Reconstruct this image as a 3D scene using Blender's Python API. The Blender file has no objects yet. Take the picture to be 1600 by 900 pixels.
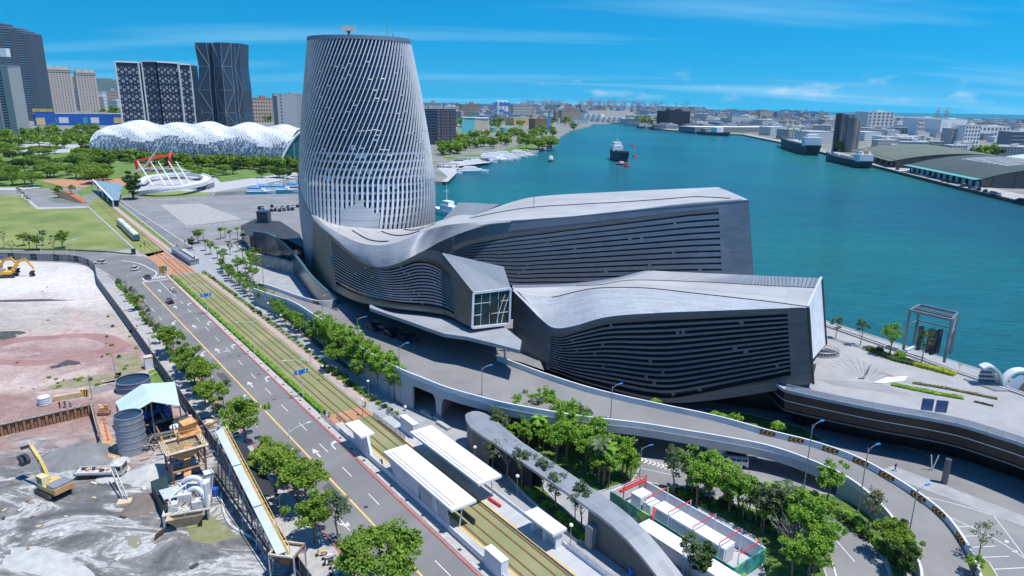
import bpy, math, random
from mathutils import Vector, Matrix
from mathutils.geometry import tessellate_polygon
random.seed(7)
sc = bpy.context.scene
COL = sc.collection
PI = math.pi; rad = math.radians
CAM_H = 62.0; PITCH = rad(15.15); ROLL = rad(0.86); FPX = 1067.0
cam_d = bpy.data.cameras.new('camera'); cam = bpy.data.objects.new('camera', cam_d); COL.objects.link(cam)
cam_d.sensor_width = 36; cam_d.lens = 36*FPX/1600; cam_d.clip_start = 1; cam_d.clip_end = 60000
cam.location = (0, 0, CAM_H)
cam.rotation_euler = (Matrix.Rotation(PI/2-PITCH, 3, 'X') @ Matrix.Rotation(ROLL, 3, 'Z')).to_euler()
sc.camera = cam
SUN_EL = rad(70); SUN_AZ = rad(112)          # azimuth clockwise from +Y
sun_d = bpy.data.lights.new('sun', 'SUN'); sun = bpy.data.objects.new('sun', sun_d); COL.objects.link(sun)
sun_d.energy = 5.0; sun_d.angle = rad(0.5); sun_d.color = (1.0, 0.965, 0.91)
to_sun = Vector((math.sin(SUN_AZ)*math.cos(SUN_EL), math.cos(SUN_AZ)*math.cos(SUN_EL), math.sin(SUN_EL)))
sun.rotation_euler = to_sun.to_track_quat('Z', 'Y').to_euler(); sun.location = (0, 0, 300)
sc.view_settings.view_transform = 'Standard'; sc.view_settings.look = 'None'; sc.view_settings.exposure = 0.16; sc.view_settings.gamma = 1
w = bpy.data.worlds.new('World'); sc.world = w; w.use_nodes = True
nt = w.node_tree; N = nt.nodes; L = nt.links; N.clear()
out = N.new('ShaderNodeOutputWorld'); bg = N.new('ShaderNodeBackground'); bg.inputs['Strength'].default_value = 0.105
sky = N.new('ShaderNodeTexSky'); sky.sky_type = 'NISHITA'; sky.sun_disc = False
sky.sun_elevation = SUN_EL; sky.sun_rotation = SUN_AZ; sky.air_density = 1.0; sky.dust_density = 0.25; sky.ozone_density = 2.6; sky.altitude = 60
tc = N.new('ShaderNodeTexCoord'); sp = N.new('ShaderNodeSeparateXYZ'); L.new(tc.outputs['Generated'], sp.inputs[0])
mx = N.new('ShaderNodeMath'); mx.operation = 'MAXIMUM'; mx.inputs[1].default_value = 0.0; L.new(sp.outputs['Z'], mx.inputs[0])
cb = N.new('ShaderNodeCombineXYZ'); L.new(sp.outputs['X'], cb.inputs[0]); L.new(sp.outputs['Y'], cb.inputs[1]); L.new(mx.outputs[0], cb.inputs[2])
skz = N.new('ShaderNodeMath'); skz.operation = 'MULTIPLY_ADD'; skz.inputs[1].default_value = 1.5; skz.inputs[2].default_value = 0.24; L.new(mx.outputs[0], skz.inputs[0])
cb3 = N.new('ShaderNodeCombineXYZ'); L.new(sp.outputs['X'], cb3.inputs[0]); L.new(sp.outputs['Y'], cb3.inputs[1]); L.new(skz.outputs[0], cb3.inputs[2]); L.new(cb3.outputs[0], sky.inputs[0])
hs = N.new('ShaderNodeHueSaturation'); hs.inputs['Hue'].default_value = 0.482; hs.inputs['Saturation'].default_value = 2.4; hs.inputs['Value'].default_value = 1.62; L.new(sky.outputs[0], hs.inputs['Color'])
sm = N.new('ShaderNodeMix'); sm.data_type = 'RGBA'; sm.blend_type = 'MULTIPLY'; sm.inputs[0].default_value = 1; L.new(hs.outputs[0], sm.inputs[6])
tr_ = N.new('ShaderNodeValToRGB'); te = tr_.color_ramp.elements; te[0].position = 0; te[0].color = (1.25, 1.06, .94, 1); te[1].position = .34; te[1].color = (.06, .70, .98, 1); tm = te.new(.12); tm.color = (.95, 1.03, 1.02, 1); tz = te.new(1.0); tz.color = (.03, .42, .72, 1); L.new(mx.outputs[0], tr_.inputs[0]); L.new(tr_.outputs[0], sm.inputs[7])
dv = N.new('ShaderNodeVectorMath'); dv.operation = 'SCALE'
iv = N.new('ShaderNodeMath'); iv.operation = 'DIVIDE'; iv.inputs[0].default_value = 1.0
ad = N.new('ShaderNodeMath'); ad.operation = 'ADD'; ad.inputs[1].default_value = 0.10; L.new(mx.outputs[0], ad.inputs[0]); L.new(ad.outputs[0], iv.inputs[1])
L.new(cb.outputs[0], dv.inputs[0]); L.new(iv.outputs[0], dv.inputs['Scale'])
mp = N.new('ShaderNodeMapping'); mp.inputs['Rotation'].default_value = (0, 0, rad(34)); mp.inputs['Scale'].default_value = (0.2, 1.0, 0.0); mp.inputs['Location'].default_value = (3.3, 1.7, 0)
L.new(dv.outputs[0], mp.inputs[0])
nz = N.new('ShaderNodeTexNoise'); nz.inputs['Scale'].default_value = 0.8; nz.inputs['Detail'].default_value = 5; nz.inputs['Roughness'].default_value = 0.5; nz.inputs['Distortion'].default_value = 0.35
L.new(mp.outputs[0], nz.inputs[0])
cr = N.new('ShaderNodeValToRGB'); cr.color_ramp.elements[0].position = 0.50; cr.color_ramp.elements[1].position = 0.78
cr.color_ramp.elements[1].color = (0.72, 0.72, 0.72, 1); L.new(nz.outputs['Fac'], cr.inputs[0])
mixc = N.new('ShaderNodeMix'); mixc.data_type = 'RGBA'; mixc.inputs[7].default_value = (3.6, 7.0, 9.2, 1)
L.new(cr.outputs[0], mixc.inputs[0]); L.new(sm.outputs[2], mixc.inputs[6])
mp2 = N.new('ShaderNodeMapping'); mp2.inputs['Scale'].default_value = (9, 9, 26); L.new(tc.outputs['Generated'], mp2.inputs[0])
nz2 = N.new('ShaderNodeTexNoise'); nz2.inputs['Scale'].default_value = 1.6; nz2.inputs['Detail'].default_value = 7; L.new(mp2.outputs[0], nz2.inputs[0])
cr2 = N.new('ShaderNodeValToRGB'); cr2.color_ramp.elements[0].position = 0.57; cr2.color_ramp.elements[1].position = 0.72; L.new(nz2.outputs['Fac'], cr2.inputs[0])
band = N.new('ShaderNodeMapRange'); band.inputs['From Min'].default_value = 0.055; band.inputs['From Max'].default_value = 0.025; L.new(sp.outputs['Z'], band.inputs['Value'])
band2 = N.new('ShaderNodeMapRange'); band2.inputs['From Min'].default_value = 0.004; band2.inputs['From Max'].default_value = 0.018; L.new(sp.outputs['Z'], band2.inputs['Value'])
m1 = N.new('ShaderNodeMath'); m1.operation = 'MULTIPLY'; L.new(cr2.outputs[0], m1.inputs[0]); L.new(band.outputs[0], m1.inputs[1])
m2 = N.new('ShaderNodeMath'); m2.operation = 'MULTIPLY'; L.new(m1.outputs[0], m2.inputs[0]); L.new(band2.outputs[0], m2.inputs[1])
m3 = N.new('ShaderNodeMath'); m3.operation = 'MULTIPLY'; m3.inputs[1].default_value = 0.6; L.new(m2.outputs[0], m3.inputs[0])
mixd = N.new('ShaderNodeMix'); mixd.data_type = 'RGBA'; mixd.inputs[7].default_value = (7.0, 8.0, 9.0, 1)
L.new(m3.outputs[0], mixd.inputs[0]); L.new(mixc.outputs[2], mixd.inputs[6])
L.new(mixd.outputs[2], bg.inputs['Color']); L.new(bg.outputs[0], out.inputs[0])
_c, _s = math.cos(ROLL), math.sin(ROLL)
def ray(px, py):
 u = px-800; v = py-450
 u2 = u*_c+v*_s; v2 = -u*_s+v*_c
 return (u2, FPX*math.cos(PITCH)-v2*math.sin(PITCH), -FPX*math.sin(PITCH)-v2*math.cos(PITCH))
def g(px, py, z=0.0):
 d = ray(px, py); t = (z-CAM_H)/d[2]; return Vector((d[0]*t, d[1]*t, z))
def gy(px, py, y):
 d = ray(px, py); t = y/d[1]; return Vector((d[0]*t, y, CAM_H+d[2]*t))
def hz(px, py, at):            # height seen at picture row py above a ground point
 d = ray(px, py); return CAM_H+d[2]*at[1]/d[1]
DS = Vector((-0.61017841, 0.79226404, 0)); DN = Vector((0.79226404, 0.61017841, 0)); OO = Vector((-20.68786, 95.92063, 0))
def sn(s, n, z=0.0): return OO+DS*s+DN*n+Vector((0, 0, z))
STREET = math.atan2(DS.y, DS.x)
MATS = {}
def mat(name, c=(.5, .5, .5), rough=.7, metal=0., var=.12, scale=.6, bump=0., c2=None, detail=5, stretch=None, emit=None, spec=None):
 if name in MATS: return MATS[name]
 m = bpy.data.materials.new(name); m.use_nodes = True; nt = m.node_tree; N = nt.nodes; L = nt.links
 b = N['Principled BSDF']; b.inputs['Roughness'].default_value = rough; b.inputs['Metallic'].default_value = metal
 if spec is not None: b.inputs['Specular IOR Level'].default_value = spec
 if c2 is None: a = tuple(max(0, x*(1-var)) for x in c); e = tuple(min(1, x*(1+var)) for x in c)
 else: a, e = c, c2
 ge = N.new('ShaderNodeNewGeometry'); mp = N.new('ShaderNodeMapping'); L.new(ge.outputs['Position'], mp.inputs[0])
 if stretch: mp.inputs['Rotation'].default_value = (0, 0, -stretch[0]); mp.inputs['Scale'].default_value = stretch[1]; mp.vector_type = 'TEXTURE'
 nz = N.new('ShaderNodeTexNoise'); nz.inputs['Scale'].default_value = scale; nz.inputs['Detail'].default_value = detail; nz.inputs['Roughness'].default_value = .62
 L.new(mp.outputs[0], nz.inputs[0])
 r = N.new('ShaderNodeValToRGB'); r.color_ramp.elements[0].position = .32; r.color_ramp.elements[1].position = .68
 r.color_ramp.elements[0].color = (*a, 1); r.color_ramp.elements[1].color = (*e, 1)
 L.new(nz.outputs['Fac'], r.inputs[0]); L.new(r.outputs[0], b.inputs['Base Color'])
 if bump:
  bp = N.new('ShaderNodeBump'); bp.inputs['Strength'].default_value = bump; bp.inputs['Distance'].default_value = .3
  L.new(nz.outputs['Fac'], bp.inputs['Height']); L.new(bp.outputs[0], b.inputs['Normal'])
 if emit: b.inputs['Emission Color'].default_value = (*emit[0], 1); b.inputs['Emission Strength'].default_value = emit[1]
 MATS[name] = m; return m
def bsdf(m): return m.node_tree.nodes['Principled BSDF']
def rampnode(N, stops, interp='LINEAR'):
 r = N.new('ShaderNodeValToRGB'); r.color_ramp.interpolation = interp; el = r.color_ramp.elements
 while len(el) < len(stops): el.new(.5)
 for e, (p, c) in zip(el, stops): e.position = p; e.color = (*c, 1)
 return r
def panelmat(name, c, seam, w=3., h=.9, rough=.4, metal=.6, mortar=.012, var=.1, off=.5):
 if name in MATS: return MATS[name]
 m = bpy.data.materials.new(name); m.use_nodes = True; nt = m.node_tree; N = nt.nodes; L = nt.links; b = N['Principled BSDF']
 uv = N.new('ShaderNodeUVMap'); br = N.new('ShaderNodeTexBrick'); L.new(uv.outputs[0], br.inputs[0])
 br.inputs['Scale'].default_value = 1; br.inputs['Brick Width'].default_value = w; br.inputs['Row Height'].default_value = h; br.inputs['Mortar Size'].default_value = mortar; br.inputs['Mortar Smooth'].default_value = 0.2
 br.offset = off; br.inputs['Bias'].default_value = 0
 br.inputs['Color1'].default_value = (*[x*(1-var) for x in c], 1); br.inputs['Color2'].default_value = (*[min(1, x*(1+var)) for x in c], 1); br.inputs['Mortar'].default_value = (*seam, 1)
 nz = N.new('ShaderNodeTexNoise'); nz.inputs['Scale'].default_value = .08; nz.inputs['Detail'].default_value = 4; ge = N.new('ShaderNodeNewGeometry'); L.new(ge.outputs['Position'], nz.inputs[0])
 mr = N.new('ShaderNodeMapRange'); mr.inputs['To Min'].default_value = .78; mr.inputs['To Max'].default_value = 1.2; L.new(nz.outputs['Fac'], mr.inputs['Value'])
 mu = N.new('ShaderNodeVectorMath'); mu.operation = 'SCALE'; L.new(br.outputs['Color'], mu.inputs[0]); L.new(mr.outputs[0], mu.inputs['Scale'])
 L.new(mu.outputs[0], b.inputs['Base Color']); b.inputs['Roughness'].default_value = rough; b.inputs['Metallic'].default_value = metal
 bp = N.new('ShaderNodeBump'); bp.inputs['Strength'].default_value = .4; bp.inputs['Distance'].default_value = .03; bp.invert = True
 L.new(br.outputs['Fac'], bp.inputs['Height']); L.new(bp.outputs[0], b.inputs['Normal'])
 MATS[name] = m; return m
class MB:
 def __init__(s): s.v = []; s.f = []; s.uv = []; s.mi = []
 def face(s, pts, uv=None, mi=0):
  k = len(s.v); s.v += [tuple(p) for p in pts]; s.f.append(tuple(range(k, k+len(pts))))
  s.uv.append(uv or [(0, 0)]*len(pts)); s.mi.append(mi)
 def mesh(s, vs, fs, mi=0, uvs=None):
  k = len(s.v); s.v += [tuple(p) for p in vs]
  for j, f in enumerate(fs):
   s.f.append(tuple(k+i for i in f)); s.uv.append(uvs[j] if uvs else [(vs[i][0]+vs[i][1], vs[i][2]) for i in f]); s.mi.append(mi)
 def box(s, c, d, rz=0, mi=0, tilt=None):
  R = Matrix.Rotation(rz, 3, 'Z')
  if tilt: R = R @ Matrix.Rotation(tilt[1], 3, tilt[0])
  vs = [R @ Vector((x*d[0]/2, y*d[1]/2, z*d[2]/2))+Vector(c) for z in (-1, 1) for y in (-1, 1) for x in (-1, 1)]
  fs = [(0, 2, 3, 1), (4, 5, 7, 6), (0, 1, 5, 4), (2, 6, 7, 3), (0, 4, 6, 2), (1, 3, 7, 5)]
  dims = [(0, 1), (0, 1), (0, 2), (0, 2), (1, 2), (1, 2)]
  loc = [(x*d[0]/2, y*d[1]/2, z*d[2]/2) for z in (-1, 1) for y in (-1, 1) for x in (-1, 1)]
  s.mesh(vs, fs, mi, [[(loc[i][a], loc[i][b]) for i in f] for f, (a, b) in zip(fs, dims)]); return s
 def beam(s, a, b, w, h=None, mi=0):
  a = Vector(a); b = Vector(b); h = h or w; d = (b-a).normalized()
  up = Vector((0, 0, 1)) if abs(d.z) < .95 else Vector((0, 1, 0))
  x = d.cross(up).normalized()*w/2; y = x.cross(d).normalized()*h/2
  vs = [p+q for p in (a, b) for q in (-x-y, x-y, x+y, -x+y)]
  s.mesh(vs, [(3, 2, 1, 0), (4, 5, 6, 7), (0, 1, 5, 4), (1, 2, 6, 5), (2, 3, 7, 6), (3, 0, 4, 7)], mi); return s
 def tube(s, pts, r, n=6, mi=0, cap=True):
  pts = [Vector(p) for p in pts]; rs = r if isinstance(r, (list, tuple)) else [r]*len(pts); vs = []; fs = []
  for i, p in enumerate(pts):
   d = (pts[min(i+1, len(pts)-1)]-pts[max(i-1, 0)]).normalized()
   up = Vector((0, 0, 1)) if abs(d.z) < .9 else Vector((1, 0, 0))
   x = d.cross(up).normalized(); y = d.cross(x).normalized()
   vs += [p+(x*math.cos(2*PI*k/n)+y*math.sin(2*PI*k/n))*rs[i] for k in range(n)]
  for i in range(len(pts)-1):
   for k in range(n): fs.append((i*n+k, i*n+(k+1) % n, (i+1)*n+(k+1) % n, (i+1)*n+k))
  if cap: fs += [tuple(range(n)), tuple(reversed(range((len(pts)-1)*n, len(pts)*n)))]
  s.mesh(vs, fs, mi); return s
 def cyl(s, x, y, z0, z1, r0, r1=None, n=16, mi=0, cap=True):
  r1 = r0 if r1 is None else r1; vs = []; fs = []; uvs = []
  for z, r in ((z0, r0), (z1, r1)): vs += [(x+r*math.cos(2*PI*k/n), y+r*math.sin(2*PI*k/n), z) for k in range(n)]
  for k in range(n):
   fs.append((k, (k+1) % n, n+(k+1) % n, n+k)); a = 2*PI*k/n*r0; b = 2*PI*(k+1)/n*r0; uvs.append([(a, z0), (b, z0), (b, z1), (a, z1)])
  if cap:
   fs += [tuple(reversed(range(n))), tuple(range(n, 2*n))]; uvs += [[(vs[i][0], vs[i][1]) for i in fs[-2]], [(vs[i][0], vs[i][1]) for i in fs[-1]]]
  s.mesh(vs, fs, mi, uvs); return s
 def prism(s, poly, z0, z1, mi=0, bottom=True, top=True):
  poly = [Vector(p[:2]) for p in poly]
  if sum(poly[i].x*poly[(i+1) % len(poly)].y-poly[(i+1) % len(poly)].x*poly[i].y for i in range(len(poly))) < 0: poly.reverse()
  n = len(poly); tri = tessellate_polygon([[Vector((p.x, p.y, 0)) for p in poly]])
  def orient(t):
   a, b, c = (poly[i] for i in t); return t if (b-a).cross(c-a) > 0 else (t[0], t[2], t[1])
  tri = [orient(t) for t in tri]
  if top: s.mesh([(p.x, p.y, z1) for p in poly], tri, mi, [[(poly[i].x, poly[i].y) for i in t] for t in tri])
  if bottom: s.mesh([(p.x, p.y, z0) for p in poly], [tuple(reversed(t)) for t in tri], mi)
  if z1 > z0:
   acc = 0
   for i in range(n):
    a = poly[i]; b = poly[(i+1) % n]; l = (b-a).length
    s.face([(a.x, a.y, z0), (b.x, b.y, z0), (b.x, b.y, z1), (a.x, a.y, z1)], [(acc, z0), (acc+l, z0), (acc+l, z1), (acc, z1)], mi); acc += l
  return s
 def poly3(s, pts, mi=0):     # a non-flat polygon seen from above
  pts = [Vector(p) for p in pts]; tri = tessellate_polygon([[Vector((p.x, p.y, 0)) for p in pts]])
  for t in tri:
   a, b, c = (pts[i] for i in t)
   if (b-a).cross(c-a).z < 0: a, b, c = a, c, b
   s.face([a, b, c], [(p.x, p.y) for p in (a, b, c)], mi)
  return s
 def grid(s, fn, nu, nv, mi=0, us=None, vs_=None, flip=False):
  us = us or [i/nu for i in range(nu+1)]; vv = vs_ or [j/nv for j in range(nv+1)]
  P = [[Vector(fn(u, v)) for v in vv] for u in us]; U = [0]
  for i in range(1, len(us)): U.append(U[-1]+(P[i][0]-P[i-1][0]).length)
  vs = [P[i][j] for i in range(len(us)) for j in range(len(vv))]; m = len(vv); fs = []; uvs = []
  H = []
  for i in range(len(us)):
   h = [0]
   for j in range(1, m): h.append(h[-1]-(P[i][j]-P[i][j-1]).length)
   H.append(h)
  for i in range(len(us)-1):
   for j in range(m-1):
    q = [(i, j), (i, j+1), (i+1, j+1), (i+1, j)]
    if flip: q.reverse()
    fs.append(tuple(a*m+b for a, b in q)); uvs.append([(U[a], H[a][b]) for a, b in q])
  s.mesh(vs, fs, mi, uvs); return s
 def data(s, name, mats, smooth=False):
  me = bpy.data.meshes.new(name); me.from_pydata(s.v, [], s.f)
  ul = me.uv_layers.new(name='UVMap'); flat = [c for f in s.uv for p in f for c in p]; ul.data.foreach_set('uv', flat)
  for m in (mats if isinstance(mats, (list, tuple)) else [mats]):
   if m: me.materials.append(m)
  me.polygons.foreach_set('material_index', s.mi)
  if smooth: me.polygons.foreach_set('use_smooth', [True]*len(s.f))
  me.update(); return me
 def build(s, name, mats, parent=None, smooth=False, weld=False):
  me = s.data(name, mats, smooth)
  if weld or smooth:
   import bmesh
   bm = bmesh.new(); bm.from_mesh(me); bmesh.ops.remove_doubles(bm, verts=bm.verts, dist=.0005); bm.to_mesh(me); bm.free()
  o = bpy.data.objects.new(name, me); COL.objects.link(o)
  if parent: o.parent = parent; o.matrix_parent_inverse = Matrix.Translation(-parent.location) if parent.type == 'EMPTY' and False else Matrix()
  return o
def link(name, me, parent=None, loc=None, rz=0, sc_=None):
 o = bpy.data.objects.new(name, me); COL.objects.link(o)
 if parent: o.parent = parent
 if loc is not None: o.location = loc
 o.rotation_euler = (0, 0, rz)
 if sc_: o.scale = sc_ if isinstance(sc_, (list, tuple)) else (sc_,)*3
 return o
def thing(name, label, cat, loc=(0, 0, 0), rz=0, group=None, s=None):
 o = bpy.data.objects.new(name, None); COL.objects.link(o); o.location = loc; o.rotation_euler = (0, 0, rz); o.empty_display_size = .5
 if s: o.scale = (s, s, s) if not isinstance(s, (tuple, list)) else s
 o['label'] = label; o['category'] = cat
 if group: o['group'] = group
 return o
def tag(o, label, cat, group=None, kind=None):
 o['label'] = label; o['category'] = cat
 if group: o['group'] = group
 if kind: o['kind'] = kind
 return o
def struct(o): o['kind'] = 'structure'; return o
def stuff(o): o['kind'] = 'stuff'; return o
KID = {}
def kids(o):
 if o.name not in KID: KID[o.name] = [(c, list(c.children)) for c in o.children]
 return KID[o.name]
def dup(root, loc, rz=0, label=None, group=None, s=None, mats=None):
 r = root.copy(); COL.objects.link(r); r.location = loc; r.rotation_euler = (0, 0, rz)
 if s: r.scale = (s, s, s) if not isinstance(s, (tuple, list)) else s
 if label: r['label'] = label
 if group: r['group'] = group
 for ch, gk in kids(root):
  c = ch.copy(); COL.objects.link(c); c.parent = r
  if mats and ch.name.split('.')[0] in mats:
   c.data = mats[ch.name.split('.')[0]]
  for k in gk:
   d = k.copy(); COL.objects.link(d); d.parent = c
 return r
ORD = 'first second third fourth fifth sixth seventh eighth ninth tenth eleventh twelfth thirteenth fourteenth fifteenth sixteenth seventeenth eighteenth nineteenth twentieth'.split()
TENS = {2: 'twenty', 3: 'thirty', 4: 'forty', 5: 'fifty', 6: 'sixty', 7: 'seventy', 8: 'eighty', 9: 'ninety'}
def ordn(i):          # 0 -> first
 k = i+1
 if k <= 20: return ORD[i]
 t, u = divmod(k, 10)
 return (TENS[t][:-1]+'ieth') if u == 0 else TENS[t]+'-'+ORD[u-1]
def lerp(a, b, t): return a+(b-a)*t
def along(pts, t):     # point on an open polyline by share of index
 t = max(0, min(1, t))*(len(pts)-1); i = min(int(t), len(pts)-2); return pts[i].lerp(pts[i+1], t-i)
def catmull(pts, k=6):
 out = []
 P = [pts[0]*2-pts[1]]+list(pts)+[pts[-1]*2-pts[-2]]
 for i in range(1, len(P)-2):
  a, b, c, d = P[i-1:i+3]
  for j in range(k):
   t = j/k; out.append(.5*((2*b)+(c-a)*t+(2*a-5*b+4*c-d)*t*t+(3*b-a-3*c+d)*t**3))
 out.append(pts[-1].copy()); return out
def resample(pts, step):
 L_ = [0]
 for a, b in zip(pts, pts[1:]): L_.append(L_[-1]+(b-a).length)
 n = max(1, int(round(L_[-1]/step))); res = []; j = 0
 for i in range(n+1):
  t = L_[-1]*i/n
  while j < len(pts)-2 and L_[j+1] < t: j += 1
  q = (t-L_[j])/max(1e-6, L_[j+1]-L_[j]); res.append(pts[j].lerp(pts[j+1], q))
 return res
def ribbon(mb, L_, R_, mi=0):   # strip between two equal polylines, seen from above
 for i in range(len(L_)-1):
  a, b, c, d = L_[i], R_[i], R_[i+1], L_[i+1]
  if (b-a).cross(c-a).z < 0: a, b, c, d = b, a, d, c
  mb.face([a, b, c, d], [(p.x, p.y) for p in (a, b, c, d)], mi)
def side(pts, i):
 d = (pts[min(i+1, len(pts)-1)]-pts[max(i-1, 0)]); d.z = 0; d.normalize(); return Vector((d.y, -d.x, 0))
def wallrun(mb, pts, w, z0, z1, mi=0):  # wall standing along a line, z0/z1 relative to each point or functions
 n = len(pts)
 A = [p-side(pts, i)*w/2 for i, p in enumerate(pts)]; B = [p+side(pts, i)*w/2 for i, p in enumerate(pts)]
 lo = [z0(i) if callable(z0) else p.z+z0 for i, p in enumerate(pts)]; hi = [z1(i) if callable(z1) else p.z+z1 for i, p in enumerate(pts)]
 S = lambda p, z: Vector((p.x, p.y, z))
 acc = 0
 for i in range(n-1):
  l = (pts[i+1]-pts[i]).length; j = i+1; u = [(acc, 0), (acc+l, 0), (acc+l, 1), (acc, 1)]
  mb.face([S(B[i], lo[i]), S(B[j], lo[j]), S(B[j], hi[j]), S(B[i], hi[i])], u, mi)
  mb.face([S(A[j], lo[j]), S(A[i], lo[i]), S(A[i], hi[i]), S(A[j], hi[j])], u, mi)
  mb.face([S(B[i], hi[i]), S(B[j], hi[j]), S(A[j], hi[j]), S(A[i], hi[i])], u, mi)
  mb.face([S(A[i], lo[i]), S(A[j], lo[j]), S(B[j], lo[j]), S(B[i], lo[i])], u, mi); acc += l
 for i, fl in ((0, 0), (n-1, 1)):
  q = [S(A[i], lo[i]), S(B[i], lo[i]), S(B[i], hi[i]), S(A[i], hi[i])]
  mb.face(q if not fl else q[::-1], None, mi)
# ================================================= SETTING MATERIALS
M_pave = mat('pavement', (.30, .31, .32), .85, var=.14, scale=.35)
M_land = mat('city_ground', (.11, .13, .10), .95, var=.3, scale=.03, c2=(.26, .26, .24), detail=8)
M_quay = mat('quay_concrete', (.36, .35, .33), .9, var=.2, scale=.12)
M_asph = mat('asphalt', (.135, .135, .135), .82, var=.1, scale=.09, c2=(.205, .202, .198), stretch=(STREET, (9, 1, 1)), detail=9)
M_asph2 = mat('old_asphalt', (.17, .17, .175), .88, scale=.06, c2=(.25, .25, .25), detail=9)
M_ramp = mat('ramp_asphalt', (.17, .168, .165), .8, scale=.09, c2=(.235, .23, .225), detail=8)
M_rail2 = mat('cast_iron', (.05, .05, .05), .6); M_patch = mat('asphalt_repair', (.085, .086, .088), .85)
M_white = mat('road_paint', (.62, .62, .6), .7, var=.15, scale=1.5)
M_yel = mat('yellow_paint', (.62, .44, .14), .7, var=.15, scale=1)
M_red = mat('red_kerb_paint', (.42, .12, .11), .8, var=.2, scale=.8)
M_lawn = mat('lawn', (.10, .16, .035), .95, scale=.035, c2=(.26, .28, .09), detail=9, bump=.2)
M_grass = mat('rough_grass', (.06, .13, .02), .95, scale=.15, c2=(.16, .24, .05), detail=8, bump=.4)
M_bed = mat('track_grass', (.14, .19, .065), .95, scale=.09, c2=(.29, .26, .14), stretch=(STREET, (9, 1, 1)), detail=8, bump=.2)
M_pink = mat('pink_paving', (.42, .30, .26), .9, var=.16, scale=.7)
M_brick = mat('terracotta_paving', (.42, .21, .12), .9, var=.22, scale=.8)
M_rail = mat('rail_steel', (.19, .10, .05), .6, .2, var=.2, scale=2)
M_kerb = mat('kerb_stone', (.42, .41, .40), .85, var=.15, scale=1)
M_conc = mat('concrete', (.34, .35, .36), .85, scale=.15, c2=(.44, .44, .44), detail=7)
M_concp = mat('parapet_concrete', (.50, .52, .54), .8, scale=.25, c2=(.64, .65, .66), detail=7)
M_soil = mat('planting_soil', (.07, .06, .035), .95, var=.3, scale=1)
M_wood = mat('bark', (.20, .15, .10), .9, var=.25, scale=2)
def watermat():
 m = bpy.data.materials.new('sea_water'); m.use_nodes = True; nt = m.node_tree; N = nt.nodes; L = nt.links; b = N['Principled BSDF']
 ge = N.new('ShaderNodeNewGeometry')
 nz = N.new('ShaderNodeTexNoise'); nz.inputs['Scale'].default_value = .0035; nz.inputs['Detail'].default_value = 7; L.new(ge.outputs['Position'], nz.inputs[0])
 r = rampnode(N, [(.35, (.002, .088, .140)), (.52, (.003, .130, .155)), (.68, (.010, .165, .150))]); L.new(nz.outputs['Fac'], r.inputs[0])
 b.inputs['Roughness'].default_value = .22; b.inputs['IOR'].default_value = 1.33; b.inputs['Specular IOR Level'].default_value = .35
 mp = N.new('ShaderNodeMapping'); mp.inputs['Rotation'].default_value = (0, 0, rad(25)); mp.inputs['Scale'].default_value = (.35, 1, 1); L.new(ge.outputs['Position'], mp.inputs[0])
 n2 = N.new('ShaderNodeTexNoise'); n2.inputs['Scale'].default_value = .42; n2.inputs['Detail'].default_value = 5; n2.inputs['Roughness'].default_value = .7; L.new(mp.outputs[0], n2.inputs[0])
 n3 = N.new('ShaderNodeTexNoise'); n3.inputs['Scale'].default_value = .11; n3.inputs['Detail'].default_value = 6; n3.inputs['Roughness'].default_value = .65; L.new(mp.outputs[0], n3.inputs[0])
 a = N.new('ShaderNodeMath'); a.operation = 'ADD'; L.new(n2.outputs['Fac'], a.inputs[0]); L.new(n3.outputs['Fac'], a.inputs[1])
 bp = N.new('ShaderNodeBump'); bp.inputs['Strength'].default_value = 1; bp.inputs['Distance'].default_value = 2.6; L.new(a.outputs[0], bp.inputs['Height']); L.new(bp.outputs[0], b.inputs['Normal'])
 mr = N.new('ShaderNodeMapRange'); mr.inputs['From Min'].default_value = .3; mr.inputs['From Max'].default_value = .7; mr.inputs['To Min'].default_value = .62; mr.inputs['To Max'].default_value = 1.4; av = N.new('ShaderNodeMath'); av.operation = 'MULTIPLY'; av.inputs[1].default_value = .5; L.new(a.outputs[0], av.inputs[0]); L.new(av.outputs[0], mr.inputs['Value'])
 mu = N.new('ShaderNodeVectorMath'); mu.operation = 'SCALE'; L.new(r.outputs[0], mu.inputs[0]); L.new(mr.outputs[0], mu.inputs['Scale']); L.new(mu.outputs[0], b.inputs['Base Color'])  # base colour follows the wave bumps, painting ripple light and dark
 return m
M_water = watermat()
mb = MB(); n = 96; R0 = 14500
mb.mesh([(0, 0, -2.5)]+[(R0*math.cos(2*PI*k/n), R0*math.sin(2*PI*k/n), -2.5) for k in range(n)], [(0, 1+k, 1+(k+1) % n) for k in range(n)])
struct(mb.build('sea', M_water))
PIT = [g(-90, 690), g(0, 664), g(143, 632), g(158, 684), g(150, 697), g(60, 712), g(-90, 745)]
SHORE = [g(2300, 1150, 0), Vector((171, 62, 0)), Vector((127, 140, 0)), Vector((95.2, 195.7, 0)), Vector((67, 258, 0)), Vector((22, 306, 0)), Vector((-37, 322, 0)), Vector((-108, 425, 0)), g(470, 303), g(400, 304), g(340, 305)]
def sheet(poly, z, m, name, hole=None):
 mb = MB(); P = [Vector((p[0], p[1], 0)) for p in poly]; rings = [P]
 if hole: rings.append([Vector((p[0], p[1], 0)) for p in hole])
 allp = [p for r in rings for p in r]
 for t in tessellate_polygon(rings):
  a, b, c = (allp[i] for i in t)
  if (b-a).cross(c-a).z < 0: b, c = c, b
  mb.face([(p.x, p.y, z) for p in (a, b, c)], [(p.x, p.y) for p in (a, b, c)])
 return struct(mb.build(name, m))
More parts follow.
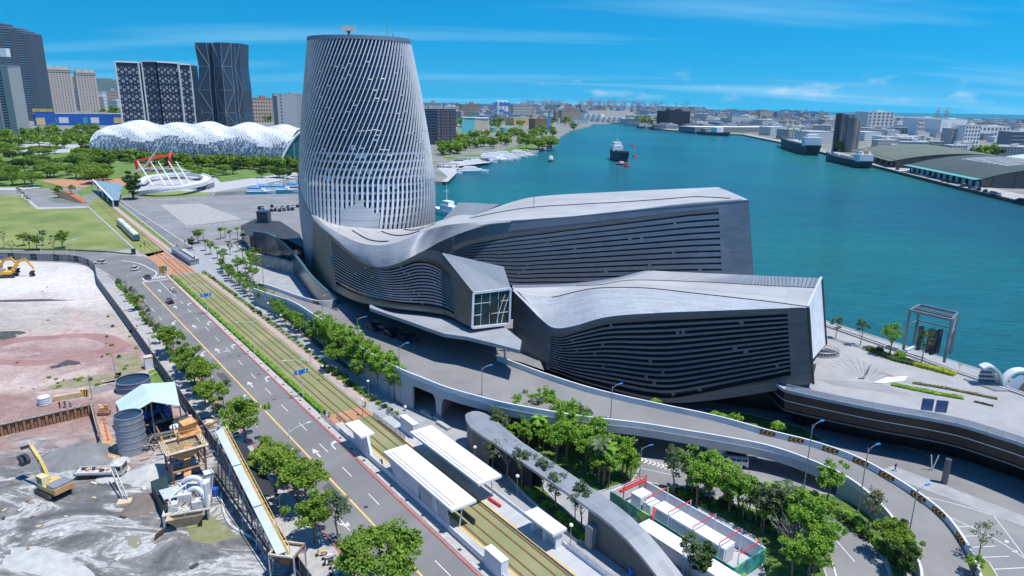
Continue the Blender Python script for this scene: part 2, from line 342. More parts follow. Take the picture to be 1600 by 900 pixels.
LA = SHORE+[g(330, 309), g(336, 301), g(400, 297), g(440, 287), g(480, 277), g(690, 284), g(700, 277), g(683, 262), g(700, 252), g(760, 250), g(800, 243), g(828, 240), g(845, 233), g(866, 226), g(876, 212), g(893, 203), g(922, 196.5), g(925, 193.3), g(955, 192.6)]
FAR_L = [Vector((700, 13500, 0)), Vector((-5000, 12000, 0)), Vector((-8500, 8000, 0)), Vector((-7000, 600, 0)), Vector((-600, -60, 0)), Vector((-100, -60, 0)), Vector((150, -40, 0))]
sheet(LA+FAR_L, 0, M_land, 'ground', PIT)
mb = MB(); wallrun(mb, SHORE[1:]+[g(330, 309)], .8, -4, -.02); wallrun(mb, LA[11:], .8, -4, -.02); struct(mb.build('quay_wall', M_quay))
LB = [g(985, 192.6), g(1000, 196), g(1035, 202), g(1110, 208), g(1160, 210), g(1215, 221), g(1290, 239), g(1385, 263), g(1480, 287), g(1620, 320), g(1800, 362), g(2300, 480), Vector((6000, 1200, 0)), g(2600, 205), g(1600, 189), g(1500, 185), g(1400, 181.5), g(1290, 180), g(1180, 176), g(1060, 172)]
LB = LB[:-1]+[Vector((3600, 10500, 0)), Vector((700, 13400, 0)), g(955, 191.8)]
sheet(LB, 0, M_land, 'opposite_bank_ground')
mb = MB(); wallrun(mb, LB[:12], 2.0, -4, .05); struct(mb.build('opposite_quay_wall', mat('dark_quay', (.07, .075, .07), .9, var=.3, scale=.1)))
near = [p for p in LB[2:12]]
inn = [p+Vector((.72, .69, 0)).normalized()*(38 if i > 3 else 24) for i, p in enumerate(near)]
mb = MB(); P = [Vector((p.x, p.y, .02)) for p in near]; Q = [Vector((p.x, p.y, .02)) for p in inn]; ribbon(mb, Q, P); struct(mb.build('quay_apron', M_quay))
def psheet(px, z, m, name, zz=0): return sheet([g(a, b, zz) for a, b in px], z, m, name)
near_zone = [g(-400, 398), g(0, 392), g(160, 396), g(300, 372), g(480, 378), Vector((-60, 330, 0)), Vector((22, 303, 0)), Vector((66, 256, 0)), Vector((94.5, 195, 0)), Vector((126, 140, 0)), Vector((168, 62, 0)), Vector((150, 10, 0)), Vector((-100, 10, 0))]
sheet([near_zone[i] for i in range(len(near_zone))]+[Vector((-400, 60, 0))], .004, M_pave, 'pavement', PIT)
road = [sn(-90, 2.95), sn(0, 2.95), sn(38, 3.3), sn(97, 3.6), sn(176, 4.2), g(262, 417), g(226, 401), g(165, 396), g(100, 392.5), g(0, 391.5), g(-160, 390), g(-160, 405), g(0, 405), g(100, 407.5), g(142, 412), g(170, 428), g(196, 452), sn(100, -10.1), sn(30, -9.9), sn(-90, -9.9)]
sheet(road, .012, M_asph, 'road')
mb = MB(); P = [sn(-90, 3.12), sn(0, 3.12), sn(38, 3.47), sn(97, 3.77), sn(176, 4.37)]; wallrun(mb, P, .34, 0, .13); struct(mb.build('red_kerb', M_red))
mb = MB(); P = [sn(-90, -10.0), sn(30, -10.0), sn(100, -10.25), g(196, 453), g(168, 429)]; wallrun(mb, P, .3, 0, .13); struct(mb.build('left_kerb', M_red))
P1 = [sn(-90, 3.3, .12), sn(38, 3.65, .12), sn(97, 3.95, .12), sn(175, 4.5, .12)]; P2 = [sn(-90, 4.85, .12), sn(38, 5.0, .12), sn(97, 5.25, .12), sn(175, 5.6, .12)]
mb = MB(); ribbon(mb, P1, P2); struct(mb.build('kerb_walk', mat('kerb_walk_tiles', (.40, .38, .36), .9, var=.2, scale=1.2)))
P1 = [sn(s, -16.2, .11) for s in (-90, 40, 120, 178)]; P2 = [sn(-90, -10.15, .11), sn(40, -10.2, .11), sn(120, -10.4, .11), sn(170, -10.5, .11)]
mb = MB(); ribbon(mb, P1, P2); struct(mb.build('left_sidewalk', mat('sidewalk_tiles', (.36, .35, .34), .9, var=.2, scale=.8)))
def yn(s): return lerp(-3.12, -4.1, max(0, min(1, s/165)))
lines = MB(); yl = MB()
def dash(mb, s0, s1, n, w=.15, z=.02, n1=None):
 n1 = n if n1 is None else n1
 mb.face([sn(s0, n-w/2, z), sn(s0, n+w/2, z), sn(s1, n1+w/2, z), sn(s1, n1-w/2, z)])
ss = [-70, 0, 40, 100, 160, 171]
for a, b in zip(ss, ss[1:]): dash(yl, a, b, yn(a), .32, .02, yn(b))
s = -52.5
while s < 150:
 k = max(0, s)/112; dash(lines, s, s+4, .98*k*.9, .14); dash(lines, s-3.5, s+.5, -6.65-.9*k, .14); s += 10.45
dash(lines, 150, 170, .95, .16); dash(lines, 171, 171.6, .4, 7.6)
for i in range(9): dash(lines, 174, 178, -3+i*.85, .42)
cv = catmull([sn(171, yn(165), .02), g(245, 428, .02), g(233, 419, .02), g(215, 411, .02), g(190, 407, .02)], 5)
A = [p-side(cv, i)*.2 for i, p in enumerate(cv)]; B = [p+side(cv, i)*.2 for i, p in enumerate(cv)]; ribbon(lines, A, B)
def arrow(mb, s, n, kind, f=1, L0=3.4):      # f=1 points away, -1 towards
 def P(a, b): return sn(s+f*a, n+b*(1 if f > 0 else -1), .021)
 def F(*p): mb.face([P(*q) for q in p])
 w = .13
 if kind == 'straight': F((-L0/2, -w), (-L0/2, w), (.5, w), (.5, -w)); F((.2, -.62), (.2, .62), (L0/2+.3, 0))
 if kind == 'right': F((-L0/2, -w), (-L0/2, w), (.4, w+.0), (.7, -w)); F((.15, 0), (.55, -.1), (1.1, .75), (.75, .95)); F((.5, 1.3), (1.55, 1.25), (1.25, .25))
 if kind == 'left': F((-L0/2, -w), (-L0/2, w), (.7, w), (.4, -w)); F((.15, 0), (.55, .1), (1.1, -.75), (.75, -.95)); F((.5, -1.3), (1.55, -1.25), (1.25, -.25))
 if kind == 'merge': F((-L0/2, -.9), (-L0/2+.25, -1.1), (.3, .25), (0, .45)); F((.1, 0), (.1, .5), (1.2, .7), (1.2, .2)); F((1.0, -.4), (1.0, 1.2), (2.1, .5))
for s in (21.5, 60, 86.5, 110, 133, 156): arrow(lines, s, -1.6, 'straight'); arrow(lines, s+1, 1.75 if s < 50 else 2.1, 'right')
for s in (54, 87, 118): arrow(lines, s-.5, -4.9-.004*s, 'merge', -1)
for s in (26, 53, 75): arrow(lines, s-1.5, -8.4, 'straight', -1)
arrow(lines, -1, -7.3, 'left', -1); arrow(lines, 24.5, -5.2, 'merge', -1)
struct(lines.build('lane_markings', M_white)); struct(yl.build('yellow_line', M_yel))
rm = random.Random(3)
for i in range(11):
 s_, n_ = rm.uniform(-25, 165), rm.choice([-8.3, -5, -1.6, 1.6])+rm.uniform(-.5, .5)
 if i % 2: mb = MB(); mb.cyl(sn(s_, n_).x, sn(s_, n_).y, .013, .024, .38, n=14); tag(mb.build('manhole_cover', M_rail2), f'{ORD[i]} round manhole cover in the road, counted at random from the station' if False else 'round dark manhole cover set in the road asphalt', 'manhole cover', 'manhole covers in the road')
 else: sheet([sn(s_, n_-.9), sn(s_+rm.uniform(3, 9), n_-.8), sn(s_+rm.uniform(3, 9), n_+.9), sn(s_-.4, n_+.8)], .0165, M_patch, 'asphalt_patch')
sheet([sn(-90, 7.15), sn(30, 7.15), sn(30, 6.2), sn(100, 6.0), sn(176, 6.2), sn(176, 15.0), sn(100, 14.6), sn(14, 13.3), sn(-90, 13.3)], .016, M_bed, 'track_grass')
sheet([sn(30.2, 5), sn(34.8, 5), sn(34.8, 14), sn(30.2, 14)], .02, M_brick, 'track_crossing')
sheet([sn(176, 5.4), sn(220, 5.2), sn(224, 12.6), sn(178, 15)], .02, M_brick, 'junction_paving')
psheet([(137, 322), (160, 303), (178, 318), (262, 392), (232, 401), (210, 390)], .02, mat('track_grass_far', (.13, .19, .04), .95, scale=.09, c2=(.25, .25, .08), stretch=(STREET, (9, 1, 1)), detail=8), 'track_grass_verge')
psheet([(125, 308), (152, 296), (150, 285), (120, 300)], .02, M_grass, 'track_bend_grass')
psheet([(170, 319), (176, 318), (270, 391), (258, 393)], .024, M_pink, 'pink_path')
psheet([(176, 318), (181, 317), (277, 388), (270, 391)], .025, M_grass, 'path_verge')
psheet([(181, 317), (190, 315), (306, 391), (280, 396), (274, 385)], .026, M_asph, 'side_road')
mb = MB()
for a, b in (((136, 322), (208, 388)), ((190, 315), (306, 391)), ((185, 317), (272, 386))): wallrun(mb, resample([g(*a), g(*b)], 20), .6, 0, .2)
struct(mb.build('path_kerb', M_kerb))
mb = MB()
for n in (7.85, 9.3, 11.5, 12.95):
 P = [sn(s, n+(.0 if s < 40 else (s-40)*.006), .05) for s in (-90, 40, 100, 176, 224)]+[sn(300, n+.6+0, .05), sn(395, n+1.2, .05)]
 wallrun(mb, P, .24, -.03, .05)
struct(mb.build('rails', M_rail))
sheet([sn(36, 14.45), sn(100, 14.75), sn(176, 15.1), sn(176, 16.6), sn(100, 16.1), sn(36, 15.9)], .022, M_pink, 'pink_walk')
sheet([sn(36, 15.9), sn(100, 16.1), sn(178, 16.6), sn(178, 18.2), sn(100, 17.9), sn(36, 17.7)], .02, mat('shrub_bed', (.10, .10, .06), .95, scale=.6, c2=(.30, .29, .27)), 'shrub_bed')
psheet([(455, 482), (630, 603), (646, 624), (628, 634), (520, 562), (430, 487), (420, 470)], .03, M_soil, 'tree_bed')
psheet([(-220, 303), (38, 305), (62, 326), (136, 324), (205, 390), (130, 389), (0, 388), (-240, 387)], .01, M_lawn, 'lawn')
psheet([(-220, 294), (30, 297), (54, 301), (84, 316), (137, 321), (136, 324), (62, 326), (38, 305), (-220, 303)], .015, M_asph2, 'drive')
psheet([(30, 303.5), (36, 302.5), (60, 324), (136, 322.4), (136, 324.5), (58, 327)], .02, M_conc, 'drive_kerb')
psheet([(80, 300), (108, 298), (137, 318), (120, 317), (96, 310)], .02, M_soil, 'flower_bed')
psheet([(100, 299), (106, 298), (137, 316), (130, 317)], .03, mat('orange_flowers', (.45, .12, .03), .9, var=.4, scale=1), 'flower_strip')
psheet([(192, 316), (235, 309), (470, 302.5), (492, 360), (480, 378), (330, 384), (300, 385)], .01, M_asph2, 'parking_field')
psheet([(250, 320), (315, 318), (378, 342), (292, 353)], .014, mat('worn_asphalt', (.27, .27, .26), .9, scale=.3, c2=(.38, .37, .35), detail=8), 'worn_parking')
pl = MB()
for (x0, y0, x1, y1, k) in ((292, 355, 385, 346, 12), (330, 366, 420, 352, 10), (400, 312, 470, 306, 9), (385, 330, 470, 322, 10), (225, 312, 330, 309, 10)):
 a, b = g(x0, y0, .02), g(x1, y1, .02); d = (b-a); L_ = d.length; d.normalize(); p = Vector((-d.y, d.x, 0))
 for i in range(k):
  c = a+d*L_*i/(k-1); pl.face([c-d*.12-p*2.6, c+d*.12-p*2.6, c+d*.12+p*2.6, c-d*.12+p*2.6][::-1])
 c = (a+b)/2; pl.face([a-p*.1, b-p*.1, b+p*.1, a+p*.1])
struct(pl.build('parking_lines', mat('faded_paint', (.5, .5, .48), .8)))
psheet([(-300, 210), (140, 212), (470, 262), (470, 276), (395, 288), (335, 300), (215, 303), (190, 306), (150, 292), (100, 294), (30, 295), (-300, 292)], .006, M_grass, 'park_grass')
psheet([(60, 281), (190, 279), (205, 290), (105, 293)], .012, M_brick, 'park_terrace')
psheet([(190, 279), (330, 270), (345, 285), (470, 268), (470, 276), (395, 290), (335, 300), (215, 303)], .012, M_conc, 'park_promenade')
psheet([(225, 303), (265, 297), (325, 301), (325, 305), (225, 310)], .016, M_lawn, 'promenade_grass')
psheet([(20, 228), (60, 222), (140, 226), (140, 236), (40, 242)], .012, M_conc, 'park_plaza')
psheet([(-300, 295), (-300, 292), (30, 293), (60, 290), (62, 293), (30, 297)], .02, M_kerb, 'park_path')
psheet([(470, 440), (640, 470), (1000, 600), (1330, 668), (1480, 725), (1680, 790), (1680, 1000), (1300, 1000), (1260, 800), (1150, 770), (960, 748), (930, 712), (800, 660), (760, 660), (640, 610), (560, 545)], .010, M_asph2, 'service_road')
psheet([(1395, 728), (1480, 760), (1640, 822), (1640, 838), (1480, 778), (1370, 738)], .03, M_pave, 'podium_walk')
psheet([(935, 705), (1005, 722), (1110, 745), (1260, 770), (1340, 805), (1375, 850), (1395, 920), (1300, 920), (1278, 860), (1235, 810), (1140, 783), (1050, 765), (955, 752)], .014, M_asph2, 'lower_road')
mb = MB()
def lane(px, w, z=.024):
 cv = catmull([g(a, b, z) for a, b in px], 6); A = [p-side(cv, i)*w/2 for i, p in enumerate(cv)]; B = [p+side(cv, i)*w/2 for i, p in enumerate(cv)]; ribbon(mb, A, B)
lane([(1262, 789), (1290, 797), (1322, 815), (1352, 842), (1378, 870), (1392, 905)], .22)
lane([(1286, 860), (1300, 878), (1308, 905)], .2); lane([(1308, 846), (1322, 862), (1336, 878)], .14)
lane([(1430, 772), (1520, 795), (1640, 835)], .15); lane([(1480, 806), (1560, 845), (1640, 900)], .15); lane([(1548, 800), (1560, 815), (1600, 868), (1630, 905)], .12)
lane([(1495, 823), (1530, 822)], .12); lane([(1500, 838), (1528, 837)], .12); lane([(1520, 855), (1555, 853)], .14); lane([(1530, 871), (1577, 869)], .14); lane([(1540, 890), (1600, 887)], .16)
lane([(1440, 760), (1452, 764)], .5); lane([(1570, 845), (1576, 847)], .7); lane([(1582, 860), (1590, 863)], .7)
for i in range(9):
 a = g(1000+i*6.5, 718+i*1.9, .024); d = Vector((.9, -.3, 0)); p = Vector((.3, .9, 0))
 mb.face([a-p*.8-d*.1, a-p*.8+d*.25, a+d*.75, a+d*.4]); mb.face([a+d*.4, a+d*.75, a+p*.8+d*.25, a+p*.8-d*.1])
lane([(930, 704), (1005, 716), (1085, 735)], .12); lane([(925, 712), (1000, 731), (1060, 744)], .12)
struct(mb.build('service_road_markings', M_white))
def bed(px, m, name, z=.12, kerb=True):
 P = [g(a, b, 0) for a, b in px]; mb = MB(); mb.prism(P, .0, z); o = struct(mb.build(name, m))
 if kerb:
  mb = MB(); Q = [Vector((p.x, p.y, 0)) for p in P]; wallrun(mb, Q+[Q[0]], .25, 0, z+.06); struct(mb.build(name+'_kerb', M_kerb))
M_under = mat('ground_cover', (.035, .07, .015), .95, scale=.8, c2=(.12, .2, .03), detail=8, bump=.5)
bed([(752, 662), (800, 653), (880, 670), (960, 700), (1002, 728), (988, 752), (952, 764), (918, 775), (880, 752), (800, 690)], M_under, 'garden_bed')
bed([(1000, 752), (1060, 764), (1140, 785), (1235, 812), (1276, 860), (1298, 920), (1200, 920), (1180, 840), (1060, 775)], M_under, 'garden_bed')
bed([(1240, 772), (1290, 772), (1345, 790), (1395, 850), (1428, 920), (1400, 920), (1382, 865), (1350, 830), (1300, 795), (1262, 784)], M_under, 'garden_bed')
bed([(765, 712), (775, 706), (835, 752), (922, 838), (917, 850), (900, 846), (820, 775)], M_under, 'planter_bed', .35)
bed([(740, 690), (752, 684), (800, 722), (790, 728)], M_under, 'planter_bed', .3)
bed([(1528, 868), (1545, 880), (1560, 905), (1532, 905)], M_lawn, 'grass_strip')
bed([(1090, 640), (1160, 645), (1250, 668), (1290, 690), (1250, 690), (1150, 662)], M_under, 'garden_bed')
psheet([(690, 245), (760, 240), (860, 215), (858, 226), (800, 241), (700, 250)], .012, M_grass, 'marina_grass')
psheet([(690, 284), (700, 276), (683, 262), (705, 252), (770, 250), (765, 254), (715, 260), (712, 272), (700, 284)], .02, M_conc, 'marina_quay')
M_hill = mat('hill_forest', (.04, .07, .05), .95, var=.3, scale=.002)
def hill(x0, x1, y, h, seed, name):
 rnd = random.Random(seed); n = 40; a = [rnd.uniform(0, 6) for _ in range(6)]; vs = []; fs = []
 for i in range(n+1):
  t = i/n; x = lerp(x0, x1, t); e = math.sin(PI*t)**.6
  z = h*e*(.75+.12*math.sin(7*t+a[0])+.08*math.sin(17*t+a[1])+.05*math.sin(41*t+a[2]))
  for q, (dy, k) in enumerate(((-1200, 0), (-600, .45), (0, 1), (900, .3), (1500, 0))): vs.append((x*(y+dy)/y if False else x, y+dy, z*k*(1+.1*math.sin(9*t+q))))
 for i in range(n):
  for q in range(4): fs.append((i*5+q, (i+1)*5+q, (i+1)*5+q+1, i*5+q+1))
 mb = MB(); mb.mesh(vs, fs); return struct(mb.build(name, M_hill, smooth=True))
hill(-8600, -5000, 10500, 440, 3, 'mountain'); hill(-6500, -2400, 11800, 150, 4, 'mountain'); hill(-5200, -800, 12200, 95, 5, 'mountain')
def sitemat():
 m = bpy.data.materials.new('site_soil'); m.use_nodes = True; nt = m.node_tree; N = nt.nodes; L = nt.links; b = N['Principled BSDF']; b.inputs['Roughness'].default_value = .95
 ge = N.new('ShaderNodeNewGeometry'); sp = N.new('ShaderNodeSeparateXYZ'); L.new(ge.outputs['Position'], sp.inputs[0])
 def noise(sc_, d=6, dist=0., rough=.6, mapsc=None):
  nz = N.new('ShaderNodeTexNoise'); nz.inputs['Scale'].default_value = sc_; nz.inputs['Detail'].default_value = d; nz.inputs['Distortion'].default_value = dist; nz.inputs['Roughness'].default_value = rough
  if mapsc:
   mp = N.new('ShaderNodeMapping'); mp.inputs['Scale'].default_value = mapsc; mp.inputs['Rotation'].default_value = (0, 0, rad(-22)); L.new(ge.outputs['Position'], mp.inputs[0]); L.new(mp.outputs[0], nz.inputs[0])
  else: L.new(ge.outputs['Position'], nz.inputs[0])
  return nz
 n1 = noise(.045, 7, .8); n2 = noise(.10, 12, 1.3, .74, (.6, 1.25, 1)); n3 = noise(1.2, 6)
 a = N.new('ShaderNodeMath'); a.operation = 'MULTIPLY_ADD'; a.inputs[1].default_value = 70; L.new(n1.outputs['Fac'], a.inputs[0]); L.new(sp.outputs['Y'], a.inputs[2])
 mr = N.new('ShaderNodeMapRange'); mr.inputs['From Min'].default_value = 85+35; mr.inputs['From Max'].default_value = 260+35; L.new(a.outputs[0], mr.inputs['Value'])
 far = rampnode(N, [(0.0, (.19, .14, .125)), (.16, (.34, .24, .21)), (.24, (.28, .17, .15)), (.34, (.50, .40, .36)), (.42, (.30, .19, .18)), (.5, (.46, .36, .32)), (.6, (.38, .34, .31)), (.72, (.55, .50, .47)), (.8, (.60, .58, .55)), (1, (.50, .48, .46))]); L.new(mr.outputs[0], far.inputs[0])
 grey = rampnode(N, [(.34, (.075, .078, .078)), (.44, (.13, .132, .13)), (.51, (.20, .20, .19)), (.56, (.50, .50, .49)), (.61, (.22, .22, .21)), (.74, (.38, .38, .37))]); L.new(n2.outputs['Fac'], grey.inputs[0])
 sel = N.new('ShaderNodeMapRange'); sel.inputs['From Min'].default_value = 108+32; sel.inputs['From Max'].default_value = 118+35; L.new(a.outputs[0], sel.inputs['Value'])
 mx = N.new('ShaderNodeMix'); mx.data_type = 'RGBA'; L.new(sel.outputs[0], mx.inputs[0]); L.new(grey.outputs[0], mx.inputs[6]); L.new(far.outputs[0], mx.inputs[7])
 v = N.new('ShaderNodeMapRange'); v.inputs['From Min'].default_value = .3; v.inputs['From Max'].default_value = .7; v.inputs['To Min'].default_value = .82; v.inputs['To Max'].default_value = 1.15; L.new(n3.outputs['Fac'], v.inputs['Value'])
 n4 = noise(.4, 8, 1.0, .7); v2 = N.new('ShaderNodeMapRange'); v2.inputs['From Min'].default_value = .35; v2.inputs['From Max'].default_value = .65; v2.inputs['To Min'].default_value = .8; v2.inputs['To Max'].default_value = 1.12; L.new(n4.outputs['Fac'], v2.inputs['Value'])
 mm = N.new('ShaderNodeMath'); mm.operation = 'MULTIPLY'; L.new(v.outputs[0], mm.inputs[0]); L.new(v2.outputs[0], mm.inputs[1])
 mu = N.new('ShaderNodeVectorMath'); mu.operation = 'SCALE'; L.new(mx.outputs[2], mu.inputs[0]); L.new(mm.outputs[0], mu.inputs['Scale']); L.new(mu.outputs[0], b.inputs['Base Color'])
 bp = N.new('ShaderNodeBump'); bp.inputs['Strength'].default_value = .7; bp.inputs['Distance'].default_value = .5; L.new(n4.outputs['Fac'], bp.inputs['Height']); L.new(bp.outputs[0], b.inputs['Normal'])
 return m
M_site = sitemat()
from mathutils import noise as mnoise
SITE = [sn(-60, -16.8), sn(0, -16.8), sn(90, -16.9), sn(176, -17.3), g(150, 428), g(136, 416), g(100, 411), g(0, 407.5), g(-260, 405), Vector((-420, 240, 0)), Vector((-330, 60, 0)), Vector((-120, 20, 0))]
sheet(SITE, .02, M_site, 'site_ground', PIT)
mb = MB(); P = PIT; top = [P[1], P[2], P[3], P[4]]
fl = [Vector((P[0].x, P[0].y, -2.35)), Vector((P[1].x, P[1].y, -2.35)), Vector((P[2].x, P[2].y, -2.35)), Vector((P[3].x, P[3].y, -1.4)), Vector((P[4].x, P[4].y, .02)), Vector((P[5].x, P[5].y, .02)), Vector((P[6].x, P[6].y, .02))]
mb.poly3(fl); struct(mb.build('pit_floor', M_site))
M_rust = mat('rusty_steel', (.20, .09, .05), .85, .2, var=.4, scale=1.2, c2=(.38, .24, .16))
pw = thing('sheet_pile_wall', 'rusty brown sheet pile wall lining the edge of the excavated pit', 'retaining wall')
line = resample([P[0], P[1], P[2], P[3]], .62)
base = MB(); base.box((0, 0, -1.25), (.5, .18, 2.9)); dm = base.data('sheet_pile', M_rust)
for i in range(min(280, len(line)-1)):
 j = len(line)-2-i; a, b = line[j], line[j+1]; d = b-a; nn = Vector((-d.y, d.x, 0)).normalized(); c = (a+b)/2+nn*(.12 if j % 2 else -.12)
 link('sheet_pile', dm, pw, (c.x, c.y, .15), math.atan2(d.y, d.x))
mb = MB(); wallrun(mb, [P[0], P[1], P[2], P[3]], .7, .03, .25); mb.build('capping_beam', mat('capping_concrete', (.38, .37, .36), .9), pw)
def heap(px, py, rx, ry, h, m, label, ang=0, seed=1, name='spoil_heap', cat='heap', z0=0):
 rnd = random.Random(seed); o = g(px, py); n = 26; k = 9; vs = [(0, 0, h)]; fs = []
 ph = [rnd.uniform(0, 6) for _ in range(4)]
 for r in range(1, k+1):
  t = r/k
  for i in range(n):
   a = 2*PI*i/n; q = 1+.13*math.sin(3*a+ph[0])+.08*math.sin(5*a+ph[1])+.05*math.sin(9*a+ph[2])
   z = h*(1-t**1.4)+(.10*h*mnoise.noise(Vector((math.cos(a)*t*3+seed, math.sin(a)*t*3, h))) if t < 1 else -.05)
   vs.append((rx*t*q*math.cos(a), ry*t*q*math.sin(a), max(z, -.05)))
 for i in range(n): fs.append((0, 1+i, 1+(i+1) % n))
 for r in range(k-1):
  for i in range(n): a = 1+r*n+i; b = 1+r*n+(i+1) % n; fs.append((a, a+n, b+n, b))
 mb = MB(); mb.mesh(vs, fs); ob = mb.build(name, m, smooth=True); ob.location = (o.x, o.y, .01+z0); ob.rotation_euler = (0, 0, ang)
 return tag(ob, label, cat)
M_dk = mat('dark_rubble', (.07, .07, .072), .95, var=.4, scale=1.5, bump=1.0)
M_gs = mat('grey_spoil', (.14, .145, .15), .95, scale=.35, c2=(.23, .235, .235), bump=.9, detail=9)
M_gs2 = mat('pale_spoil', (.36, .36, .35), .95, scale=.6, c2=(.50, .5, .48), bump=.9, detail=9)
M_red_s = mat('red_soil', (.24, .13, .12), .95, scale=.2, c2=(.34, .2, .18), bump=.5, detail=8)
ring = MB(); c0 = g(75, 545); n = 48
def ringp(k, r, j): a = 2*PI*k/n; q = 1+.09*math.sin(2*a+j)+.05*math.sin(5*a+2*j); return Vector((c0.x+r*q*math.cos(a)*1.15, c0.y+r*q*math.sin(a)*.8, .03))
for k in range(n): ring.face([ringp(k, 10.5, .4), ringp(k, 15.5, .8), ringp(k+1, 15.5, .8), ringp(k+1, 10.5, .4)])
struct(ring.build('haul_track', M_red_s))
sheet([c0+Vector((x, y, 0)) for x, y in ((-38, 4), (-20, 9), (-14, 2), (-15, -8), (-13, -22), (-16, -34), (-30, -40), (-46, -30))], .026, M_red_s, 'red_earth')
heap(3, 525, 5, 3.6, 1.2, M_dk, 'black rubble pile at the left edge of the dirt lot', .3, 2)
heap(108, 568, 2.6, 1.6, .8, M_dk, 'small black rubble pile in the middle of the pale dirt lot', 0, 3)
heap(89, 573, 1.6, 1, .5, M_dk, 'smaller of the two black rubble scraps on the pale dirt', .5, 4)
heap(118, 716, 6.6, 5.2, 2.2, M_gs, 'dark grey spoil heap behind the yellow excavator', .2, 5)
heap(233, 742, 4.2, 4.2, 1.6, M_gs2, 'pale grey gravel heap beside the orange hopper tower', .4, 6)
heap(222, 790, 2.9, 3.6, .9, mat('brown_spoil', (.17, .14, .12), .95, var=.25, scale=.5, bump=.8), 'low brown soil heap left of the dark green container', .1, 7)
heap(70, 880, 8, 2.5, .5, M_gs2, 'low pale mud ridge at the bottom of the construction lot', -.35, 8)
heap(180, 735, 2.2, 5.0, .6, M_gs2, 'rubble scattered beneath the white crane truck boom', .25, 9)
heap(30, 470, 16, 1.4, .35, M_dk, 'long dark rubble line across the white dirt', .12, 10)
sheet([g(100, 593), g(190, 582), g(186, 596), g(118, 606), g(60, 612)], .03, mat('dry_weeds', (.17, .17, .07), .95, scale=.5, c2=(.30, .25, .19)), 'weed_patch')
sheet([g(180, 555), g(215, 553), g(232, 578), g(180, 590)], .03, mat('dry_weeds', (.17, .17, .07), .95, scale=.5, c2=(.28, .22, .17)), 'dry_weed_patch')
sheet([g(232, 580), g(262, 570), g(272, 592), g(250, 600), g(228, 596)], .03, M_grass, 'weed_patch')
sheet([g(290, 820), g(330, 805), g(372, 838), g(330, 850), g(300, 846)], .03, mat('mossy_mud', (.15, .16, .06), .9, scale=.5, c2=(.25, .25, .14)), 'mossy_puddle')
sheet([g(200, 838), g(218, 836), g(222, 850), g(212, 858), g(200, 852)], .03, mat('muddy_water', (.25, .23, .16), .3, var=.1), 'muddy_puddle')
sheet([g(133, 605), g(188, 592), g(188, 606), g(142, 618)], .03, mat('grey_slab', (.24, .21, .2), .9), 'concrete_slab')
# ================================================= THE TERMINAL
M_skinA = panelmat('brushed_skin', (.27, .29, .32), (.15, .17, .20), w=4.2, h=.8, rough=.62, metal=.2, mortar=.035)
M_skinB = panelmat('pale_skin', (.44, .46, .48), (.24, .26, .28), w=3.4, h=.75, rough=.5, metal=.2, mortar=.035)
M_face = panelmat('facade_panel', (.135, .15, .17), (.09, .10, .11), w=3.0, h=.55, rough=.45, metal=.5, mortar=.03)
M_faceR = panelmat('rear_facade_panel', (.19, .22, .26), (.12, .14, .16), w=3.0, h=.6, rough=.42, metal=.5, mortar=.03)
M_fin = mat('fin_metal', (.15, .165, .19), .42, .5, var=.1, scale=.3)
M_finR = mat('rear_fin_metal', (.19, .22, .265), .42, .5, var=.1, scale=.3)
M_bronze = panelmat('bronze_skin', (.12, .115, .105), (.07, .065, .06), w=2.4, h=.6, rough=.4, metal=.6, mortar=.03)
M_roof = panelmat('roof_sheet', (.46, .455, .44), (.30, .32, .33), w=30, h=1.2, rough=.55, metal=.2, mortar=.05, off=0)
M_corr = panelmat('corrugated_roof', (.30, .32, .34), (.12, .13, .14), w=.75, h=200, rough=.5, metal=.4, mortar=.10, off=0)
M_glass = mat('dark_glass', (.008, .013, .022), .12, 0, var=.5, scale=.12, c2=(.02, .03, .045), spec=.5)
M_glass2 = mat('tower_glass', (.006, .012, .028), .15, 0, scale=.25, c2=(.02, .035, .065), spec=.6)
M_slat = mat('slat_aluminium', (.70, .715, .74), .42, .35, var=.1, scale=.3)
M_trim = mat('dark_trim', (.05, .055, .065), .5, .3)
M_endf = panelmat('white_end_cladding', (.72, .74, .76), (.5, .52, .54), w=3, h=1.0, rough=.5, metal=.1, mortar=.03)
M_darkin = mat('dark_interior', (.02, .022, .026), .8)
T = thing('cruise_terminal', 'grey metal cruise terminal with a slatted tower and swooping louvred wings beside the harbour', 'terminal')
def pt(a):
 px, py, d = a
 return gy(px, py, d) if d > 30 else g(px, py, d)
class Curve:
 def __init__(s, pts, k=8): s.p = catmull(pts, k)
 def __call__(s, t): return along(s.p, t)
def mk(L_, k=8): return Curve([pt(a) for a in L_], k)
def patch(name, A, B, m, nu, nv, flip=False, bulge=0, outn=None, parent=T, smooth=True, u0=0, u1=1, v0=0, v1=1):
 mb = MB()
 def fn(u, v):
  u = lerp(u0, u1, u); v = lerp(v0, v1, v); p = A(u).lerp(B(u), v)
  if bulge: p = p+outn*bulge*4*v*(1-v)
  return p
 mb.grid(fn, nu, nv, flip=flip); return mb.build(name, m, parent, smooth=smooth)
OUT = Vector((-.55, -.83, 0)).normalized()
def interp(tab, u):
 for (a, x), (b, y) in zip(tab, tab[1:]):
  if u <= b: return lerp(x, y, (u-a)/(b-a) if b > a else 0)
 return tab[-1][1]
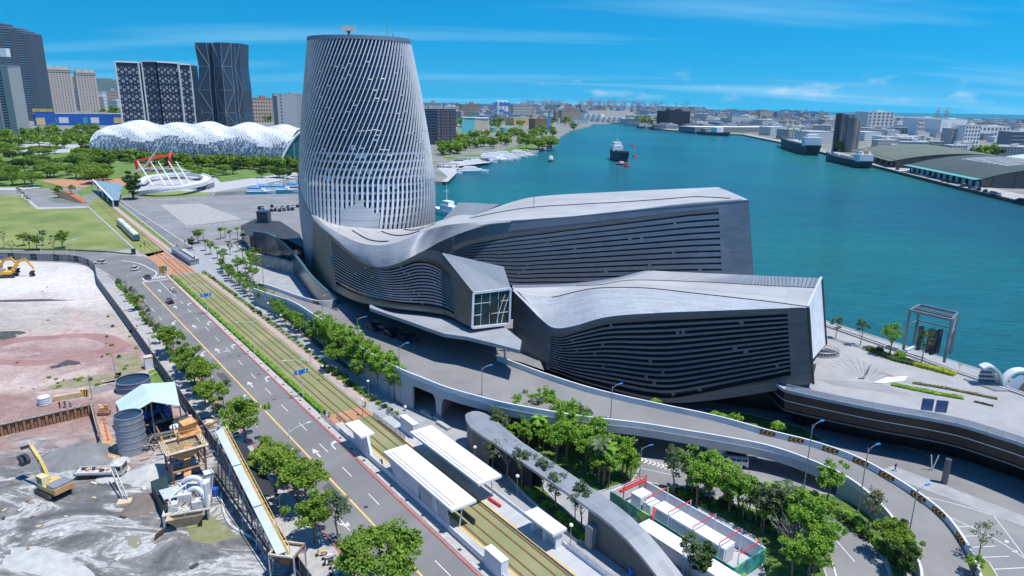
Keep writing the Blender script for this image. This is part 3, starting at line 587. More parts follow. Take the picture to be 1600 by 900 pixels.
def louvre(tag_, A, B, us, ue, v0, v1, nf, gap, mface, mfin, parent=T, nseg=44, depth=.7, seed=1, fade=0, tick=.5):
 """facade between curves A (top) and B (bottom); fins between u=us..ue, v0(u)..v1(u)"""
 def P(u, v, off=0.):
  p = A(u).lerp(B(u), v)
  if off:
   d = (A(min(1, u+.01))-A(max(0, u-.01))); d.z = 0; d.normalize(); nrm = Vector((d.y, -d.x, 0)); p = p+nrm*off
  return p
 V0 = lambda u: interp(v0, u); V1 = lambda u: interp(v1, u)
 mb = MB(); mb.grid(lambda u, v: P(u, v, -depth), nseg, 6); mb.build('glazing', M_glass, parent, smooth=True)
 mb = MB()
 if us > 0.001: mb.grid(lambda u, v: P(u*us, v), max(2, int(nseg*us)), 8)
 if ue < .999: mb.grid(lambda u, v: P(lerp(ue, 1, u), v), max(3, int(nseg*(1-ue))), 8)
 mb.grid(lambda u, v: (lambda uu: P(uu, v*V0(uu)))(lerp(us, ue, u)), nseg, 2)
 mb.grid(lambda u, v: (lambda uu: P(uu, lerp(V1(uu), 1, v)))(lerp(us, ue, u)), nseg, 2)
 for uu, f in ((us, 0), (ue, 1)):   # reveals
  mb.grid(lambda a, b: P(uu, b, -depth*a), 1, 6)
 mb.grid(lambda u, a: (lambda uu: P(uu, V0(uu), -depth*a))(lerp(us, ue, u)), nseg, 1)
 mb.grid(lambda u, a: (lambda uu: P(uu, V1(uu), -depth*a))(lerp(us, ue, u)), nseg, 1)
 mb.build('facade', mface, parent, smooth=True)
 rnd = random.Random(seed); br = MB()
 pitch = 1/nf
 for k in range(nf):
  lo = (k+gap)/nf; hi = (k+1)/nf
  if k == nf-1: continue
  def F(u, v): return lerp(V0(u), V1(u), v)
  mb = MB()
  mb.grid(lambda u, v: (lambda uu: P(uu, F(uu, lerp(lo, hi, v)), .02))(lerp(us, ue, u)), nseg, 1)
  mb.grid(lambda u, v: (lambda uu: P(uu, F(uu, hi), .02-depth*.8*v))(lerp(us, ue, u)), nseg, 1)
  mb.grid(lambda u, v: (lambda uu: P(uu, F(uu, lo), .02-depth*.8*(1-v)))(lerp(us, ue, u)), nseg, 1)
  mb.build('fin', mfin, parent, smooth=False)
 for k in range(nf):
  for q in range(3):
   u = rnd.uniform(us+.03, ue-.03)
   if rnd.random() < tick:
    w_ = .0035; lo, hi = (k)/nf, (k+gap)/nf; F = lambda u, v: lerp(V0(u), V1(u), v)
    br.face([P(u-w_, F(u, lo), .01), P(u-w_, F(u, hi), .01), P(u+w_, F(u, hi), .01), P(u+w_, F(u, lo), .01)])
 stuff(br.build('bracket', mfin, parent))
A_top = mk([(485, 318, 240), (490, 333, 236), (507, 351, 222), (530, 365, 206), (550, 375, 190), (575, 382, 175), (600, 382.5, 168), (625, 377, 165), (662, 362, 166), (687, 354, 174), (712, 350, 183), (750, 347, 191), (800, 345.5, 193.2)])
A_low = mk([(484, 322, 240), (496, 352, 228), (515, 367, 211), (537, 386, 190), (558, 403, 176), (580, 414.5, 166), (600, 417, 162), (620, 412, 160), (642, 402, 159.5), (665, 390.5, 164), (700, 372, 179), (750, 355, 190), (800, 347, 193)])
patch('skin_ribbon', A_top, A_low, M_skinA, 110, 4, bulge=.8, outn=OUT)
B_pairs = [((471, 300, 250), (474, 395, 250)), ((482, 325, 243), (484, 425, 243)), ((496, 352, 228), (500, 440, 5)), ((515, 367, 211), (525, 456, 8)), ((537, 386, 190), (555, 470, 12)), ((558, 403, 176), (580, 476, 13.8)), ((580, 414.5, 166), (605, 480, 14.8)), ((600, 417, 162), (625, 483, 15)), ((620, 412, 160), (645, 485, 15)), ((642, 402, 158.5), (665, 487, 15)), ((666, 391.5, 157.5), (685, 490, 15)), ((690, 395, 155), (703, 494, 15)), ((715, 425, 149), (720, 503, 15)), ((740, 458, 141.5), (738, 512, 15))]
Bt = mk([a for a, b in B_pairs]); Bb = mk([b for a, b in B_pairs])
louvre('left', Bt, Bb, .235, .88, [(0, .16), (.235, .10), (.5, .06), (.7, .1), (.88, .35)], [(0, .9), (.235, .86), (.5, .87), (.88, .93)], 14, .55, M_bronze, M_fin, seed=3, tick=.35)
Aq, Bq, Cq, Dq = pt((690, 395, 155)), pt((787, 417, 158)), pt((798, 451, 145)), pt((740, 458, 141.5))
C2, D2 = pt((796, 506, 145)), pt((738, 512, 15)); B2 = Vector((Bq.x, Bq.y, C2.z))
mb = MB(); mb.face([Aq+Vector((0, 0, .05)), Dq+Vector((0, 0, .05)), Cq+Vector((0, 0, .05)), Bq+Vector((0, 0, .05))], [(0, 0), (0, 22), (18, 22), (26, 0)]); mb.build('box_roof', M_corr, T)
mb = MB(); mb.face([Cq, C2, B2, Bq]); mb.face([D2, C2, B2, Vector((Aq.x, Aq.y, D2.z))][::-1]); mb.build('box_side', M_faceR, T)
win = MB(); n1 = (C2-D2).cross(Dq-D2).normalized(); n1 = -n1 if n1.y > 0 else n1
def bw(u, v, o=0): return D2.lerp(C2, u).lerp(Dq.lerp(Cq, u), v)+n1*o
win.face([bw(0, 0, -.25), bw(1, 0, -.25), bw(1, 1, -.25), bw(0, 1, -.25)])
wo = win.build('lobby_window', mat('lobby_glass', (.01, .02, .022), .1, spec=.4, c2=(.02, .04, .04), scale=.3), T)
fr = MB()
for a, b, w_ in (((0, 0), (0, 1), .45), ((1, 0), (1, 1), .45), ((0, 1), (1, 1), .45), ((0, 0), (1, 0), .6)): fr.beam(bw(*a, .02), bw(*b, .02), w_, .5)
fr.build('window_frame', M_slat, wo)
for u in (.22, .45, .68):
 fr = MB(); fr.beam(bw(u, .03, -.1), bw(u, .97, -.1), .08, .15); fr.build('mullion', M_slat, wo)
for v in (.35, .68):
 fr = MB(); fr.beam(bw(.03, v, -.1), bw(.97, v, -.1), .07, .15); fr.build('transom', M_slat, wo)
fr = MB()
for o_ in (0, .13):
 fr = MB(); fr.tube([bw(.66+o_+.2*a**1.5, .06+.8*a, -.16) for a in [i/8 for i in range(9)]], .11, 4); fr.build('stair_stringer', M_slat, wo)
R_pairs = [((665, 391, 191.6), (668, 420, 192)), ((700, 372, 192.4), (705, 425, 192)), ((750, 355.5, 192.8), (755, 440, 192)), ((800, 347, 193.2), (802, 455, 192)), ((850, 343.5, 193.7), (852, 456, 192.5)), ((900, 339.5, 194.2), (902, 457, 193)), ((1000, 329, 195.5), (1003, 458, 194)), ((1085, 321, 196.5), (1090, 460, 195)), ((1170, 314, 197.5), (1180, 462, 196.5))]
Rt = mk([a for a, b in R_pairs]); Rb = mk([b for a, b in R_pairs])
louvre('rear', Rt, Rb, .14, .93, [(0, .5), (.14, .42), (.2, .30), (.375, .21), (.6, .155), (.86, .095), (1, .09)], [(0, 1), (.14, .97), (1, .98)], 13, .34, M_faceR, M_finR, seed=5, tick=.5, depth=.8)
back_top = [(742, 336, 236), (800, 315.5, 234), (850, 306, 232), (975, 299, 231), (1050, 295.5, 231), (1120, 292.6, 231), (1125, 293.4, 230), (1144, 301, 216), (1168, 311.5, 200)]
Kt = mk(back_top)
Ft = mk([(712, 350.5, 193.1), (800, 346, 193.3), (850, 342.5, 193.9), (900, 338.8, 194.4), (1000, 328.3, 195.6), (1085, 320.5, 196.6), (1169, 313.5, 197.6)])
patch('main_roof', Ft, Kt, M_roof, 40, 10, flip=True)
e0, e1 = pt((1170, 314, 197.5)), pt((1123, 292.5, 231))
mb = MB(); b0, b1 = pt((1180, 462, 196.5)), Vector((e1.x, e1.y, 6))
mb.face([e0, b0, b1, e1], [(0, 30), (0, 0), (30, 0), (30, 30)]); bt = [Kt(t) for t in (0, .15, .3, .45, .6, .625)]
for a, b in zip(bt, bt[1:]): mb.face([b, a, Vector((a.x, a.y, 2)), Vector((b.x, b.y, 2))])
mb.build('end_wall', M_face, T)
def lay(name, px, up=.25, th=.3, m=M_trim):     # a strip lying on a roof, a little proud
 mb = MB(); L1 = [pt(p)+Vector((0, 0, up)) for p in px]
 for i in range(len(L1)-1): mb.beam(L1[i], L1[i+1], th, .25)
 return mb.build(name, m, T)
def on_main(t, v, up=.12): return Ft(t).lerp(Kt(t), v)+Vector((0, 0, up))
mb = MB()
for t0 in range(20): a, b = on_main(.0+.046*t0, lerp(.5, .5, t0/20)), on_main(.046*(t0+1), .5); mb.beam(a, b, .35, .2)
mb.build('roof_joint', M_trim, T)
mb = MB(); a, b, c, d = on_main(.62, .03), on_main(.985, .10), on_main(.97, .5), on_main(.80, .16); mb.face([a, b, c, d]); mb.build('roof_recess', mat('recess_metal', (.13, .15, .17), .6, .3), T)
mb = MB(); a, b, c, d = on_main(.72, .07, .3), on_main(.98, .16, .3), on_main(.97, .22, .3), on_main(.72, .085, .3); mb.face([a, b, c, d]); mb.build('roof_gutter', M_roof, T)
mb = MB()
P = [Ft(t)+Vector((0, 0, .1)) for t in [i/40 for i in range(41)]]
for a, b in zip(P, P[1:]): mb.beam(a, b, .4, .35)
mb.build('roof_edge', M_finR, T)
mb = MB(); mb.beam(on_main(.24, .45, 0), on_main(.24, .45, 4), .15); mb.build('roof_mast', M_trim, T)
c = [pt(p) for p in ((683, 353, 222), (717, 316, 262), (782, 319, 262), (742, 337, 236))]
mb = MB(); mb.face([c[0], c[3], c[2], c[1]], [(0, 0), (10, 0), (14, 30), (0, 30)]); mb.face([c[0], c[1], Vector((c[1].x, c[1].y, 3)), Vector((c[0].x, c[0].y, 3))]); mb.face([c[1], c[2], Vector((c[2].x, c[2].y, 3)), Vector((c[1].x, c[1].y, 3))]); mb.build('side_roof', M_corr, T)
Dk = mk([(487, 326, 244), (508, 345, 232), (532, 352, 230), (556, 355, 229), (582, 357, 228), (606, 358, 228), (634, 357, 228), (664, 352, 232), (690, 344, 238), (716, 336, 240), (742, 336, 236), (745, 336.5, 236), (748, 336, 236)])
patch('valley_deck', A_top, Dk, M_roof, 90, 8, flip=True)
mb = MB()
for (t0, v0, t1, v1) in ((.27, .55, .50, .15), (.40, .8, .62, .35), (.50, .9, .66, .62)):
 P = [A_top(lerp(t0, t1, k/10)).lerp(Dk(lerp(t0, t1, k/10)), lerp(v0, v1, k/10)-.12*math.sin(PI*k/10))+Vector((0, 0, .12)) for k in range(11)]
 mb = MB(); mb.tube(P, .2, 4); mb.build('deck_seam', M_trim, T)
C_pairs = [((803, 455, 152), (800, 548, 150)), ((825, 478, 147.5), (824, 560, 146)), ((845, 498, 144), (840, 569, 143)), ((860, 510, 141.5), (855, 577, 140.5)), ((875, 512.8, 140), (878, 585, 139)), ((900, 508.5, 138.5), (908, 596, 137.3)), ((950, 494.8, 136), (955, 609, 135.5)), ((1025, 489, 133), (1033, 628, 132.5)), ((1100, 486, 130), (1106, 626, 129.7)), ((1200, 482.5, 126.4), (1206, 611, 126.3)), ((1261, 480.3, 123.8), (1269, 599, 123.8))]
Ct = mk([a for a, b in C_pairs]); Cb = mk([b for a, b in C_pairs])
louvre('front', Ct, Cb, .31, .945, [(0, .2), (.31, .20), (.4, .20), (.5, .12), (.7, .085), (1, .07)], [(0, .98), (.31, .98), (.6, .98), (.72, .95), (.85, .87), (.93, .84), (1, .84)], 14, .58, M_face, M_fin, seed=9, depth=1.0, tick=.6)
Sk = mk([(803, 452, 153), (815, 460, 152), (830, 464.5, 151), (848, 465.8, 150), (870, 463.5, 149.3), (898, 456.5, 148), (935, 450.3, 145.5), (1005, 450, 142), (1095, 459.5, 136.5), (1200, 471.3, 129.5), (1261, 479.6, 124.2)])
patch('skin_ribbon', Sk, Ct, M_skinB, 80, 4, bulge=.5, outn=OUT)
Rf = mk([(800, 449, 156), (815, 450, 156.5), (832, 449.5, 157), (850, 449, 157), (872, 448, 157), (900, 447, 157), (940, 445, 156.5), (990, 438, 156), (1100, 441, 152), (1200, 446.5, 144), (1276, 450, 139)])
patch('front_roof', Sk, Rf, M_roof, 70, 6, flip=True)
Rg = mk([(800, 445, 162), (830, 445, 163), (870, 444, 163), (910, 441, 163), (950, 436, 162), (985, 429, 160), (1010, 423, 158), (1060, 425, 156), (1130, 428, 153), (1200, 431, 151), (1283, 434.5, 149)])
patch('corrugated_strip', Rf, Rg, M_corr, 70, 4, flip=True)
mb = MB(); P = [Sk(i/60)+Vector((0, 0, .06)) for i in range(22, 61)]
for a, b in zip(P, P[1:]): mb.beam(a, b, .22, .12)
mb.build('roof_joint', M_trim, T)
mb = MB(); P = [Rf(i/60)+Vector((0, 0, .06)) for i in range(30, 61)]
for a, b in zip(P, P[1:]): mb.beam(a, b, .22, .12)
mb.build('roof_joint', M_trim, T)
tf, tb = pt((1262, 480.3, 123.9)), pt((1283, 434.5, 149)); bf, bb = pt((1269.5, 562, 124.5)), pt((1290, 538, 149)); bf2 = pt((1269.5, 599.5, 123.8))
mb = MB(); mb.face([tf, bf, bb, tb], [(0, 16), (0, 2), (26, 0), (26, 15)]); mb.build('end_face', M_endf, T)
mb = MB(); mb.beam(tb, bb, .6, .6); mb.build('end_frame', M_trim, T)
mb = MB(); mb.beam(tf+Vector((.1, -.1, 0)), bf2+Vector((.1, -.1, 0)), .35, .5); mb.build('end_frame', M_trim, T)
mb = MB(); mb.beam(tf+Vector((0, 0, .1)), tb+Vector((0, 0, .1)), .5, .4); mb.build('parapet_edge', M_slat, T)
q = Vector((-1.5, 2.2, 0))
mb = MB(); mb.face([bf, bf2, bf2+q, bf+q]); mb.build('end_fin', M_face, T)
def under(curve, inset, ts, zfun, name='soffit'):
 mb = MB(); gl = MB()
 P = [curve(t) for t in ts]; Q = [p+Vector((.45, .9, 0)).normalized()*inset for p in P]
 for i in range(len(P)-1):
  mb.face([P[i], Q[i], Q[i+1], P[i+1]]); z = zfun(Q[i]); z2 = zfun(Q[i+1])
  gl.face([Vector((Q[i].x, Q[i].y, z)), Vector((Q[i+1].x, Q[i+1].y, z2)), Q[i+1], Q[i]])
 mb.build(name, M_face, T); gl.build('ground_floor_glass', M_glass, T)
under(Bb, 15, [i/30 for i in range(31)], lambda p: .1)
under(Cb, 12, [i/30 for i in range(31)], lambda p: .1)
SILL = [(52, 483), (110, 478.5), (180, 473), (250, 470), (310, 470), (352, 472), (400, 478)]
SILR = [(60, 640), (130, 655), (200, 667.5), (250, 675.5), (300, 680.5), (330, 680), (352, 678), (400, 680)]
YC = 252.
def sil(tab):
 r = []
 for py, px in tab: p = gy(px, py, YC); r.append((p.z, p.x))
 return sorted(r)
SL, SR = sil(SILL), sil(SILR)
def at(tab, z):
 if z <= tab[0][0]: return tab[0][1]
 for (a, x), (b, y) in zip(tab, tab[1:]):
  if z <= b: return lerp(x, y, (z-a)/(b-a))
 return tab[-1][1]
def smoothat(tab, z): return sum(at(tab, z+d)*w_ for d, w_ in ((-5, .2), (-2.5, .2), (0, .2), (2.5, .2), (5, .2))) if z < 80 else at(tab, z)
ZT = gy(560, 54.5, 234).z; ZB = 18.
def tower(th, z, off=0):
 xl, xr = smoothat(SL, z), smoothat(SR, z); cx = (xl+xr)/2; r = (xr-xl)/2+off; ry = r*.86
 x = cx+r*math.cos(th); y = YC+ry*math.sin(th)
 f = max(0., (42-z)/22.)                # the foot sweeps forward into the roof deck
 if math.sin(th) < 0 and f > 0: k = f**2*(-math.sin(th)); y -= 2.2*k; x -= (x-cx)*.10*k
 return Vector((x, y, z))
mb = MB(); nz_ = 40; nt_ = 96
mb.grid(lambda u, v: tower(u*2*PI, lerp(ZB-16, ZT-.2, v), -.9), nt_, nz_); mb.build('tower_glass', M_glass2, T, smooth=True)
def twist(z):
 t = max(0, z-36)/(ZT-36); return 1.0*t**1.1
def slat_path(th0, off=0, za=ZB, zb=ZT, n=26):
 return [tower(th0+twist(z), z, off) for z in [lerp(za, zb, i/n) for i in range(n+1)]]
NS = 86
for k in range(NS):
 th = 2*PI*k/NS-PI; P = slat_path(th, 0); mb = MB(); vs = []; fs = []
 cz = [tower(0, p.z, 0).lerp(tower(PI, p.z, 0), .5) for p in P]
 for i, p in enumerate(P):
  r = (p-cz[i]); r.z = 0; r.normalize(); t = Vector((-r.y, r.x, 0)); wd = .17 if p.z > 46 else .17+.0135*(46-p.z)
  vs += [p-t*wd-r*.5, p-t*wd, p+t*wd, p+t*wd-r*.5]
 for i in range(len(P)-1):
  for q in range(3): fs.append((i*4+q+1, i*4+q, (i+1)*4+q, (i+1)*4+q+1))
 mb.mesh(vs, fs); mb.build('slat', M_slat, T)
M_floor = mat('floor_band', (.05, .065, .09), .5, .3)
M_floorL = mat('pale_floor_band', (.22, .26, .33), .5, .3)
z = 21.
while z < ZT-3:
 mb = MB(); w_ = .5 if z > 45 else .8
 mb.grid(lambda u, v: tower(u*2*PI, z+v*w_, -.62 if z > 45 else -.45), 72, 1); mb.build('floor_band', M_floor if z > 46 else M_floorL, T); z += 3.7 if z > 45 else 2.6
M_steel2 = mat('crossbar_metal', (.30, .33, .38), .5, .3); cb = MB(); rnd = random.Random(4)
for _ in range(170):
 k = rnd.randrange(NS); z = lerp(40, ZT-5, rnd.random()); th = 2*PI*k/NS-PI+twist(z); d = 2*PI/NS
 if math.sin(th) > .35: continue
 cb.mesh([tower(th, z, .01), tower(th+d, z, .01), tower(th+d, z+.24, -.1), tower(th, z+.24, -.1)], [(0, 1, 2, 3)])
stuff(cb.build('crossbar', M_steel2, T))
cb = MB()
for k in range(NS):        # pale panes that paint light reflected by the glass, lower band
 th = 2*PI*k/NS-PI; d = 2*PI/NS
 if math.sin(th) > 0: continue
 for j in range(6):
  z = 33+j*2.6
  if rnd.random() < .12: cb.mesh([tower(th, z, -.3), tower(th+d, z, -.3), tower(th+d, z+1.7, -.3), tower(th, z+1.7, -.3)], [(0, 1, 2, 3)])
stuff(cb.build('glass_reflection_unit', mat('glass_reflection', (.22, .28, .36), .25, .2), T))
mb = MB();
for k in range(16):
 th = -PI/2+.08+(k-8)*.036; h = 23.5+7.0*max(0, 1-abs(k-7)/8.5)**.8+rnd.uniform(-1.8, 1.6)
 mb.grid(lambda u, v: tower(th+u*.036, lerp(ZB, h, v), .12), 1, 5)
mb.build('foot_panel', M_skinB, T, smooth=False)
mb = MB(); mb.grid(lambda u, v: tower(u*2*PI, ZT-1.0+v*1.3, .12), 96, 1); P = [tower(2*PI*k/64, ZT+.3, .12) for k in range(64)]
mb.build('tower_rim', mat('rim_metal', (.16, .19, .24), .5, .4), T, smooth=True)
mb = MB(); P = [tower(2*PI*k/64, ZT-.3, -.3) for k in range(64)]; mb.prism(P, ZT-.6, ZT-.2); mb.build('tower_roof', M_roof, T)
fl_t = mk([(469.5, 250, 252), (472, 285, 247), (485, 318, 241), (490, 333, 238), (500, 352, 232)])
fl_b = mk([(470, 300, 255), (472, 345, 251), (476, 385, 250), (482, 425, 243), (497, 442, 233)])
patch('flank_skin', fl_t, fl_b, M_bronze, 16, 8, smooth=True)
mb = MB(); a = tower(PI, 40, .2)
mb.grid(lambda u, v: tower(PI*(.86+.42*u), lerp(1, lerp(60, 22, u**.7), v), .22), 24, 14); mb.build('flank_skin', M_skinA, T, smooth=True)
r0 = gy(545, 52, 248); zr = ZT
mb = MB(); mb.cyl(r0.x, r0.y, zr-.3, zr+1.8, .45, .35, 10); mb.cyl(r0.x, r0.y, zr+1.6, zr+2.4, .4, .8, 10)
rd = tag(thing('radar', 'pale boxy radar scanner on a short mast on top of the tower', 'radar', (r0.x, r0.y, zr)), 'pale boxy radar scanner on a short mast on top of the tower', 'radar')
def child(o, par):      # parent keeping the world-built geometry in place
 o.parent = par; o.matrix_parent_inverse = Matrix.Translation(-par.location); return o
child(mb.build('pedestal', M_trim), rd)
mb = MB(); mb.box((r0.x, r0.y, zr+3.3), (4.2, 1.6, 1.7), .1); child(mb.build('scanner', mat('radar_grey', (.45, .45, .43), .6)), rd)
r1 = gy(605, 54, 250)
mb = MB(); mb.cyl(r1.x, r1.y, zr-.3, zr+8.4, .12, .05, 6); mb.cyl(r1.x, r1.y, zr-.3, zr+.3, .35, .35, 6); tag(mb.build('lightning_rod', mat('rod_grey', (.22, .25, .3), .5)), 'tall thin lightning rod on the right of the tower roof', 'mast')
r2 = gy(614, 56, 246)
mb = MB(); mb.cyl(r2.x, r2.y, zr-.3, zr+1.6, .15, .1, 6); tag(mb.build('roof_antenna', M_trim), 'stubby dark antenna right of the lightning rod on the tower roof', 'antenna')
cz = 6.9
can = [(577, 477), (590, 473), (616, 470), (640, 470), (670, 471), (705, 478), (745, 496), (790, 512), (815, 532), (812, 547), (770, 536), (729, 526), (695, 521.5), (670, 513), (645, 504), (610, 492), (578, 481)]
cn = thing('entrance_canopy', 'long pale concrete canopy slab over the drop-off in front of the terminal', 'canopy')
mb = MB(); P = [g(a, b, 13.8) for a, b in can]; mb.prism(P, 13.0, 13.8); mb.build('slab', mat('canopy_concrete', (.26, .28, .30), .8, scale=.2), cn)
for a, b in ((790, 524),):
 p = g(a, b-3, 13); mb = MB(); mb.cyl(p.x, p.y, 6.9, 13, .35, n=10); mb.build('column', M_conc, cn)
w0 = g(790, 546, 7.2); mb = MB(); mb.mesh([w0+Vector(v) for v in ((-2.2, 0, 0), (1, -.5, 0), (1.3, .6, 0), (.4, 0, 3.9))], [(0, 1, 3), (1, 2, 3), (2, 0, 3)])
tag(mb.build('concrete_fin', mat('white_concrete', (.7, .7, .7), .7)), 'small white pointed concrete fin beside the ramp below the glazed box', 'fin')
# ================================================= ELEVATED RAMP
RP = [((396, 450), (419, 444), 4.0), ((428, 461), (441, 452), 4.5), ((458, 471), (465, 462), 4.9), ((500, 497), (500, 472), 5.8), ((542, 525), (550, 487), 6.4), ((560, 540), (620, 505), 6.8), ((620, 573), (680, 530), 6.9), ((660, 589.5), (712, 540), 6.9), ((700, 605), (745, 548), 6.9), ((750, 619), (787, 560), 6.9), ((800, 631), (850, 583), 6.8), ((900, 648), (930, 608), 6.4), ((1000, 660), (1030, 631), 5.9), ((1075, 672), (1120, 650), 5.4), ((1140, 683), (1200, 672), 4.9), ((1200, 695), (1272, 690), 4.3), ((1260, 715), (1335, 712), 3.7), ((1325, 745), (1387, 739), 3.0), ((1375, 785), (1437, 771), 2.3), ((1407, 825), (1477, 803), 1.6), ((1435, 875), (1510, 847), .9), ((1441, 905), (1531, 895), .5), ((1441, 960), (1548, 955), .1)]
PH = 1.05
Oc = catmull([g(*o, z+PH)-Vector((0, 0, PH)) for o, i, z in RP], 5); Ic = catmull([g(*i, z+PH)-Vector((0, 0, PH)) for o, i, z in RP], 5)
mb = MB(); ribbon(mb, Oc, Ic); struct(mb.build('ramp_deck', M_ramp))
Pl = [Ic[18], Ic[25], Ic[30], Ic[35], Ic[40], Ic[44]]+[g(800, 562, 6.9), g(815, 566, 6.9), g(850, 578, 6.9), g(830, 530, 6.9), g(800, 500, 6.9), g(700, 470, 6.9), g(600, 450, 6.9), g(520, 425, 5.9), g(497, 425, 4.8), g(512, 455, 5.2), g(525, 470, 5.6)]
mb = MB(); mb.poly3([p-Vector((0, 0, .03)) for p in Pl]); struct(mb.build('drop_off_deck', M_ramp))
rp = thing('elevated_ramp', 'curving concrete elevated road ramp sweeping round the front of the terminal', 'ramp')
mb = MB(); wallrun(mb, Oc, .35, -.05, PH); mb.build('outer_parapet', M_concp, rp)
a = 75-20
mb = MB(); wallrun(mb, Ic[44:], .35, -.05, PH+.1); mb.build('inner_parapet', M_concp, rp)
ipar = catmull([g(405, 442, 4.9), g(419, 445, 5.2), g(440, 452, 5.5), g(465, 461, 5.9), g(489, 468, 6.5), g(500, 470, 6.6), g(514, 469.5, 6.6), g(527, 467, 6.6)], 5)
mb = MB(); wallrun(mb, [p-Vector((0, 0, 1.2)) for p in ipar], .35, -1.2, 1.2); mb.build('inner_parapet', M_concp, rp)
def zlo(i):
 f = i/(len(Oc)-1)
 z = Oc[i].z
 if i < 33: return -.1
 if i > 80: return -.1
 return z-1.9
def outp(i, d): return Oc[i]-side(Oc, i)*0+(Oc[i]-Ic[min(i, len(Ic)-1)]).normalized()*d
mb = MB(); wallrun(mb, Oc[:34], .5, lambda i: -.1, lambda i: Oc[i].z-.04); mb.build('retaining_wall', M_conc, rp)
mb = MB(); wallrun(mb, Oc[84:], .5, lambda i: -.1, lambda i: Oc[84+i].z-.04); mb.build('retaining_wall', M_conc, rp)
mb = MB(); wallrun(mb, Oc[33:85], .5, lambda i: Oc[33+i].z-1.5, lambda i: Oc[33+i].z-.04); mb.build('girder', M_conc, rp)
mb = MB(); A = [p-Vector((0, 0, 1.3)) for p in Oc[33:85]]; B = [p-Vector((0, 0, 1.3)) for p in Ic[33:85]]
for i in range(len(A)-1): mb.face([A[i], B[i], B[i+1], A[i+1]])
mb.build('deck_underside', M_conc, rp)
mb = MB(); Q = [p for p in Ic[50:]]; wallrun(mb, Q, .45, lambda i: -.1 if i > 35 else Q[i].z-1.9, lambda i: Q[i].z-.04); mb.build('inner_girder', M_conc, rp)
def pier(px, py, wd=3.4):
 o = g(px, py); k = min(range(len(Oc)), key=lambda i: (Oc[i]-Vector((o.x, o.y, Oc[i].z))).length)
 d = (Oc[k+1]-Oc[k]); d.z = 0; d.normalize(); q = (Ic[k]-Oc[k]); q.z = 0; W = q.length; q.normalize(); top = Oc[k].z-1.3; base = Vector((Oc[k].x, Oc[k].y, 0))+q*.6
 mb = MB(); prof = [(0, .75), (.45, .8), (.7, 1.0), (.85, 1.5), (.95, 2.6), (1, 4.2)]; W = min(W, 9)
 vs = []; fs = []
 for t, hw in prof:
  z = top*t; vs += [base+d*(-hw)+Vector((0, 0, z)), base+d*hw+Vector((0, 0, z)), base+d*hw+q*(W-1.2)+Vector((0, 0, z)), base-d*hw+q*(W-1.2)+Vector((0, 0, z))]
 for i in range(len(prof)-1):
  for j in range(4): fs.append((i*4+j, i*4+(j+1) % 4, (i+1)*4+(j+1) % 4, (i+1)*4+j))
 mb.mesh(vs, fs); mb.build('pier', M_conc, rp)
pier(692, 655); pier(1113, 717);
M_cb = mat('board_black', (.03, .025, .02), .6); M_or = mat('chevron_orange', (.85, .36, .02), .5)
mb = MB(); mb.box((0, 0, 0), (2.5, .06, .8)); d_board = mb.data('board', M_cb)
mb = MB()
for y0, sgn in ((0, 1),): mb.mesh([(.2, -.04, .36), (.5, -.04, .36), (.1, -.04, 0), (-.2, -.04, 0), (.5, -.04, -.36), (.2, -.04, -.36), (.2, -.07, .36), (.5, -.07, .36), (.1, -.07, 0), (-.2, -.07, 0), (.5, -.07, -.36), (.2, -.07, -.36)], [(6, 9, 8, 7), (9, 11, 10, 8), (0, 1, 2, 3), (3, 2, 4, 5), (0, 6, 7, 1), (3, 9, 6, 0), (5, 11, 9, 3)])
d_chev = mb.data('chevron', M_or)
chev = [(1201, 671), (1250, 684.5), (1297, 701.5), (1343, 721), (1390, 747), (1432, 777), (1470, 808), (1499, 846), (1521, 886)]
ICv = Ic[44:]
for i, (px, py) in enumerate(chev+[(494, 470), (405, 443)]):
 curve = ICv if i < 9 else ipar
 def PROJ(p):
  z = p.z-CAM_H; f = p.y*math.cos(PITCH)-z*math.sin(PITCH); dn = -p.y*math.sin(PITCH)-z*math.cos(PITCH); u = FPX*p.x/f; v = FPX*dn/f
  return (800+u*_c-v*_s, 450+u*_s+v*_c)
 best = min(range(1, len(curve)-1), key=lambda k: sum((a-b)**2 for a, b in zip(PROJ(curve[k]), (px, py))))
 p = curve[best]; t = curve[best+1]-curve[best-1]; t.z = 0; t.normalize(); nrm = Vector((t.y, -t.x, 0))
 if nrm.dot(Vector((-p.x, -p.y, 0))) < 0: nrm = -nrm
 rz = math.atan2(t.y, t.x)
 if (Matrix.Rotation(rz, 3, 'Z') @ Vector((0, -1, 0))).dot(nrm) < 0: rz += PI
 c = p+nrm*.24+Vector((0, 0, .58 if i < 9 else -.55))
 lab = f'chevron board, {ordn(i)} from the left on the curving inner ramp wall' if i < 9 else ('chevron board on the pale parapet at the left end of the drop-off deck', 'small orange chevron board at the start of the ramp')[i-9]
 o = thing('chevron_sign', lab, 'road sign', c, rz, 'chevron boards along the ramp')
 link('board', d_board, o)
 for q in (-.75, 0, .75): link('chevron', d_chev, o, (q-.15, 0, 0))
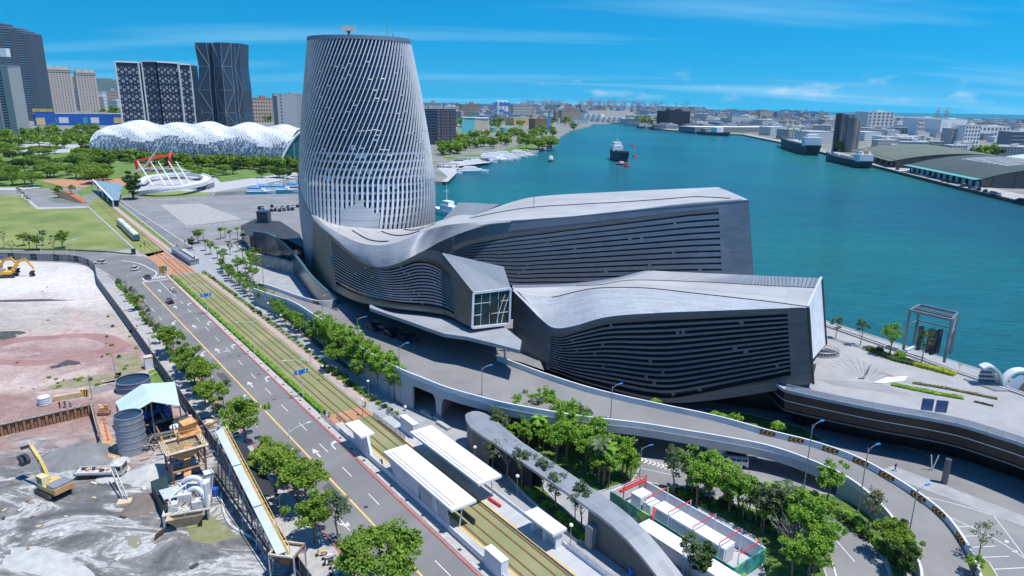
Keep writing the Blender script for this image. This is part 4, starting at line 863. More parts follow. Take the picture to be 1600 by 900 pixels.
# ================================================= PODIUM AND PLAZA
PZ = 9.0
front = [(1180, 560), (1205, 590), (1222, 606), (1240, 612), (1300, 625), (1370, 639), (1440, 651), (1500, 663), (1560, 681), (1600, 694), (1680, 725), (1800, 790)]
Fp = catmull([g(a, b, PZ) for a, b in front], 4)
backp = [g(a, b, PZ) for a, b in ((2100, 850), (1700, 651), (1600, 616), (1480, 575), (1410, 550), (1350, 528), (1288, 507), (1262, 499), (1250, 500))]
pm = mat('plaza_granite', (.27, .27, .275), .85, var=.1, scale=.25, c2=(.34, .34, .335), detail=7)
mb = MB(); mb.prism(Fp+backp, PZ-.5, PZ, bottom=True); struct(mb.build('plaza', pm))
mb = MB(); wallrun(mb, [p-Vector((0, 0, PZ)) for p in backp], .5, -3, PZ+.35); struct(mb.build('seawall', M_quay))
pd = thing('podium', 'dark glass podium building with a curving ledge carrying the waterfront plaza', 'building')
INW = lambda P, i: side(P, i)*(-1)
def offs(P, d):
 r = []
 for i, p in enumerate(P):
  s_ = side(P, i)
  if s_.dot(Vector((.5, .8, 0))) < 0: s_ = -s_
  r.append(p+s_*d)
 return r
F1 = offs(Fp, .8); F2 = offs(Fp, 2.6); F3 = offs(Fp, 6.0); F3 = [g(1000, 600), g(1090, 625)]+F3[3:]
def band(P, z0, Q, z1, m, name, parent=pd):
 mb = MB(); L_ = 0
 for i in range(len(P)-1):
  a, b, c, d = Vector((P[i].x, P[i].y, z0)), Vector((P[i+1].x, P[i+1].y, z0)), Vector((Q[i+1].x, Q[i+1].y, z1)), Vector((Q[i].x, Q[i].y, z1)); l = (b-a).length
  mb.face([a, b, c, d], [(L_, z0), (L_+l, z0), (L_+l, z1), (L_, z1)]); L_ += l
 return mb.build(name, m, parent)
M_pg = panelmat('podium_glass', (.006, .008, .011), (.022, .025, .028), w=1.8, h=30, rough=.3, metal=0, mortar=.04, off=0, var=.4)
band(F1, 4.6, Fp, PZ-.5, M_pg, 'upper_glazing'); band(F3, 0, F3, 4.4, M_pg, 'lower_glazing'); mb = MB(); mb.poly3([Vector((p.x, p.y, 4.4)) for p in F1+[g(1700, 640), g(1100, 560)]]); mb.build('soffit', M_darkin, pd)  # soffit plane near-black, a backdrop that paints the shade in the void
mb = MB(); wallrun(mb, [Vector((p.x, p.y, 4.4)) for p in F1], .5, 0, .25); mb.build('ledge', M_face, pd)
mb = MB(); wallrun(mb, [Vector((p.x, p.y, PZ-.5)) for p in Fp], .3, 0, .6); mb.build('deck_edge', M_conc, pd)
mb = MB(); wallrun(mb, [Vector((p.x, p.y, 6.6)) for p in offs(Fp, .35)], .12, 0, .12); mb.build('wall_line', M_slat, pd)
for a, b in ((1475, 755),):
 p = g(a, b); mb = MB(); mb.cyl(p.x, p.y, 0, 4.6, .5, n=12); mb.build('column', M_face, pd)
for q in ((1456, 735),):
 p = g(*q); mb = MB(); mb.beam(p, p+Vector((-.6, 0, 3)), .15); mb.beam(p, p+Vector((.7, 0, 3)), .15); mb.build('strut_or_reflection', M_slat, pd)  # white V stands for a reflection in the podium glass; added, not a part
bl = thing('balustrade', 'glass balustrade with thin steel posts along the front edge of the plaza', 'railing')
line = resample([Vector((p.x, p.y, PZ)) for p in Fp[10:]], 2.2)
M_bg = mat('rail_glass', (.50, .56, .58), .15, 0, spec=.5); bsdf(M_bg).inputs['Alpha'].default_value = .45
for i in range(len(line)-1):
 a, b = line[i], line[i+1]; mb = MB(); d = (b-a).normalized(); mb.beam(a+d*.08+Vector((0, 0, .62)), b-d*.08+Vector((0, 0, .62)), .03, .95); mb.build('pane', M_bg, bl)
 mb = MB(); mb.beam(a, a+Vector((0, 0, 1.2)), .09); mb.build('post', M_slat, bl)
mb = MB()
for a, b in zip(line, line[1:]): mb.beam(a+Vector((0, 0, 1.18)), b+Vector((0, 0, 1.18)), .08)
mb.build('handrail', M_slat, bl)
# ================================================= VEGETATION
def leafmat(name, stops, trans=.25):
 m = bpy.data.materials.new(name); m.use_nodes = True; nt = m.node_tree; N = nt.nodes; L = nt.links; b = N['Principled BSDF']
 ge = N.new('ShaderNodeNewGeometry'); oi = N.new('ShaderNodeObjectInfo')
 nz = N.new('ShaderNodeTexNoise'); nz.inputs['Scale'].default_value = .9; L.new(ge.outputs['Position'], nz.inputs[0])
 a = N.new('ShaderNodeMath'); a.operation = 'MULTIPLY_ADD'; a.inputs[1].default_value = .45; L.new(ge.outputs['Random Per Island'], a.inputs[0])
 mr = N.new('ShaderNodeMapRange'); mr.inputs['From Min'].default_value = .3; mr.inputs['From Max'].default_value = .7; mr.inputs['To Min'].default_value = 0; mr.inputs['To Max'].default_value = .38; L.new(nz.outputs['Fac'], mr.inputs['Value'])
 a2 = N.new('ShaderNodeMath'); a2.operation = 'MULTIPLY_ADD'; a2.inputs[1].default_value = .2; L.new(oi.outputs['Random'], a2.inputs[0]); L.new(mr.outputs[0], a2.inputs[2]); L.new(a2.outputs[0], a.inputs[2])
 r = rampnode(N, stops); L.new(a.outputs[0], r.inputs[0]); L.new(r.outputs[0], b.inputs['Base Color']); b.inputs['Roughness'].default_value = .55
 b.inputs['Specular IOR Level'].default_value = .25
 b.inputs['Transmission Weight'].default_value = 0
 tr = N.new('ShaderNodeBsdfTranslucent'); L.new(r.outputs[0], tr.inputs[0]); mx = N.new('ShaderNodeMixShader'); mx.inputs[0].default_value = trans
 L.new(b.outputs[0], mx.inputs[1]); L.new(tr.outputs[0], mx.inputs[2]); L.new(mx.outputs[0], N['Material Output'].inputs[0])
 MATS[name] = m; return m
G_mid = leafmat('leaves_green', [(0, (.06, .125, .014)), (.4, (.14, .25, .026)), (.75, (.26, .38, .045)), (1, (.38, .47, .08))])
G_bri = leafmat('leaves_bright', [(0, (.06, .15, .012)), (.4, (.15, .31, .028)), (1, (.34, .50, .07))])
G_dk = leafmat('leaves_dark', [(0, (.02, .045, .01)), (.5, (.05, .10, .02)), (1, (.12, .19, .04))])
G_yel = leafmat('leaves_yellow', [(0, (.18, .24, .02)), (1, (.5, .52, .06))])
G_dry = leafmat('leaves_dry', [(0, (.09, .10, .04)), (.6, (.20, .22, .09)), (1, (.34, .33, .18))])
G_grey = leafmat('leaves_greygreen', [(0, (.05, .08, .035)), (.5, (.10, .15, .06)), (1, (.20, .25, .12))])
def leaf(mb, c, size, rnd, flat=.5):
 n = Vector((rnd.gauss(0, 1), rnd.gauss(0, 1), abs(rnd.gauss(0, 1))+flat)).normalized()
 t = n.cross(Vector((rnd.gauss(0, 1), rnd.gauss(0, 1), rnd.gauss(0, 1)))).normalized(); b = n.cross(t); s = size*rnd.uniform(.6, 1.3)
 k = len(mb.v); mb.v += [tuple(c-t*s), tuple(c+b*s*.5+n*s*.12), tuple(c+t*s), tuple(c-b*s*.5+n*s*.12)]; mb.f.append((k, k+1, k+2, k+3)); mb.uv.append([(0, 0)]*4); mb.mi.append(0)
def crown(seed, rx, rz, nclump, nleaf, size, m, zc=0, clump=.33, shell=.55, name='crown', asym=.2, flat=.5):
 rnd = random.Random(seed); mb = MB(); off = [Vector((rnd.uniform(-1, 1), rnd.uniform(-1, 1), rnd.uniform(-.5, .5)))*asym*rx for _ in range(3)]
 for i in range(nclump):
  d = Vector((rnd.gauss(0, 1), rnd.gauss(0, 1), rnd.gauss(.25, .8))).normalized(); r = rnd.uniform(shell, 1)
  c = Vector((d.x*rx*r, d.y*rx*r, zc+d.z*rz*r))+off[i % 3]; cr_ = clump*rx*rnd.uniform(.6, 1.25)
  for _ in range(int(nleaf*rnd.uniform(.6, 1.3))):
   e = Vector((rnd.gauss(0, 1), rnd.gauss(0, 1), rnd.gauss(0, .7))).normalized()*cr_*rnd.random()**.4
   e.z *= .75; leaf(mb, c+e, size, rnd, flat)
 return mb.data(name, m)
def trunk(seed, h, r, spread, nl=5, lean=0., m=M_wood, h0=.35):
 rnd = random.Random(seed); mb = MB(); top = Vector((lean*h*.5, rnd.uniform(-.1, .1)*h*.3, h*.75))
 mb.tube([Vector((0, 0, -.1)), Vector((lean*h*.1, 0, h*.3)), Vector((lean*h*.3, .05*h, h*.55)), top], [r*1.25, r, r*.7, r*.35], 6)
 for i in range(nl):
  a = 2*PI*i/nl+rnd.uniform(-.5, .5); z0 = h*rnd.uniform(h0, .62); p = Vector((lean*h*.25, 0, z0)); e = Vector((math.cos(a)*spread*.75, math.sin(a)*spread*.75, z0+h*rnd.uniform(.2, .42)))
  mb.tube([p, p.lerp(e, .5)+Vector((0, 0, -.03*h)), e], [r*.55, r*.38, r*.15], 4)
 return mb.data('trunk', m)
K = {}
for i in range(4): K['round%d' % i] = (trunk(i, 5.2, .16, 2.6), crown(10+i, 2.7, 1.9, 30, 150, .19, G_mid, 4.6, clump=.29, asym=.26, shell=.4))
for i in range(4): K['bright%d' % i] = (trunk(20+i, 5.0, .13, 1.7), crown(30+i, 1.85, 1.9, 26, 95, .16, G_bri, 4.5, clump=.30, asym=.2, shell=.45))
for i in range(3): K['slim%d' % i] = (trunk(40+i, 5.0, .09, 1.2, 5), crown(45+i, 1.3, 1.7, 24, 42, .15, G_grey, 4.3, clump=.34))
for i in range(2): K['thin%d' % i] = (trunk(50+i, 5.0, .07, 1.2, 8), crown(55+i, 1.3, 1.6, 18, 22, .13, G_dry, 4.2, clump=.34))
for i in range(3): K['broad%d' % i] = (trunk(60+i, 6.0, .3, 4.6, 6, h0=.3), crown(65+i, 5.2, 2.1, 54, 90, .34, (G_mid, G_dk, G_mid)[i], 5.2, clump=.27, asym=.15))
for i in range(2): K['dark%d' % i] = (trunk(70+i, 7.5, .2, 2, 5), crown(75+i, 2.4, 3.6, 46, 90, .24, G_dk, 5.2, clump=.33))
for i in range(3): K['far%d' % i] = (trunk(80+i, 6, .3, 3, 3), crown(85+i, 4.2, 2.6, 16, 22, 1.0, (G_mid, G_dk, G_mid)[i], 5.0, clump=.4))
def frond_crown(seed, m, nf=20, L_=1.7, zc=5.2):
 rnd = random.Random(seed); mb = MB()
 for i in range(nf):
  a = 2*PI*i/nf+rnd.uniform(-.2, .2); up = rnd.uniform(-.25, 1.0); p = Vector((0, 0, zc)); d = Vector((math.cos(a), math.sin(a), up)).normalized(); prev = p; segs = 5
  for k in range(segs):
   q = prev+d*(L_/segs); s_ = Vector((-math.sin(a), math.cos(a), 0)); w0 = .42*math.sin(PI*(k+.35)/(segs+.6)); w1 = .42*math.sin(PI*(k+1.3)/(segs+.6))
   for sg in (-1, 1):
    kk = len(mb.v); mb.v += [tuple(prev), tuple(q), tuple(q+s_*sg*w1-Vector((0, 0, w1*.5))), tuple(prev+s_*sg*w0-Vector((0, 0, w0*.5)))]; mb.f.append((kk, kk+1, kk+2, kk+3)); mb.uv.append([(0, 0)]*4); mb.mi.append(0)
   prev = q; d = (d+Vector((0, 0, -.30))).normalized()
 return mb.data('crown', m)
for i in range(2):
 mb = MB(); mb.tube([Vector((0, 0, -.1)), Vector((.05, .05, 2.5)), Vector((.15, 0, 5.2))], [.17, .13, .12], 6)
 K['palm%d' % i] = (mb.data('trunk', M_wood), frond_crown(90+i, G_bri if i else G_grey))
mb = MB(); rnd = random.Random(5)
mb = MB(); mb.tube([Vector((0, 0, -.1)), Vector((.1, 0, 1.2)), Vector((.2, .1, 2.0))], [.15, .12, .06], 5)
for i in range(16):
 a = i*2.4; mb.tube([Vector((.1, 0, 1.1+.05*i)), Vector((math.cos(a)*.9, math.sin(a)*.9, 2.4+.1*i)), Vector((math.cos(a)*1.6, math.sin(a)*1.6, 3.2+.1*i))], [.07, .05, .015], 4)
M_bare = mat('bare_twigs', (.24, .22, .20), .9)
K['bare0'] = (mb.data('trunk', M_bare), crown(99, 1.5, .8, 26, 7, .1, mat('twig_ends', (.3, .26, .22), .9), 3.1, clump=.2))
TREE0 = {}
def tree(kind, p, s, label, group=None, rz=None, sz=None):
 rnd = random.Random(int(p.x*13+p.y*7)); rz = rnd.uniform(0, 6.28) if rz is None else rz; q = s*(sz or rnd.uniform(.92, 1.1))
 nm = {'palm': 'palm_tree', 'bare': 'bare_tree'}.get(kind[:4], 'tree')
 o = thing(nm, label, 'palm' if nm == 'palm_tree' else 'tree', p, rz, group, (s, s, q)); t, c = K[kind]
 link('trunk', t, o); link('crown', c, o); return o
def shrubmesh(seed, r, h, m, n=140, size=.16):
 rnd = random.Random(seed); mb = MB()
 for _ in range(n):
  d = Vector((rnd.gauss(0, 1), rnd.gauss(0, 1), abs(rnd.gauss(0, .8)))).normalized()*rnd.uniform(.6, 1.05); leaf(mb, Vector((d.x*r, d.y*r, d.z*h+.05)), size, rnd)
 k = len(mb.v); mb.cyl(0, 0, 0, h*.7, r*.75, r*.5, 7); return mb.data('shrub', m)
SH = [shrubmesh(1, .7, .7, G_mid), shrubmesh(2, .75, .6, G_bri), shrubmesh(3, .65, .8, G_dk), shrubmesh(4, .7, .6, G_yel, size=.13), shrubmesh(5, .6, .9, G_grey)]
def shrub(k, p, s, label, group): o = link('shrub', SH[k], None, p, random.uniform(0, 6), s); return tag(o, label, 'shrub', group)
row = [(196, 462, 'thin0', .9), (205, 472, 'slim0', .9), (215, 485, 'round0', .75), (226, 500, 'thin1', .95), (232, 508, 'slim1', .8), (240, 522, 'thin0', .8), (250, 538, 'slim2', .95), (262, 553, 'round1', .9), (272, 562, 'round2', 1.0), (292, 590, 'round3', 1.0), (305, 605, 'round0', 1.05), (318, 620, 'round1', 1.1), (335, 655, 'round2', 1.0), (350, 640, 'slim1', 1.1), (384, 692, 'round3', 1.2), (432, 770, 'round0', 1.15), (442, 762, 'round2', .95), (478, 800, 'round1', 1.15), (492, 848, 'round3', 1.05), (528, 850, 'slim2', 1.25), (466, 785, 'round0', .95), (418, 738, 'round3', .9), (322, 638, 'round1', .8), (284, 578, 'round2', .8)]
for i, (x, y, k, s) in enumerate(row):
 tree(k, g(x, y), s*(1.1 if k[:5] == 'round' else 1.05), f'{ordn(i)} street tree from the far junction, between dirt lot fence and road', 'street trees beside the dirt lot fence')
tree('broad0', g(590, 915), 1.0, 'large bushy green tree at the bottom edge covering the nearest lanes')
gr = 'bushes on the sidewalk by the dirt lot'
rnd = random.Random(11)
for i in range(46):
 s = 176-i*3.1; o = shrub(rnd.choice([0, 1, 1, 4]), sn(s, -11.2+rnd.uniform(-.5, .5), .1), rnd.uniform(.9, 1.7), ordn(i)+' bush from the far end below the street trees by the lot fence', gr)
for i in range(34):
 shrub(rnd.choice([0, 1, 4]), g(*rnd.choice([(rnd.uniform(66, 186), rnd.uniform(588, 606)), (rnd.uniform(185, 250), rnd.uniform(556, 590)), (rnd.uniform(165, 250), rnd.uniform(470, 560))])), rnd.uniform(.35, .9), 'small tuft of weeds growing on the dirt lot', 'weeds on the dirt lot')
def hedge(pts, w, h, m, label, name='hedge', n=60, size=.16, cat='hedge', seed=1, group=None):
 rnd = random.Random(seed); mb = MB(); P = resample(pts, .5)
 wallrun(mb, P, w*.8, 0, h*.85)
 for i in range(len(P)-1):
  sd = side(P, i)
  for _ in range(n):
   q = P[i].lerp(P[i+1], rnd.random())+sd*rnd.uniform(-w/2, w/2); leaf(mb, q+Vector((0, 0, rnd.uniform(.3, 1.08)*h*(1+.15*math.sin(i*.7)))), size, rnd)
 return tag(mb.build(name, m), label, cat, group)
hedge([sn(36, 5.75), sn(100, 5.75), sn(175, 5.9)], 1.1, .8, G_bri, 'long clipped green hedge between the road and the grassed tram tracks', n=16, size=.26)
for i in range(52):
 s = 38+i*2.65; k = rnd.choice([0, 0, 2, 1]); shrub(3 if i in (7, 8) else k, sn(s, 16.9+rnd.uniform(-.3, .3), .02), rnd.uniform(.7, 1.25), ordn(i)+' low shrub from the near end in the planting strip right of the tram tracks', 'shrubs beside the tram tracks')
gt = 'slender trees in front of the ramp retaining wall'
for i in range(22):
 s = 62+i*5.4; p = sn(s, 21.0+rnd.uniform(-.8, .8)+(.0 if s < 100 else (s-100)*.03)); tree(rnd.choice(['bright0', 'bright2', 'slim1', 'bright1']) if i < 14 else rnd.choice(['slim2', 'bright2']), p, rnd.uniform(.75, .95), f'{ordn(i)} slender tree beyond the leafy grove, beside the ramp wall', gt)
bush = [(507, 545, 1.15), (517, 552, 1.0), (528, 563, 1.2), (538, 566, 1.1), (548, 575, 1.2), (556, 585, 1.0), (565, 588, 1.2), (575, 592, 1.15), (585, 602, 1.1), (592, 610, 1.0), (600, 612, 1.15), (608, 620, 1.1), (617, 626, 1.0), (522, 580, .8), (560, 603, .85)]
for i, (x, y, s) in enumerate(bush): tree('bright%d' % (i % 4), g(x, y), s*1.38, f'{ordn(i)} bushy green tree of the grove by the ramp wall', 'grove of bushy trees below the ramp')
for i in range(30): tree('bright%d' % (i % 4), sn(56+i*4.0, 20.2+rnd.uniform(-1.2, 1.2)+(0 if i < 11 else (i-11)*.1)), rnd.uniform(.6, .85), f'{ordn(i)} small leafy tree from the near end in the strip beside the ramp wall', 'small leafy trees beside the ramp wall')
for i in range(14): shrub(rnd.choice([0, 1, 2]), g(505+i*8.7, 575+i*5.6, .02), 1.1, ordn(i)+' low shrub from the left under the leafy grove', 'shrubs under the grove')
pl_ = [(322, 392, 'palm0', .9), (330, 398, 'bright0', .9), (340, 404, 'palm1', .9), (350, 412, 'bright1', .95), (360, 398, 'slim0', .9), (372, 428, 'bright2', 1.1), (380, 410, 'palm0', 1), (384, 432, 'bright3', 1.1), (392, 420, 'bright0', 1.1), (396, 442, 'bright1', 1.0), (372, 394, 'slim1', .9), (300, 388, 'dark0', .6), (310, 380, 'round1', .9), (318, 376, 'palm1', 1), (345, 374, 'palm0', 1), (352, 372, 'palm1', .95), (360, 378, 'palm0', .95), (372, 374, 'palm1', 1), (380, 382, 'palm0', .9), (402, 425, 'bright3', 1.0)]
for i, (x, y, k, s) in enumerate(pl_): tree(k, g(x, y), s, f'{ordn(i)} small tree of the cluster between parking field and ramp start', 'trees at the left end of the ramp')
gd = [(772, 690, 'slim0', 1.1), (783, 700, 'slim1', 1.1), (800, 668, 'bright0', 1.0), (812, 676, 'bright1', 1.1), (825, 668, 'bright2', 1.1), (836, 680, 'slim0', 1.15), (842, 700, 'palm1', 1.0), (850, 672, 'bright3', 1.15), (862, 690, 'bright0', 1.2), (872, 678, 'bright2', 1.1), (880, 700, 'bright1', 1.2), (885, 722, 'bright2', 1.2), (895, 690, 'bright3', 1.1), (905, 712, 'bright0', 1.3), (915, 735, 'bright1', 1.2), (915, 695, 'slim1', 1.2), (928, 720, 'bright2', 1.3), (935, 755, 'palm0', 1.25), (944, 755, 'palm1', 1.25), (940, 705, 'bright3', 1.0), (952, 735, 'bright0', 1.0), (972, 745, 'bright1', 1.15), (978, 748, 'bright2', 1.0), (868, 728, 'bright3', 1.1), (842, 648, 'slim2', .9), (818, 700, 'bright2', .95)]
for i, (x, y, k, s) in enumerate(gd): tree(k, g(x, y), s*1.12, f'{ordn(i)} plant from the left in the garden bed below the ramp', 'palms and trees in the garden bed below the ramp')
cn_ = [(770, 740, 'slim2', 1.15), (792, 745, 'bare0', 1.6), (815, 765, 'slim1', 1.2), (825, 765, 'slim0', 1.2), (848, 780, 'slim2', 1.2), (868, 800, 'slim0', 1.3), (908, 826, 'slim1', 1.35), (898, 816, 'slim2', 1.0), (1076, 905, 'slim0', 1.2), (1096, 905, 'dark0', .7)]
for i, (x, y, k, s) in enumerate(cn_): tree(k, g(x, y), s, f'{ordn(i)} slim pale-leaved tree from the left beside the long grey canopy', 'slim trees along the grey canopy')
for i in range(30):
 t = i/29; shrub(3 if i in (5, 6, 14) else rnd.choice([0, 1, 1, 2]), g(lerp(748, 912, t)+rnd.uniform(-4, 4), lerp(692, 842, t**1.02)+rnd.uniform(-2, 2), .3), rnd.uniform(.9, 1.4), ordn(i)+' low shrub from the far end in the planter along the grey canopy', 'shrubs in the canopy planter')
for i, (x, y, k, s) in enumerate(gd[::2]+gd[1::4]): tree('bright%d' % (i % 4), g(x+7, y+5), s*.85, f'{ordn(i)} smaller bushy tree filling the garden bed below the ramp', 'bushy trees filling the garden bed')
bk = [(1052, 775, 'slim0', 1.5), (1072, 770, 'bright0', 1.1), (1088, 790, 'bright1', 1.2), (1100, 780, 'bright2', 1.1), (1108, 776, 'bright3', 1.2), (1130, 790, 'bright0', 1.2), (1140, 800, 'bright1', 1.0), (1152, 806, 'bright1', 1.2), (1168, 812, 'slim0', 1.1), (1180, 820, 'slim1', 1.1), (1192, 832, 'slim2', 1.25), (1205, 822, 'palm1', 1.2), (1215, 838, 'slim2', 1.3), (1222, 826, 'palm0', 1.3), (1232, 842, 'bright2', 1.0), (1245, 852, 'bright3', 1.25), (1258, 866, 'bright0', 1.3), (1272, 880, 'bright1', 1.3), (1236, 905, 'bright0', 1.0), (1262, 905, 'bright2', 1.1), (1240, 880, 'bare0', 1.4), (1222, 862, 'bare0', 1.3)]
for i, (x, y, k, s) in enumerate(bk): tree(k, g(x, y), s*1.1, f'{ordn(i)} plant from the left in the bed behind the green compound', 'palms and trees behind the green fenced compound')
for i in range(40):
 t = rnd.random(); shrub(rnd.choice([0, 1, 2, 2]), g(lerp(1030, 1270, t)+rnd.uniform(-14, 14), lerp(762, 850, t**1.3)+rnd.uniform(-6, 10), .1), rnd.uniform(1, 1.8), 'low shrub in the bed behind the green compound', 'shrubs behind the green compound')
for i, (x, y, k, s) in enumerate(bk[1:20:2]): tree('bright%d' % (i % 4), g(x+8, y+9), s*.8, f'{ordn(i)} smaller bushy tree filling the bed behind the green compound', 'bushy trees behind the compound')
ic = [(1290, 795, 'bright0', 1.25), (1355, 832, 'thin0', 1.35), (1362, 825, 'slim1', 1.1), (1385, 868, 'round1', .85), (1400, 862, 'dark1', .6), (1405, 885, 'round2', .8), (1412, 905, 'dark0', .65)]
for i, (x, y, k, s) in enumerate(ic): tree(k, g(x, y), s, f'{ordn(i)} tree from the left on the green strip inside the ramp curve', 'trees inside the ramp curve')
for i in range(34):
 t = i/33; shrub(rnd.choice([0, 1, 1, 2]), g(lerp(1248, 1405, t)+rnd.uniform(0, 16), lerp(777, 890, t**1.25)-rnd.uniform(0, 6), .1), rnd.uniform(.9, 1.7), ordn(i)+' shrub from the left between the lower road and the ramp wall', 'shrubs inside the ramp curve')
hedge([g(1315, 803), g(1330, 808), g(1345, 820)], 1.6, .7, G_bri, 'clipped bright green shrub row between lower road and ramp', n=40, cat='hedge', seed=4)
tree('thin0', g(1527, 879), 1.25, 'thin yellowish tree beside the parking bays right of the ramp', None)
tree('bright1', g(1520, 905), .6, 'small bushy tree at the bottom edge right of the ramp')
for i, (x, y) in enumerate(((1024, 632), (1118, 652), (1130, 656), (1150, 655), (1215, 668))): shrub(1, g(x, y, 3.5), 1.8, 'green shrub showing just behind the inner ramp wall', 'shrubs behind the ramp wall')
for i, (x, y, k) in enumerate(((1305.5, 529, 'slim0'), (1344, 540, 'slim1'), (1390, 555, 'bright1'), (1440, 566, 'slim2'), (1498, 579, 'thin0'))):
 tree(k, g(x, y, PZ), (1.05, 1.1, 1.15, 1.3, .35)[i], f'{ordn(i)} young tree from the left along the waterfront of the plaza', 'young trees on the plaza waterfront')
hedge([g(1352, 544, PZ), g(1375, 553, PZ), g(1400, 563, PZ), g(1430, 570, PZ)], 2.6, .6, G_dk, 'low dark planting along the plaza waterfront', n=60, size=.2, seed=5, cat='planting')
hedge([g(1428, 570, PZ), g(1460, 578, PZ), g(1492, 587, PZ)], 2.2, .7, G_yel, 'yellow-green planting strip along the plaza waterfront', n=60, size=.2, seed=6, cat='planting')
shrub(1, g(1406, 556, PZ), 1.8, 'round green shrub left of the steel lift frame', None)
shrub(2, g(1374, 549, PZ), 1.6, 'round dark shrub in the plaza planting strip', None)
hedge([g(1393, 601, PZ), g(1420, 607, PZ), g(1460, 615, PZ), g(1505, 623, PZ)], 1.6, .35, G_bri, 'low green planting wedge in the middle of the plaza paving', n=60, size=.16, seed=7, cat='planting')
hedge([g(1426, 599, PZ), g(1470, 606, PZ), g(1520, 616, PZ), g(1558, 624, PZ)], .9, .3, G_dry, 'thin reddish green planting line across the plaza paving', n=50, size=.14, seed=8, cat='planting')
hedge([g(1522, 628, PZ), g(1552, 635, PZ)], .6, .2, G_dk, 'short dark planting line at the near side of the plaza', n=50, size=.14, seed=9, cat='planting')
le = [(8, 388, 'thin0', 1.3), (38, 384, 'round0', .9), (47, 392, 'slim0', 1.1), (58, 391, 'round2', 1.0), (68, 384, 'slim2', 1.2), (85, 398, 'thin1', 1.2), (98, 388, 'round3', 1.1), (20, 400, 'thin1', 1.2)]
for i, (x, y, k, s) in enumerate(le): tree(k, g(x, y), s, f'{ordn(i)} small tree at the near edge of the big lawn', 'small trees at the near edge of the lawn')
tree('dark0', g(208, 311), 2.1, 'tall dark tree standing alone by the white footbridge'); tree('dark1', g(210, 312), 1.4, 'bushy lower growth beside the tall dark tree near the footbridge')
tree('round1', g(92, 309), 1.2, 'rounded tree at the bend of the curved drive')
tree('round2', g(112, 303), .9, 'small round tree beyond the flower beds by the tram bend')
for i in range(5): tree('slim%d' % (i % 3), g(28+i*4.5, 302+i*4.5), .8, f'{ordn(i)} sapling from the far end of the lawn strip', 'saplings on the lawn strip')
park = 'park trees at the left'
rnd = random.Random(21); n = 0
spots = []
for _ in range(62):
 x = rnd.uniform(-30, 168); y = rnd.uniform(236, 292) if x < 140 else rnd.uniform(262, 288)
 if 60 < x < 140 and y > 284: continue
 spots.append((x, y))
spots.sort(key=lambda a: a[1])
for i, (x, y) in enumerate(spots): tree('broad%d' % rnd.choice([0, 0, 1, 2]), g(x, y), rnd.uniform(1.05, 1.6), 'broad green park tree in the dense grove at the left', park)
def grove(name, label, items, cat='trees'):     # a far grove that reads as one mass: real crowns and trunks joined
 import numpy as np
 V = []; F = []; MI = []; k = 0
 for kind, p, s_ in items:
  a = rnd.uniform(0, 6.28); R = Matrix.Rotation(a, 3, 'Z')*s_
  for mi, me in enumerate(K[kind]):
   co = [R @ v.co+p for v in me.vertices]; V += [tuple(c) for c in co]; F += [tuple(k+i for i in q.vertices) for q in me.polygons]; MI += [mi]*len(me.polygons); k += len(co)
 me = bpy.data.meshes.new(name); me.from_pydata(V, [], F)
 for m in (M_wood, G_mid): me.materials.append(m)
 me.polygons.foreach_set('material_index', MI); o = bpy.data.objects.new(name, me); COL.objects.link(o); return tag(o, label, cat, None, 'stuff')
grove('tree_belt', 'belt of dark green trees along the foot of the wavy white hall', [('far%d' % rnd.choice([0, 1, 2]), g(lerp(132, 472, i/80)+rnd.uniform(-4, 4), 249+i*.2+rnd.uniform(-2.5, 4)), rnd.uniform(.9, 1.5)) for i in range(81)])
for i in range(22):
 x = rnd.uniform(290, 470); tree('broad%d' % rnd.choice([0, 1, 2]), g(x, rnd.uniform(264, 282)), rnd.uniform(.7, 1.1), 'broad tree on the grass between promenade and wavy white hall', 'park trees near the marina lawn')
grove('store_trees', 'green trees below the blue store and around the park plaza', [('far%d' % rnd.choice([0, 1, 2]), g(rnd.uniform(-20, 150), rnd.uniform(206, 232)), rnd.uniform(1.3, 2.0)) for i in range(56)])
grove('marina_trees', 'green trees of the harbour park behind the moored yachts', [('far%d' % rnd.choice([0, 0, 2]), (lambda x: g(x, rnd.uniform(-10, 12)+232-(x-690)*.12))(rnd.uniform(690, 866)), rnd.uniform(1.2, 2.0)) for i in range(80)]+[('broad1', g(rnd.uniform(822, 862), rnd.uniform(226, 234)), 2.0) for i in range(9)])
grove('far_bank_trees', 'hazy green trees on the far bank beside the black block', [('far%d' % rnd.choice([1, 2]), g(rnd.uniform(995, 1050), rnd.uniform(186, 198)), rnd.uniform(2.2, 3.6)) for i in range(26)])
grove('city_trees', 'scattered hazy green trees between the distant city blocks', [('far%d' % rnd.choice([0, 1, 2]), g(rnd.uniform(140, 480), rnd.uniform(172, 192)), rnd.uniform(2.4, 4)) for i in range(70)]+[('far%d' % rnd.choice([0, 1, 2]), g(rnd.uniform(700, 900), rnd.uniform(188, 205)), rnd.uniform(1.8, 3)) for i in range(40)])
for i, (x, y, s) in enumerate(((1310, 237, 1.6), (1330, 232, 1.4), (1445, 245, 1.6), (1455, 243, 1.8), (1480, 240, 1.8), (1498, 242, 1.6), (1510, 240, 1.8), (1525, 250, 2.2), (1535, 252, 2.4), (1545, 248, 2.4), (1552, 250, 2.0), (1560, 246, 2.0), (1476, 218, 2), (1490, 217, 2), (1600, 290, 1.2))):
 tree('far%d' % (i % 3), g(x, y), s, 'green tree among the warehouses on the opposite bank', 'trees among the opposite bank warehouses')
